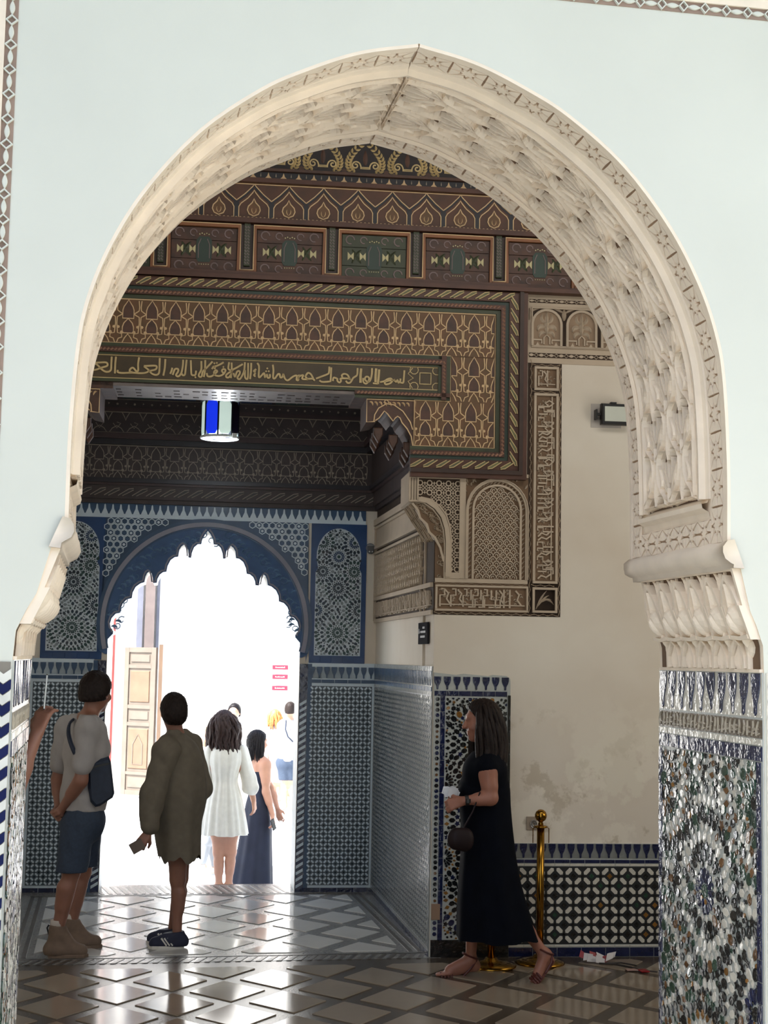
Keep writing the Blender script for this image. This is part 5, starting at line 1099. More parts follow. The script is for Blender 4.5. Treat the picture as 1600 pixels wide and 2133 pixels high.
# ---------------------------------------------------------------- brass barrier posts
def post(x, y, lab):
    t = thing('barrier_post', lab, 'barrier post', (x, y, 0), 'brass barrier posts')
    m = MB(); lathe(m, (x, y, 0), [(.155, 0), (.158, .012), (.150, .022), (.10, .034), (.045, .045), (.036, .06)], 28); m.build('base', brass, t, smooth=True)
    m = MB(); lathe(m, (x, y, .05), [(.024, 0), (.024, .79)], 20); m.build('pole', brass, t, smooth=True)
    m = MB(); lathe(m, (x, y, .84), [(.040, 0), (.044, .004), (.044, .010), (.030, .014), (.018, .018)], 20); m.build('collar', brass, t, smooth=True)
    m = MB(); lathe(m, (x, y, .855), [(.014, 0), (.018, .008), (.013, .018), (.016, .024), (.031, .034), (.038, .052), (.038, .066), (.031, .084), (.016, .096), (.001, .099)], 22); m.build('ball_finial', brass, t, smooth=True)
    m = MB()
    for s in (-1, 1): tube(m, [(x+s*.036, y, .845), (x+s*.052, y-.005, .835), (x+s*.052, y-.005, .745)], .003, 5)
    m.build('hook', brass, t)
post(2.715, 9.20, 'tall brass barrier post with a ball finial right of the walking woman'); post(2.385, 9.14, 'brass barrier post mostly hidden behind the black dress')
# ---------------------------------------------------------------- litter on the floor
tp = thing('barrier_tape', 'crumpled red and white plastic tape on the floor by the low dado', 'tape', (3.07, 9.15, .01)); rs = random.Random(2)
m = MB(); m2 = MB()
for k in range(9):
    x, y = 3.0+.022*k, 9.17+.03*rs.uniform(-1, 1); G = frame((x, y, .03+.02*rs.random()), unit((1, rs.uniform(-.6, .6), rs.uniform(-.5, .5))), unit((rs.uniform(-.3, .3), .5, 1)), unit((.1, -1, .4))); prism(m if k % 3 else m2, G, [(-.03, -.022), (.028, -.02), (.035, .012), (-.02, .026)], -.001, .001)
m.build('white_fold', mat('white_plastic', (206, 200, 198), .4), tp); m2.build('red_fold', mat('red_plastic', (150, 28, 34), .4), tp)
m = MB(); tube(m, [(3.08, 9.13, .012), (3.16, 9.08, .016), (3.24, 9.0, .012), (3.27, 8.93, .008), (3.36, 8.86, .008)], .006, 6); tube(m, [(3.12, 9.12, .012), (3.22, 9.13, .014), (3.3, 9.05, .01)], .005, 6); m.build('cord', mat('dark_cord', (50, 44, 40), .6), tp)
tr = thing('tape_strip', 'flat strip of pink and red tape on the floor near the right jamb', 'tape', (3.27, 8.9, .005)); m = MB(); box(m, 3.19, 8.92, .006, 3.26, 8.965, .011); m.build('white_end', mat('pale_pink_tape', (170, 138, 128), .6), tr); m = MB(); box(m, 3.262, 8.87, .006, 3.315, 8.945, .012); m.build('red_end', mat('red_plastic', (150, 28, 34), .4), tr)
# ---------------------------------------------------------------- bodies: blended distance fields turned into one continuous surface
class Field:
    def __init__(s, pts, h, pad=.16):
        P = np.array(pts, float); s.h = h; s.lo = P.min(0)-pad; n = np.ceil((P.max(0)+pad-s.lo)/h).astype(int)+1
        s.ax = [s.lo[i]+h*np.arange(n[i]) for i in range(3)]; s.D = np.full(n, .2, np.float32)
    def _blk(s, lo, hi):
        i0 = [max(0, int((lo[k]-s.lo[k])/s.h)-1) for k in range(3)]; i1 = [min(s.D.shape[k], int((hi[k]-s.lo[k])/s.h)+3) for k in range(3)]
        if any(i1[k] <= i0[k] for k in range(3)): return None
        sl = tuple(slice(a, b) for a, b in zip(i0, i1)); g = np.meshgrid(*[s.ax[k][sl[k]] for k in range(3)], indexing='ij'); return sl, np.stack(g, -1)
    def _mix(s, sl, d, k):
        a = s.D[sl]; h = np.maximum(k-np.abs(a-d), 0)/k; s.D[sl] = np.minimum(a, d)-h*h*k*.25
    def cone(s, a, b, ra, rb, k=.02, flat=None, f=1.0):
        a, b = np.array(a, float), np.array(b, float); r = max(ra, rb)+k+s.h*2
        q = s._blk(np.minimum(a, b)-r*(1.6 if flat is not None else 1), np.maximum(a, b)+r*(1.6 if flat is not None else 1))
        if q is None: return
        sl, G = q; pa = G-a; ba = b-a
        if flat is not None: pa = pa+(pa@flat)[..., None]*flat*(1/f-1); ba = ba+(ba@flat)*flat*(1/f-1)
        t = np.clip((pa@ba)/max(ba@ba, 1e-9), 0, 1); d = np.linalg.norm(pa-t[..., None]*ba, axis=-1)-(ra+(rb-ra)*t); s._mix(sl, d, k)
    def ell(s, c, r, R=None, k=.015):
        c, r = np.array(c, float), np.array(r, float); m = r.max()+k+s.h*2; q = s._blk(c-m, c+m)
        if q is None: return
        sl, G = q; p = G-c; p = p@(np.array(R).T if R is not None else np.eye(3)); d = (np.linalg.norm(p/r, axis=-1)-1)*r.min(); s._mix(sl, d, k)
    def cut(s, o, n):     # remove the side n points to
        G = [s.ax[k].reshape([-1 if j == k else 1 for j in range(3)]) for k in range(3)]
        s.D = np.maximum(s.D, ((G[0]-o[0])*n[0]+(G[1]-o[1])*n[1]+(G[2]-o[2])*n[2]).astype(np.float32))
    def warp(s, fn):
        G = np.meshgrid(*s.ax, indexing='ij'); s.D = s.D+fn(*G).astype(np.float32)
    def mesh(s, name, mats, pick=None, smooth=True):
        D = s.D; ins = D < 0; S = D.shape; c = np.zeros([x-1 for x in S], int); offs = [(i, j, k) for i in (0, 1) for j in (0, 1) for k in (0, 1)]
        sub = lambda A, o: A[o[0]:S[0]-1+o[0], o[1]:S[1]-1+o[1], o[2]:S[2]-1+o[2]]
        for o in offs: c += sub(ins, o)
        act = (c > 0) & (c < 8); idx = np.argwhere(act); vid = -np.ones(act.shape, int); vid[act] = np.arange(len(idx))
        val = np.stack([D[idx[:, 0]+o[0], idx[:, 1]+o[1], idx[:, 2]+o[2]] for o in offs], 1); acc = np.zeros((len(idx), 3)); cnt = np.zeros(len(idx))
        for i in range(8):
            for j in range(i+1, 8):
                if sum(abs(offs[i][q]-offs[j][q]) for q in range(3)) != 1: continue
                m = (val[:, i] < 0) != (val[:, j] < 0); t = np.where(m, val[:, i]/np.where(m, val[:, i]-val[:, j], 1), 0)
                p = np.array(offs[i])+t[:, None]*(np.array(offs[j])-np.array(offs[i])); acc += p*m[:, None]; cnt += m
        V = s.lo+s.h*(idx+acc/np.maximum(cnt, 1)[:, None]); F = []
        for ax in range(3):
            u, w_ = [(1, 2), (2, 0), (0, 1)][ax]
            A = ins.take(range(S[ax]-1), ax); Bq = ins.take(range(1, S[ax]), ax); e = np.argwhere(A != Bq)
            e = e[(e[:, u] > 0) & (e[:, w_] > 0) & (e[:, u] < S[u]-1) & (e[:, w_] < S[w_]-1)]
            if not len(e): continue
            flip = A[e[:, 0], e[:, 1], e[:, 2]]; q = []
            for du, dw in ((0, 0), (-1, 0), (-1, -1), (0, -1)):
                f = e.copy(); f[:, u] += du; f[:, w_] += dw; q.append(vid[f[:, 0], f[:, 1], f[:, 2]])
            Q = np.stack(q, 1); Q[~flip] = Q[~flip][:, ::-1]; F.append(Q)
        F = np.concatenate(F); F = F[(F >= 0).all(1)]
        me = bpy.data.meshes.new(name); me.vertices.add(len(V)); me.vertices.foreach_set('co', V.ravel()); me.loops.add(F.size); me.loops.foreach_set('vertex_index', F.ravel().astype(np.int32))
        me.polygons.add(len(F)); me.polygons.foreach_set('loop_start', np.arange(0, F.size, 4, dtype=np.int32)); me.polygons.foreach_set('loop_total', np.full(len(F), 4, np.int32))
        for m in (mats if isinstance(mats, (list, tuple)) else [mats]): me.materials.append(m)
        if pick is not None: me.polygons.foreach_set('material_index', pick(V[F].mean(1)).astype(np.int32))
        me.polygons.foreach_set('use_smooth', np.ones(len(F), bool)); me.update(calc_edges=True); me.validate(); return me
def lerp(a, b, t): return np.array(a)*(1-t)+np.array(b)*t
UPV = V3(0, 0, 1)
def hand(f, wr, tip, nrm, sc=1.0, curl=.5, thumb=1, k=.006):
    """palm, four fingers of unequal length bent at two knuckles towards nrm, and a thumb that leaves the side of the palm"""
    d = unit(np.array(tip)-np.array(wr)); n = unit(np.array(nrm)-d*np.dot(nrm, d)); s = np.cross(d, n); wr = np.array(wr, float)
    for q in (-.028, -.010, .010, .027): f.cone(wr+d*.012*sc+s*q*.55*sc, wr+d*.085*sc+s*q*sc, .014*sc, .0125*sc, .012)
    for i, (q, L) in enumerate(((-.030, .062), (-.0105, .074), (.0105, .080), (.030, .072))):
        p = wr+d*.086*sc+s*q*sc; a = curl*(1+.12*(i % 2)); d1 = d*math.cos(a)+n*math.sin(a); d2 = d*math.cos(a*2.1)+n*math.sin(a*2.1)
        p1 = p+d1*L*.5*sc; p2 = p1+d2*L*.5*sc; f.cone(p, p1, .0098*sc, .0088*sc, k); f.cone(p1, p2, .0088*sc, .0072*sc, k)
    p = wr+d*.030*sc+s*thumb*.026*sc; t1 = unit(d*.65+s*thumb*.6+n*.45); p1 = p+t1*.038*sc; p2 = p1+unit(d*.85+s*thumb*.1+n*.5)*.032*sc
    f.cone(p, p1, .0145*sc, .0115*sc, .010); f.cone(p1, p2, .0112*sc, .009*sc, k)
def axes_of(face):
    f = unit(face); l = unit(np.cross(UPV, f)); return f, l, np.cross(f, l)
def head(f, c, face, sc=1.0, k=.014):
    F, L, U = axes_of(face); c = np.array(c, float); Rm = np.array([F, L, U]); at_ = lambda a, b, u: c+(F*a+L*b+U*u)*sc
    f.ell(at_(-.008, 0, .022), np.array((.096, .076, .094))*sc, Rm, k); f.ell(at_(.022, 0, -.040), np.array((.068, .058, .072))*sc, Rm, .03)
    f.cone(at_(.062, 0, -.098), at_(.058, 0, -.088), .022*sc, .024*sc, .025)                      # chin
    f.cone(at_(.086, 0, .012), at_(.108, 0, -.030), .010*sc, .014*sc, .012)                       # nose
    f.cone(at_(.078, -.03, .030), at_(.078, .03, .030), .014*sc, .014*sc, .015)                   # brow
    f.cone(at_(.086, -.018, -.062), at_(.086, .018, -.062), .0075*sc, .0075*sc, .006); f.cone(at_(.084, -.016, -.074), at_(.084, .016, -.074), .008*sc, .008*sc, .006)
    for s in (-1, 1): f.ell(at_(-.004, s*.078, -.010), np.array((.022, .009, .032))*sc, Rm, .006); f.ell(at_(.062, s*.040, -.030), np.array((.026, .020, .022))*sc, Rm, .02)
    return at_
def build_body(J, h, sc=1.0, female=False, hands=None, foot=True):
    """J: joints in metres; one continuous skin surface"""
    G = {k: np.array(v, float) for k, v in J.items() if k not in ('fwd', 'face')}; f = Field(list(G.values()), h); fw = unit(J['fwd']); g = lambda *a: [G[x] for x in a]
    hip, neck = G['hip'], G['neck']; ch = lerp(hip, neck, .68); wa = lerp(hip, neck, .32); l = unit(G['shL']-G['shR'])
    f.cone(lerp(hip, G['hipL'], .8), lerp(hip, G['hipR'], .8), .098*sc, .098*sc, .04, fw, .9); f.cone(hip, wa, .105*sc, .098*sc, .05, fw, .8)
    f.cone(wa, ch, .098*sc, .112*sc, .06, fw, .8); f.cone(ch+l*.06*sc, ch-l*.06*sc, .105*sc, .105*sc, .05, fw, .9)
    f.cone(lerp(ch, neck, .55)+l*.08*sc, lerp(ch, neck, .55)-l*.08*sc, .075*sc, .075*sc, .05, fw, .85)
    f.cone(G['shL'], lerp(G['shL'], neck, .8), .058*sc, .05*sc, .04); f.cone(G['shR'], lerp(G['shR'], neck, .8), .058*sc, .05*sc, .04)
    f.cone(neck-UPV*.03*sc, lerp(neck, G['head'], .75), .056*sc, .049*sc, .03)
    for s in 'LR':
        sh, el, wr = g('sh'+s, 'el'+s, 'wr'+s); f.cone(sh, el, .050*sc, .040*sc, .03); f.cone(lerp(sh, el, .15), lerp(sh, el, .6), .052*sc, .046*sc, .03)
        f.cone(el, wr, .039*sc, .026*sc, .02); f.cone(lerp(el, wr, .08), lerp(el, wr, .45), .041*sc, .038*sc, .02)
        hd = (hands or {}).get(s)
        if hd: hand(f, wr, hd[0], hd[1], sc*.98, hd[2], hd[3])
        else: hand(f, wr, wr+unit(wr-el+np.array((0, 0, -.05)))*.1, fw, sc*.98, .35, 1)
        hp, kn, an, toe = g('hip'+s, 'kn'+s, 'an'+s, 'toe'+s); f.cone(hp, kn, .082*sc, .054*sc, .04); f.cone(hp, lerp(hp, kn, .5), .088*sc, .074*sc, .04)
        cf = .86 if female else 1.0; f.cone(kn, an, .052*sc*cf, .036*sc*cf, .02); bk = lerp(kn, an, .27)-fw*.014*sc; f.cone(bk, lerp(bk, an, .4), .054*sc*cf, .044*sc*cf, .02)
        if foot:
            td = unit(toe-an); heel = an-unit(td*np.array((1, 1, 0))+1e-6)*.03*sc+(0, 0, -.035*sc); f.cone(an, heel, .036*sc, .030*sc, .02); f.cone(an, lerp(an, toe, .6), .037*sc, .032*sc, .025); f.cone(heel, lerp(heel, toe, .7), .030*sc, .030*sc, .02)
            sd = unit(np.cross(td, UPV)); 
            for q in range(5): b0 = lerp(heel, toe, .70)+sd*(.024-.012*q)*sc; f.cone(b0, toe+sd*(.026-.0125*q)*sc-td*abs(q-.8)*.007*sc, .013*sc, (.012 if q == 0 else .009)*sc, .006)
    head(f, G['head'], J['face'], sc); return f
def tagp(name, label, base): return thing(name, label, 'person', base)
def eyes(P, c, face, sc, m):
    F, L, U = axes_of(face)
    for s in (-1, 1):
        mb = MB(); o = np.array(c)+(F*.072+L*s*.032+U*.006)*sc; lathe(mb, o-UPV*.009*sc, [(.001, 0), (.006*sc, .003*sc), (.009*sc, .009*sc), (.006*sc, .015*sc), (.001, .018*sc)], 10); mb.build('eye', m, P, smooth=True)
def loft(rings, mats, name, parent, ry, yc, nf=14, amp=0, n=56, seed=1, power=1.5, jag=0, top=True, smooth=True, dirx=None):
    """cloth shell through measured rings (centre x, z, half width); soft pleats grow towards the hem"""
    r = random.Random(seed); ph = [r.uniform(0, 6.28) for _ in range(4)]; vs = []; K = np.array(rings, float); t = np.linspace(0, 1, len(K)); tt = np.linspace(0, 1, max(28, len(K)*4))
    sm = np.stack([np.interp(tt, t, K[:, i]) for i in range(3)], 1)
    for _ in range(2): sm[1:-1] = (sm[:-2]+2*sm[1:-1]+sm[2:])/4
    m = len(sm); ryv = np.interp(tt, np.linspace(0, 1, len(ry)), ry) if isinstance(ry, (list, tuple)) else np.full(m, ry); ycv = np.interp(tt, np.linspace(0, 1, len(yc)), yc) if isinstance(yc, (list, tuple)) else np.full(m, yc)
    for i, (cx, z, rx) in enumerate(sm):
        a = amp*(tt[i]**power)
        for j in range(n):
            th = 2*PI*j/n; fo = math.cos(nf*th+ph[0]+.6*math.sin(3*th+ph[1]))*.6+math.cos((nf*.5+1)*th+ph[2])*.4; k = 1+a*fo
            x, y = cx+rx*k*math.cos(th), ycv[i]+ryv[i]*k*math.sin(th); zz = z+(jag*math.sin(5*th+ph[3])+jag*.6*math.sin(11*th) if i > m-4 else 0); vs.append((x, y, zz))
    fs = [(i*n+j, (i+1)*n+j, (i+1)*n+(j+1) % n, i*n+(j+1) % n) for i in range(m-1) for j in range(n)]
    if top: fs.append(tuple(range(n)))
    mb = MB(); mb.add(vs, fs); return mb.build(name, mats, parent, smooth=smooth)
def locks(mb, c, face, sc, length, n, seed, wave=.012, spread=1.0, r=.011, back=.02, zmin=-.02, drop=.035):
    rn = random.Random(seed); F, L, U = axes_of(face)
    for i in range(n):
        th = rn.uniform(PI*.42, PI*1.58) if rn.random() < .9 else rn.uniform(PI*.36, PI*1.64); el = rn.uniform(-.15, 1.25)
        d = F*math.cos(th)*math.cos(el)+L*math.sin(th)*math.cos(el)+U*math.sin(el); p0 = np.array(c)+(U*.022+d*np.array(.092))*sc
        out = F*math.cos(th)+L*math.sin(th); pts = [p0]; p = np.array(p0); ln = length*rn.uniform(.82, 1.08)*sc+.06*math.sin(max(el, 0)); ph = rn.uniform(0, 6); st = 12
        for k in range(1, st+1):
            t = k/st; pull = max(0, .10*sc-np.linalg.norm((p-np.array(c))[:2]))*.5 if p[2] > c[2]-.12*sc else 0
            p = p+np.array((0, 0, -ln/st*min(1, .35+t*1.6)))+out*(pull+.010*sc*spread*math.cos(t*2.6))*.8+(L*math.sin(ph+t*11)+F*math.cos(ph+t*9)*.6)*wave*.5; pts.append(p.copy())
        tube(mb, pts, [r*sc*(.9 if k < 8 else .9-.17*(k-8)) for k in range(st+1)], 6)
def cap_hair(c, face, sc, m, P, low=-.03, thick=.014, name='hair', bangs=False, h=.007, noise=.004):
    F, L, U = axes_of(face); f = Field([np.array(c)-.13*sc, np.array(c)+.14*sc], h*sc, .05); Rm = np.array([F, L, U])
    f.ell(np.array(c)+(F*-.012+U*.024)*sc, np.array((.094+thick, .076+thick, .092+thick))*sc, Rm, .01)
    f.ell(np.array(c)+(F*-.045+U*-.03)*sc, np.array((.058+thick, .066+thick*.8, .07))*sc, Rm, .03)
    f.warp(lambda x, y, z: noise*sc*(np.sin(x*210+np.sin(z*90)*2)*np.sin(y*190+np.cos(z*70)*2)))
    o = np.array(c)+(F*.062+U*.055)*sc; f.cut(o, unit(F*.85-U*.55)); f.cut(np.array(c)+(F*.03+U*-.01)*sc, unit(F*.75-U*.66)); f.cut(np.array(c)+U*low*sc-F*.05*sc, unit(-U*1.0+F*.15)); return link(name, f.mesh(name, m), P)
def shoe(P, an, toe, sc, mu, ms, floor_z, boot=0.0, name='shoe', stripes=None, lace=None, label=None, w=1.0, h=.006):
    an, toe = np.array(an, float), np.array(toe, float); d = unit((toe-an)*(1, 1, 0)); s = np.cross(UPV, d); z = floor_z
    heel = np.array((an[0], an[1], z))-d*.045*sc; tp = np.array((toe[0], toe[1], z)); f = Field([heel, tp, an+UPV*(.06+boot)], h, .09)
    f.cone(heel+UPV*.045*sc+d*.01, heel+UPV*.045*sc+d*.09*sc, .044*sc, .042*sc, .02); f.cone(heel+UPV*.042*sc+d*.08*sc, tp+UPV*.036*sc-d*.045*sc, .046*sc*w, .040*sc*w, .02)
    f.cone(an+UPV*(.0+boot), heel+UPV*.05*sc+d*.035*sc, .046*sc, .047*sc, .03); f.cone(an+UPV*boot*.6+d*.01, lerp(heel, tp, .62)+UPV*.045*sc, .042*sc, .034*sc, .03)
    f.cut((0, 0, z+.016), (0, 0, -1)); f.cut(an+UPV*(boot+.012), unit(UPV+d*.12)); o = link(name, f.mesh(name, mu), P); tag(o, label)
    prof_ = [(-.005, .0), (.0, .030), (.06, .040), (.13, .046), (.19, .047), (.24, .036), (.268, .0)]; L = np.linalg.norm(tp-heel); q = [(a/.268*L, b*sc*w) for a, b in prof_]
    out = [(a, b) for a, b in q]+[(a, -b) for a, b in q[::-1]][1:-1]; FS = frame(heel, d, s, UPV); mb = MB(); prism(mb, FS, out, .0, .022, 0, .004); mb.build('sole', ms, o)
    if stripes is not None:
        for g in (-1, 1):
            for k in range(3):
                a = L*(.36+.085*k); mb = MB(); pts = [FS(a+.035*t-.01, g*(.0475*sc*w-.006*t*t-.002), .026+.046*t) for t in np.linspace(0, 1, 5)]; tube(mb, pts, .0065, 5); mb.build('stripe', stripes, o)
    if lace is not None:
        mb = MB()
        for k in range(4): a = L*(.42+.06*k); zt = .098-.014*k+boot*.35*(1-k/4); tube(mb, [FS(a, -.026, zt-.012), FS(a+.004, 0, zt), FS(a, .026, zt-.012)], .004, 5)
        mb.build('lace', lace, o)
    return o
# ---------------------------------------------------------------- people
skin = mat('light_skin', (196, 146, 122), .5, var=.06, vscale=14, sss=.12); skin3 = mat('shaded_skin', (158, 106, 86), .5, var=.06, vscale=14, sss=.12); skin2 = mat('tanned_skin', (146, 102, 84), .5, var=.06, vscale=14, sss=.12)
brown_hair = mat('dark_brown_hair', (34, 25, 22), .55, var=.3, vscale=60, spec=.2); black_hair = mat('black_hair', (24, 20, 22), .5, var=.3, vscale=60, spec=.2); ginger = mat('ginger_hair', (206, 112, 58), .5, var=.2, vscale=60); blonde = mat('blonde_hair', (196, 158, 104), .5, var=.2, vscale=60); chestnut = mat('chestnut_hair', (58, 42, 38), .5, var=.35, vscale=50, spec=.25)
tee_white = mat('white_cotton', (166, 162, 160), .85, var=.04, vscale=20, bump=.2, bscale=120); denim = mat('blue_denim', (50, 62, 80), .85, var=.12, vscale=60); robe_c = mat('olive_brown_linen', (112, 104, 90), .9, var=.1, vscale=20, bump=.25, bscale=120)
dress_white = mat('cream_gauze', (232, 228, 218), .85, var=.05, vscale=18, bump=.3, bscale=110); black_cloth = mat('black_jersey', (7, 10, 19), .9, var=.2, vscale=12, spec=.12); navy_cloth = mat('midnight_blue_cloth', (26, 32, 52), .8, var=.15, vscale=10)
suede = mat('sand_suede', (122, 102, 86), .85, var=.1, vscale=30); sole_c = mat('grey_rubber', (120, 112, 104), .7); sneaker = mat('navy_suede', (36, 40, 62), .7, var=.12, vscale=20); off_white = mat('off_white_leather', (222, 218, 208), .5); leather_red = mat('oxblood_leather', (86, 36, 30), .45, var=.15, vscale=20)
eye_m = mat('eye_surface', (112, 96, 88), .3); strap_m = mat('dark_navy_nylon', (36, 46, 64), .6, var=.15, vscale=30); grey_cloth = mat('grey_trouser_cloth', (132, 136, 142), .85, var=.08)
def tee(J, h, m, P, sc, sleeve, hem_z, name='shirt', grow=.016, neckcut=.02, slack=.012):
    G = {k: np.array(v, float) for k, v in J.items()}; f = Field([G['shL'], G['shR'], G['hip'], G['neck'], G['elL'], G['elR']], h, .2); fw = unit(J['fwd']); hip, neck = G['hip'], G['neck']; ch = lerp(hip, neck, .68); wa = lerp(hip, neck, .3); l = unit(G['shL']-G['shR'])
    f.cone(hip-UPV*.05+l*.05*sc, hip-UPV*.05-l*.05*sc, .118*sc+grow, .118*sc+grow, .06, fw, .95); f.cone(hip-UPV*.06, wa, .118*sc+grow+slack, .114*sc+grow+slack, .06, fw, .85); f.cone(wa, ch, .114*sc+grow+slack, .118*sc+grow, .06, fw, .85)
    f.cone(ch+l*.06*sc, ch-l*.06*sc, .108*sc+grow, .108*sc+grow, .05, fw, .95); f.cone(lerp(ch, neck, .55)+l*.08*sc, lerp(ch, neck, .55)-l*.08*sc, .078*sc+grow, .078*sc+grow, .05, fw, .9)
    for s in 'LR':
        sh, el = G['sh'+s], G['el'+s]; f.cone(sh, lerp(sh, neck, .75), .062*sc+grow*.6, .052*sc+grow*.3, .04); e = lerp(sh, el, sleeve); f.cone(sh, e, .054*sc+grow*.7, .052*sc+grow, .03)
    f.warp(lambda x, y, z: .006*np.sin(z*26+x*22+2*np.sin(y*13))*np.sin(x*19-y*23+z*9))
    f.cut((0, 0, hem_z), (0, 0, -1)); f.cut(neck+UPV*neckcut, (0, 0, 1)); return link(name, f.mesh(name, m), P)
def shorts(J, h, m, P, sc, top_z, hem_z, name='shorts', grow=.02):
    G = {k: np.array(v, float) for k, v in J.items()}; fw = unit(J['fwd']); f = Field([G['hip'], G['knL'], G['knR'], G['hip']+UPV*.15], h, .18); hip = G['hip']; l = unit(G['shL']-G['shR'])
    f.cone(hip+l*.06*sc, hip-l*.06*sc, .102*sc+grow, .102*sc+grow, .05, fw, .95); f.cone(hip, hip+UPV*.14, .108*sc+grow, .104*sc+grow*.6, .05, fw, .88)
    for s in 'LR': f.cone(G['hip'+s], lerp(G['hip'+s], G['kn'+s], 1.0), .088*sc+grow, .072*sc+grow, .03)
    f.warp(lambda x, y, z: .005*np.sin(z*30+x*40)*np.sin(x*25-y*33)); f.cut((0, 0, hem_z), (0, 0, -1)); f.cut((0, 0, top_z), (0, 0, 1)); return link(name, f.mesh(name, m), P)

# --- man with a sling bag, hands behind his back
J = dict(head=(-0.073, 9.800, 1.635), neck=(-0.118, 9.780, 1.476), shL=(-0.258, 9.930, 1.404), shR=(-0.120, 9.620, 1.426), elL=(-0.299, 10.000, 1.070), elR=(-0.146, 9.600, 1.094), wrL=(-0.285, 9.860, 0.896), wrR=(-0.266, 9.740, 0.893), hip=(-0.133, 9.800, 0.815),
         hipL=(-0.118, 9.880, 0.776), hipR=(-0.155, 9.720, 0.794), knL=(-0.120, 9.930, 0.488), knR=(-0.185, 9.670, 0.525), anL=(-0.183, 9.960, 0.142), anR=(-0.259, 9.680, 0.149), toeL=(0.022, 9.970, -0.010), toeR=(-0.062, 9.670, 0.001), fwd=(.86, .5, 0), face=(.62, .78, -.05))
P1 = tagp('person', 'man in white tee and navy shorts with a sling bag, hands behind his back', (-.13, 9.8, 0))
f = build_body(J, .0075, 1.04, hands={'R': ((-0.312, 9.840, 0.835), (.2, .6, .2), .7, 1), 'L': ((-0.307, 9.780, 0.853), (.3, -.5, .1), .6, -1)}, foot=False)
link('body', f.mesh('body', skin2), P1); eyes(P1, J['head'], J['face'], 1.04, eye_m)
cap_hair(J['head'], J['face'], 1.06, brown_hair, P1, low=-.055, thick=.016)
tee(J, .008, tee_white, P1, 1.04, .72, J['hip'][2]+.075, slack=.02); shorts(J, .008, denim, P1, 1.04, J['hip'][2]+.11, J['knL'][2]+.035)
sk = mat('pale_sock', (196, 186, 176), .9)
for a, t, w_ in (('anL', 'toeL', 1), ('anR', 'toeR', 1)):
    mb = MB(); A = np.array(J[a]); tube(mb, [A+(0, 0, .03), A+(0, 0, .055), A+(0, 0, .078)], [.046, .045, .044], 14); mb.build('sock', sk, P1, smooth=True)
    o = shoe(P1, J[a], J[t], 1.05, suede, suede, 0.0, .035, 'boot', lace=strap_m); d = unit((np.array(J[t])-A)*(1, 1, 0)); mb = MB(); tube(mb, [A-d*.05+(0, 0, -.01), A-d*.062+(0, 0, .03), A-d*.05+(0, 0, .05)], .006, 5); mb.build('pull_tab', black_plastic, o)
bag = thing('sling_bag', 'dark navy sling bag hanging at the hip of the man in the white tee', 'bag', (-0.033, 9.660, 1.044))
G = frame((-0.039, 9.620, 1.071), (1, .06, 0), (0, 0, 1), (.06, -1, 0)); K = 316.0; Q = [((x-205)/K, (1632-y)/K) for x, y in ((184,1590),(205,1584),(224,1580),(228,1590),(237,1652),(234,1660),(210,1676),(201,1678),(191,1668),(185,1640))]
mb = MB(); prism(mb, G, Q, -.10, -.045, 0, .012); prism(mb, G, Q, -.05, .012, 0, .018); mb.build('pouch', strap_m, bag)
mb = MB(); ribbon(mb, G, [((x-205)/K, (1632-y)/K) for x, y in ((187,1602),(206,1596),(226,1592))], .012, .008, .018); mb.build('flap_zip', black_plastic, bag)
mb = MB(); S_ = [(-0.100, 9.630, 1.195), (-0.160, 9.600, 1.221), (-0.203, 9.585, 1.287), (-0.234, 9.640, 1.373), (-0.233, 9.720, 1.435), (-0.203, 9.820, 1.464), (-0.162, 9.930, 1.451), (-0.106, 9.980, 1.387), (-0.064, 9.950, 1.265), (-0.041, 9.840, 1.156)]
S2 = spline(S_, 4); vs = []; [vs.extend((tuple(p-V3(.012, -.004, .008)), tuple(p+V3(.012, -.004, .008)))) for p in S2]; mb.add(vs, [(2*i, 2*i+1, 2*i+3, 2*i+2) for i in range(len(S2)-1)]); tube(mb, [p for p in S2], .009, 6); mb.build('strap', strap_m, bag)

# --- short haired person in a loose robe and striped sneakers
J = dict(head=(0.427, 9.970, 1.512), neck=(0.448, 9.980, 1.361), shL=(0.383, 9.820, 1.258), shR=(0.552, 10.120, 1.272), elL=(0.302, 9.780, 0.974), elR=(0.635, 10.100, 1.008), wrL=(0.284, 9.740, 0.758), wrR=(0.569, 9.950, 0.835), hip=(0.483, 9.980, 0.825), hipL=(0.477, 9.900, 0.803), hipR=(0.497, 10.050, 0.787),
         knL=(0.487, 9.920, 0.433), knR=(0.511, 10.040, 0.421), anL=(0.493, 9.900, 0.107), anR=(0.472, 10.060, 0.101), toeL=(0.310, 9.900, 0.001), toeR=(0.301, 10.070, 0.034), fwd=(-.95, .3, 0), face=(-.25, .97, -.02))
P2 = tagp('person', 'short haired person in a loose olive robe and navy striped sneakers', (.41, 9.97, 0))
f = build_body(J, .0075, .98, True, hands={'L': ((0.249, 9.720, 0.703), (.3, .8, .2), .8, 1)}, foot=False); link('body', f.mesh('body', skin2), P2); eyes(P2, J['head'], J['face'], .98, eye_m)
cap_hair(J['head'], J['face'], 1.0, brown_hair, P2, low=-.085, thick=.012)
loft([(0.456, 1.371, 0.047), (0.471, 1.327, 0.097), (0.479, 1.262, 0.132), (0.479, 1.156, 0.163), (0.476, 1.019, 0.186), (0.472, 0.895, 0.181), (0.473, 0.802, 0.157), (0.483, 0.678, 0.145), (0.496, 0.567, 0.135)], robe_c, 'robe', P2, [.08, .13, .17, .2, .21, .21, .2, .2, .2], 9.97, 7, .085, seed=3, jag=.018)
f = Field([J['shL'], J['elL'], J['wrL'], J['shR'], J['elR'], J['wrR']], .008, .12)
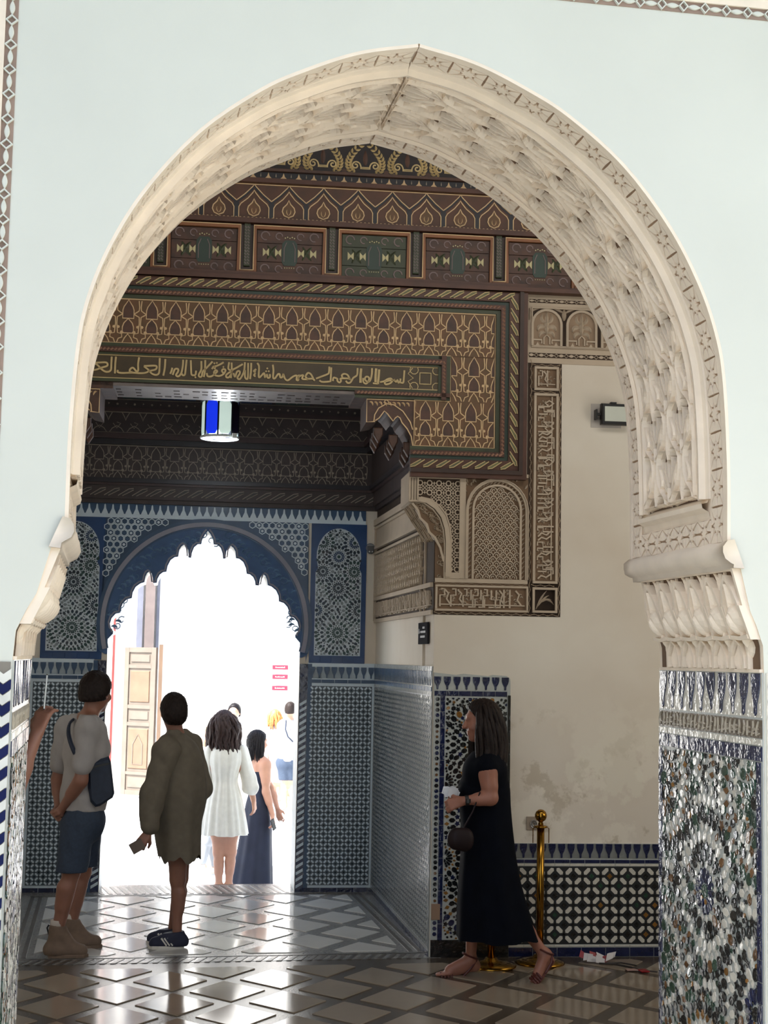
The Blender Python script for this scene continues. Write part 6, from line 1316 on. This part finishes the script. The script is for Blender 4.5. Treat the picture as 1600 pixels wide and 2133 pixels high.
f.cone(J['shL'], lerp(J['shL'], J['neck'], .7), .082, .07, .05); f.cone(J['shR'], lerp(J['shR'], J['neck'], .7), .082, .07, .05); f.cone(J['shL'], J['elL'], .080, .074, .05); f.cone(J['elL'], lerp(J['elL'], J['wrL'], .82), .070, .062, .05); f.cone(J['shR'], J['elR'], .078, .068, .05); f.cone(J['elR'], lerp(J['elR'], J['wrR'], .9), .066, .06, .05)
f.warp(lambda x, y, z: .008*np.sin(x*38+z*14)*np.sin(y*30+z*22)); f.cut(lerp(J['elL'], J['wrL'], .86), unit(np.array(J['wrL'])-np.array(J['elL']))) if False else None; link('robe_sleeves', f.mesh('robe_sleeves', robe_c), P2)
for a, t in (('anL', 'toeL'), ('anR', 'toeR')): shoe(P2, J[a], J[t], .98, sneaker, off_white, 0.0, -.012, 'sneaker', stripes=off_white, lace=off_white)
bk = thing('folded_leaflet', 'folded grey leaflet in the hand of the person in the olive robe', 'leaflet', (0.211, 9.700, 0.664)); mb = MB(); G = frame((0.214, 9.700, 0.670), unit((-.86, .1, -.5)), unit((-.5, 0, .86)), (0, -1, 0)); 
for k in range(3): slab(mb, G, -.045, -.035+.002*k, .04, .036-.003*k, -.012+.008*k, -.006+.008*k)
mb.build('pages', mat('grey_card', (112, 100, 90), .7), bk)

# --- woman in the white dress, seen from behind on the sunlit landing
FZ = -.28
J = dict(head=(1.042, 13.600, 1.262), neck=(1.051, 13.600, 1.095), shL=(0.936, 13.600, 1.026), shR=(1.191, 13.600, 1.028), elL=(0.889, 13.620, 0.781), elR=(1.278, 13.580, 0.794), wrL=(0.910, 13.720, 0.567), wrR=(1.326, 13.620, 0.594), hip=(1.063, 13.600, 0.515), hipL=(1.017, 13.600, 0.476), hipR=(1.116, 13.600, 0.476),
         knL=(1.023, 13.600, 0.133), knR=(1.134, 13.600, 0.133), anL=(1.035, 13.600, -0.166), anR=(1.121, 13.600, -0.167), toeL=(1.033, 13.780, -0.244), toeR=(1.163, 13.780, -0.245), fwd=(0, 1, 0), face=(.25, .96, 0))
P3 = tagp('person', 'long haired woman in a short white dress standing on the step, seen from behind', (1.0, 13.6, FZ))
f = build_body(J, .0085, .97, True, hands={'R': ((1.342, 13.620, 0.491), (-.8, .4, 0), .45, 1)}); link('body', f.mesh('body', skin), P3); eyes(P3, J['head'], J['face'], .97, eye_m)
loft([(1.055, 1.091, 0.082), (1.061, 1.044, 0.151), (1.060, 0.941, 0.160), (1.056, 0.843, 0.132), (1.058, 0.762, 0.114), (1.060, 0.642, 0.151), (1.062, 0.493, 0.183), (1.070, 0.290, 0.211)], dress_white, 'dress', P3, [.10, .15, .16, .14, .12, .14, .16, .18], 13.6, 18, .07, n=90, seed=5, power=.6, jag=.004)
f = Field([J['shL'], J['elL'], J['wrL'], J['shR'], J['elR'], J['wrR']], .009, .12)
for s in 'LR': f.cone(J['sh'+s], J['el'+s], .070, .060, .04); f.cone(J['el'+s], lerp(J['el'+s], J['wr'+s], .42), .060, .076, .03)
f.warp(lambda x, y, z: .007*np.sin(x*60+z*10)*np.sin(y*50)); link('dress_sleeves', f.mesh('dress_sleeves', dress_white), P3)
cap_hair(J['head'], J['face'], 1.0, chestnut, P3, low=-.10, thick=.022, noise=.007)
mb = MB(); locks(mb, J['head'], J['face'], 1.0, .36, 110, 3, .022, 1.5, .013); mb.build('long_hair', chestnut, P3, smooth=True)

# --- woman in the dark slip dress, face turned to the right
J = dict(head=(1.469, 14.800, 1.042), neck=(1.460, 14.820, 0.910), shL=(1.422, 14.950, 0.826), shR=(1.540, 14.700, 0.835), elL=(1.648, 15.120, 0.576), elR=(1.547, 14.660, 0.579), wrL=(1.702, 15.000, 0.379), wrR=(1.614, 14.620, 0.353), hip=(1.498, 14.820, 0.369), hipL=(1.478, 14.900, 0.328), hipR=(1.519, 14.740, 0.345),
         knL=(1.464, 14.900, -0.035), knR=(1.533, 14.740, -0.015), anL=(1.454, 14.900, -0.346), anR=(1.537, 14.740, -0.323), toeL=(1.498, 15.050, -0.415), toeR=(1.592, 14.900, -0.398), fwd=(.6, .8, 0), face=(.9, .42, -.05))
P4 = tagp('person', 'dark haired woman in a long midnight blue slip dress looking to the right', (1.4, 14.8, -.45))
f = build_body(J, .0085, .93, True, hands={'R': ((1.629, 14.600, 0.245), (-.8, .3, 0), .6, 1)}); link('body', f.mesh('body', skin), P4); eyes(P4, J['head'], J['face'], .93, eye_m)
loft([(1.493, 0.761, 0.095), (1.490, 0.676, 0.090), (1.488, 0.578, 0.080), (1.488, 0.471, 0.116), (1.486, 0.299, 0.142), (1.466, -0.025, 0.170), (1.443, -0.371, 0.211)], navy_cloth, 'slip_dress', P4, [.14, .15, .15, .20, .21, .23, .27], 14.82, 9, .07, seed=8, power=1)
mb = MB()
for a, b in (((1.438, 14.900, 0.764), (1.423, 14.920, 0.861)), ((1.502, 14.680, 0.771), (1.529, 14.700, 0.872)), ((1.487, 14.690, 0.659), (1.518, 14.660, 0.801))): tube(mb, [a, lerp(a, b, .5)+V3(0, -.01, .005), b], .006, 5)
mb.build('shoulder_straps', navy_cloth, P4); cap_hair(J['head'], J['face'], .95, black_hair, P4, low=-.08, thick=.016); mb = MB(); locks(mb, np.array(J['head']), J['face'], .95, .26, 60, 4, .006, .2, .012); mb.build('long_hair', black_hair, P4, smooth=True)
ph = thing('phone', 'dark phone in the lowered hand of the woman in the slip dress', 'phone', (1.627, 14.580, 0.247)); mb = MB(); slab(mb, frame((1.616, 14.575, 0.275), (.3, .2, -.93), (.6, .7, .35), (.7, -.7, .1)), -.045, -.026, .06, .026, -.004, .005, 0, .002); mb.build('phone_body', black_plastic, ph)

# --- people farther off in the bright court
def far_person(lab, J, base, sc, top_m, bot_m, hair_m, hem, long_hair=0, skin_m=skin, trousers=False):
    P = tagp('person', lab, base); f = build_body(J, .014, sc, long_hair > 0); link('body', f.mesh('body', skin_m), P); tee(J, .014, top_m, P, sc, .6, J['hip'][2]+.03, 'shirt')
    shorts(J, .014, bot_m, P, sc, J['hip'][2]+.08, hem, 'trousers' if trousers else 'shorts')
    if trousers:
        f = Field([J['knL'], J['knR'], J['anL'], J['anR'], J['hip']], .013, .12)
        for s in 'LR': f.cone(J['hip'+s], J['kn'+s], .095*sc, .075*sc, .03); f.cone(J['kn'+s], np.array(J['an'+s])+UPV*.04, .075*sc, .062*sc, .03)
        link('trouser_legs', f.mesh('trouser_legs', bot_m), P)
        for s in 'LR': shoe(P, J['an'+s], J['toe'+s], sc, off_white, off_white, base[2], -.01, 'shoe', h=.011)
    cap_hair(J['head'], J['face'], sc*1.02, hair_m, P, low=-.06, h=.012)
    if long_hair: mb = MB(); locks(mb, J['head'], J['face'], sc, long_hair, 40, 9, .015, 1, .016); mb.build('long_hair', hair_m, P, smooth=True)
    return P
J = dict(head=(2.773, 23.000, 1.080), neck=(2.762, 23.000, 0.934), shL=(2.653, 23.000, 0.837), shR=(2.883, 23.000, 0.839), elL=(2.630, 23.000, 0.567), elR=(2.934, 23.000, 0.569), wrL=(2.651, 23.000, 0.333), wrR=(2.947, 23.000, 0.335), hip=(2.741, 23.000, 0.261), hipL=(2.698, 23.000, 0.232), hipR=(2.801, 23.000, 0.232), knL=(2.713, 23.000, -0.074), knR=(2.816, 23.000, -0.073), anL=(2.720, 23.000, -0.364), anR=(2.831, 23.000, -0.364), toeL=(2.711, 23.100, -0.432), toeR=(2.874, 23.100, -0.432), fwd=(0, 1, 0), face=(.3, .95, 0))
P5 = far_person('man in a white shirt and navy shorts by the right door jamb', J, (2.3, 23, -.45), .96, tee_white, denim, brown_hair, J['knL'][2]+.08)
mb = MB(); tube(mb, [(2.691, 22.840, 0.925), (2.685, 22.820, 0.781), (2.725, 22.820, 0.672), (2.803, 22.840, 0.599)], .012, 6); mb.build('shoulder_strap', strap_m, P5)
J = dict(head=(2.704, 24.500, 0.916), neck=(2.707, 24.500, 0.768), shL=(2.607, 24.500, 0.674), shR=(2.812, 24.500, 0.676), elL=(2.582, 24.500, 0.425), elR=(2.850, 24.500, 0.427), wrL=(2.577, 24.400, 0.222), wrR=(2.844, 24.400, 0.224), hip=(2.723, 24.500, 0.139), hipL=(2.685, 24.500, 0.108), hipR=(2.764, 24.500, 0.108), knL=(2.692, 24.500, -0.171), knR=(2.778, 24.500, -0.170), anL=(2.698, 24.500, -0.402), anR=(2.792, 24.500, -0.402), toeL=(2.672, 24.400, -0.431), toeR=(2.797, 24.400, -0.431), fwd=(0, 1, 0), face=(.2, .97, 0))
far_person('ginger haired woman in white out in the bright court', J, (2.15, 24.5, -.45), .93, tee_white, tee_white, ginger, J['knL'][2]+.02, .30)
J = dict(head=(1.661, 20.000, 1.138), neck=(1.652, 20.000, 0.998), shL=(1.553, 20.000, 0.909), shR=(1.769, 20.000, 0.911), elL=(1.535, 20.000, 0.644), elR=(1.802, 20.000, 0.646), wrL=(1.546, 19.900, 0.425), wrR=(1.787, 19.900, 0.426), hip=(1.671, 20.000, 0.330), hipL=(1.627, 20.000, 0.292), hipR=(1.716, 20.000, 0.292), knL=(1.637, 20.000, -0.046), knR=(1.726, 20.000, -0.046), anL=(1.645, 20.000, -0.334), anR=(1.734, 20.000, -0.334), toeL=(1.622, 19.850, -0.379), toeR=(1.735, 19.850, -0.380), fwd=(0, -1, 0), face=(-.3, -.95, 0))
far_person('dark haired man in white half hidden behind the woman in the white dress', J, (1.55, 20, -.45), .97, tee_white, tee_white, black_hair, J['anL'][2]+.2, trousers=True)
J = dict(head=(1.092, 16.300, 1.015), neck=(1.101, 16.300, 0.872), shL=(1.088, 16.450, 0.769), shR=(1.130, 16.150, 0.790), elL=(1.109, 16.500, 0.533), elR=(1.143, 16.100, 0.566), wrL=(1.083, 16.500, 0.342), wrR=(1.118, 16.100, 0.369), hip=(1.125, 16.300, 0.228), hipL=(1.127, 16.380, 0.190), hipR=(1.126, 16.220, 0.206), knL=(1.156, 16.380, -0.106), knR=(1.088, 16.220, -0.077), anL=(1.195, 16.380, -0.381), anR=(1.045, 16.220, -0.328), toeL=(1.119, 16.380, -0.421), toeR=(0.963, 16.200, -0.365), fwd=(-1, 0, 0), face=(-.9, -.4, 0))
far_person('fair haired woman in grey trousers half hidden behind the olive robe', J, (1.05, 16.3, -.45), .9, tee_white, grey_cloth, blonde, J['anL'][2]+.2, .2, trousers=True)

# --- woman in black walking past the corner pier
J = dict(head=(2.211, 8.760, 1.520), neck=(2.254, 8.770, 1.355), shL=(2.206, 8.600, 1.259), shR=(2.278, 8.930, 1.235), elL=(2.229, 8.580, 1.082), elR=(2.297, 8.970, 1.040), wrL=(2.069, 8.600, 1.064), wrR=(2.115, 8.840, 1.052), hip=(2.257, 8.780, 0.820), hipL=(2.242, 8.700, 0.802), hipR=(2.266, 8.860, 0.782),
         knL=(2.369, 8.720, 0.447), knR=(2.215, 8.900, 0.436), anL=(2.601, 8.700, 0.152), anR=(2.200, 8.920, 0.088), toeL=(2.520, 8.660, -0.004), toeR=(1.996, 8.900, 0.006), fwd=(-1, .02, 0), face=(-1, .08, -.06))
P9 = tagp('person', 'long haired woman in a black dress walking left past the corner pier', (2.3, 8.78, 0))
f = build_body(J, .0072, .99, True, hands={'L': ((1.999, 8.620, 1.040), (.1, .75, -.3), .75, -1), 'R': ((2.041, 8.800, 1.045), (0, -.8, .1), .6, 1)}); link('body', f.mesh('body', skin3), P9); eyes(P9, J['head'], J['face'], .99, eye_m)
f = Field([J['shL'], J['shR'], (2.233, 8.700, 1.133)], .008, .16); f.cone(J['shL'], lerp(J['shL'], J['neck'], .6), .066, .06, .05); f.cone(J['shR'], lerp(J['shR'], J['neck'], .6), .066, .06, .05); f.cone((2.226, 8.700, 1.246), (2.261, 8.840, 1.236), .10, .10, .06); f.cone((2.230, 8.740, 1.209), (2.240, 8.770, 1.070), .135, .15, .06); f.cut(np.array(J['neck'])-UPV*.012, (0, 0, 1)); link('dress_shoulders', f.mesh('dress_shoulders', black_cloth), P9)
loft([(2.252, 1.269, 0.074), (2.241, 1.198, 0.133), (2.233, 1.127, 0.160), (2.242, 1.028, 0.155), (2.254, 0.901, 0.154), (2.265, 0.745, 0.162), (2.274, 0.577, 0.184), (2.295, 0.407, 0.212), (2.325, 0.245, 0.243)], black_cloth, 'dress', P9, [.10, .15, .165, .16, .17, .185, .20, .215, .23], 8.775, 9, .06, seed=2, power=1.2, jag=.006)
cap_hair(J['head'], J['face'], 1.02, brown_hair, P9, low=-.10, thick=.018)
mb = MB(); locks(mb, J['head'], J['face'], 1.02, .47, 170, 8, .016, 1.5, .014); mb.build('long_hair', brown_hair, P9, smooth=True)
mb = MB(); w0 = np.array(J['wrL']); dd = unit(w0-np.array(J['elL'])); tube(mb, [w0-dd*.03, w0-dd*.008], .031, 14, cap=False); lathe(mb, w0-dd*.019+V3(0, -.031, 0), [(.001, -.012), (.016, -.012), (.016, .012), (.001, .012)], 12); mb.build('watch', black_plastic, P9)
for a, t, lift in (('anR', 'toeR', 0), ('anL', 'toeL', 1)):
    A, T = np.array(J[a]), np.array(J[t]); td = unit(T-A); hl = A-unit(td*(1, 1, 0))*.035+V3(0, 0, -.06) if not lift else A+V3(.045, 0, -.03)
    tp = T+unit(T-A)*.02; n_ = unit(np.cross(tp-hl, V3(0, 1, 0))); n_ = n_ if n_[2] > 0 or lift else -n_; S = frame(hl-n_*(.03 if not lift else .0), unit(tp-hl), V3(0, 1, 0), unit(np.cross(unit(tp-hl), V3(0, 1, 0)))); L = np.linalg.norm(tp-hl)
    mb = MB(); o_ = [(-.01, .0), (0, .028), (L*.3, .030), (L*.7, .045), (L*.9, .036), (L+.008, 0)]; sg = 1 if S.n[2] > 0 else -1
    prism(mb, S, o_+[(x, -y) for x, y in o_[::-1]][1:-1], -.006, .006, 0, .002); sd = mb.build('sandal', leather_red, P9, smooth=False)
    mb = MB()
    for q in (.62, .70, .78, .86): tube(mb, [S(L*q, -.042, 0), S(L*(q-.01), -.03, .034*sg), S(L*(q-.01), 0, .046*sg), S(L*(q-.01), .03, .034*sg), S(L*q, .042, 0)], .0065, 6)
    c = A+V3(0, 0, .025); r_ = .047; tube(mb, [c+V3(r_*math.cos(t), r_*math.sin(t), -.018*math.cos(t)) for t in np.linspace(0, 2*PI, 15)], .006, 6)
    for s_ in (-1, 1): tube(mb, [S(L*.42, s_*.034, 0), lerp(S(L*.42, s_*.034, 0), c+V3(r_*.7, s_*r_*.7, 0), .5)+V3(.012, s_*.008, 0), c+V3(r_*.8, s_*r_*.5, -.012)], .0065, 6)
    mb.build('straps', leather_red, sd)
ct = thing('crumpled_paper', 'crumpled white paper held by the woman in the black dress', 'paper', (2.017, 8.700, 1.090)); mb = MB(); rs = random.Random(3)
for k in range(6):
    G = frame(np.array((2.012, 8.680, 1.101))+V3(rs.uniform(-.02, .02), rs.uniform(-.03, .03), rs.uniform(-.01, .015)), unit((1, rs.uniform(-.6, .6), rs.uniform(-.4, .4))), unit((rs.uniform(-.3, .3), .3, 1)), unit((0, -1, rs.uniform(-.5, .5)))); prism(mb, G, [(-.035, -.02), (.03, -.028), (.038, .02), (.0, .034), (-.03, .022)], -.002, .002)
mb.build('sheets', mat('white_paper', (226, 228, 232), .6), ct)
pu = thing('brown_pouch', 'small dark brown pouch hanging in front of the black dress', 'bag', (2.039, 8.560, 0.864)); f = Field([(2.039, 8.560, 0.864)], .008, .14); f.cone((2.013, 8.545, 0.871), (2.066, 8.550, 0.865), .045, .05, .03, V3(0, 1, 0), .8); f.cone((2.013, 8.545, 0.838), (2.066, 8.550, 0.827), .05, .05, .03, V3(0, 1, 0), .8); link('pouch', f.mesh('pouch', mat('dark_brown_leather', (34, 23, 24), .55, spec=.2)), pu)
mb = MB(); tube(mb, [(2.048, 8.550, 0.893), (2.115, 8.560, 1.007), (2.157, 8.560, 1.117)], .005, 5); mb.build('strap', mat('dark_brown_leather', (34, 23, 24), .55, spec=.2), pu)

# --- visitor behind the left jamb of whom only a forearm shows, raising a phone
J = dict(head=(-0.559, 6.350, 1.796), neck=(-0.541, 6.360, 1.659), shL=(-0.563, 6.550, 1.568), shR=(-0.479, 6.220, 1.584), elL=(-0.471, 6.500, 1.346), elR=(-0.366, 6.220, 1.313), wrL=(-0.319, 6.480, 1.478), wrR=(-0.282, 6.300, 1.547), hip=(-0.527, 6.380, 1.095), hipL=(-0.530, 6.470, 1.054), hipR=(-0.522, 6.290, 1.077), knL=(-0.492, 6.500, 0.495), knR=(-0.485, 6.280, 0.542), anL=(-0.491, 6.500, 0.102), anR=(-0.485, 6.280, 0.163), toeL=(-0.328, 6.520, 0.040), toeR=(-0.327, 6.280, 0.100), fwd=(.97, .25, 0), face=(.95, .3, 0))
J['elL'] = (-0.443, 6.500, 1.317); J['wrL'] = (-0.396, 6.500, 1.426)
P10 = tagp('person', 'visitor behind the left jamb whose bare forearm raises a phone', (-.72, 6.38, 0))
f = build_body(J, .0068, 1.02, hands={'R': ((-0.251, 6.320, 1.664), (.55, .75, .25), .62, 1), 'L': ((-0.360, 6.500, 1.506), (.4, -.6, .2), .6, -1)}); link('body', f.mesh('body', skin2), P10); eyes(P10, J['head'], J['face'], 1.02, eye_m)
cap_hair(J['head'], J['face'], 1.03, brown_hair, P10, h=.01); tee(J, .010, mat('grey_cotton', (120, 122, 126), .85), P10, 1.02, .65, J['hip'][2]+.05); shorts(J, .010, denim, P10, 1.02, J['hip'][2]+.1, J['knL'][2]+.02)
ph = thing('phone', 'phone with a bright edge raised by the forearm at the left jamb', 'phone', (-0.255, 6.330, 1.723)); mb = MB(); G = frame((-0.253, 6.330, 1.723), unit((-.04, 1, 0)), unit((.05, 0, 1)), unit((1, .04, 0))); slab(mb, G, -.036, -.075, .036, .07, -.004, .0035, 0, .002); q = mb.build('phone_body', black_plastic, ph); mb = MB(); slab(mb, G, -.0375, -.07, -.0345, .066, -.003, .003); mb.build('bright_rim', white_metal, q)
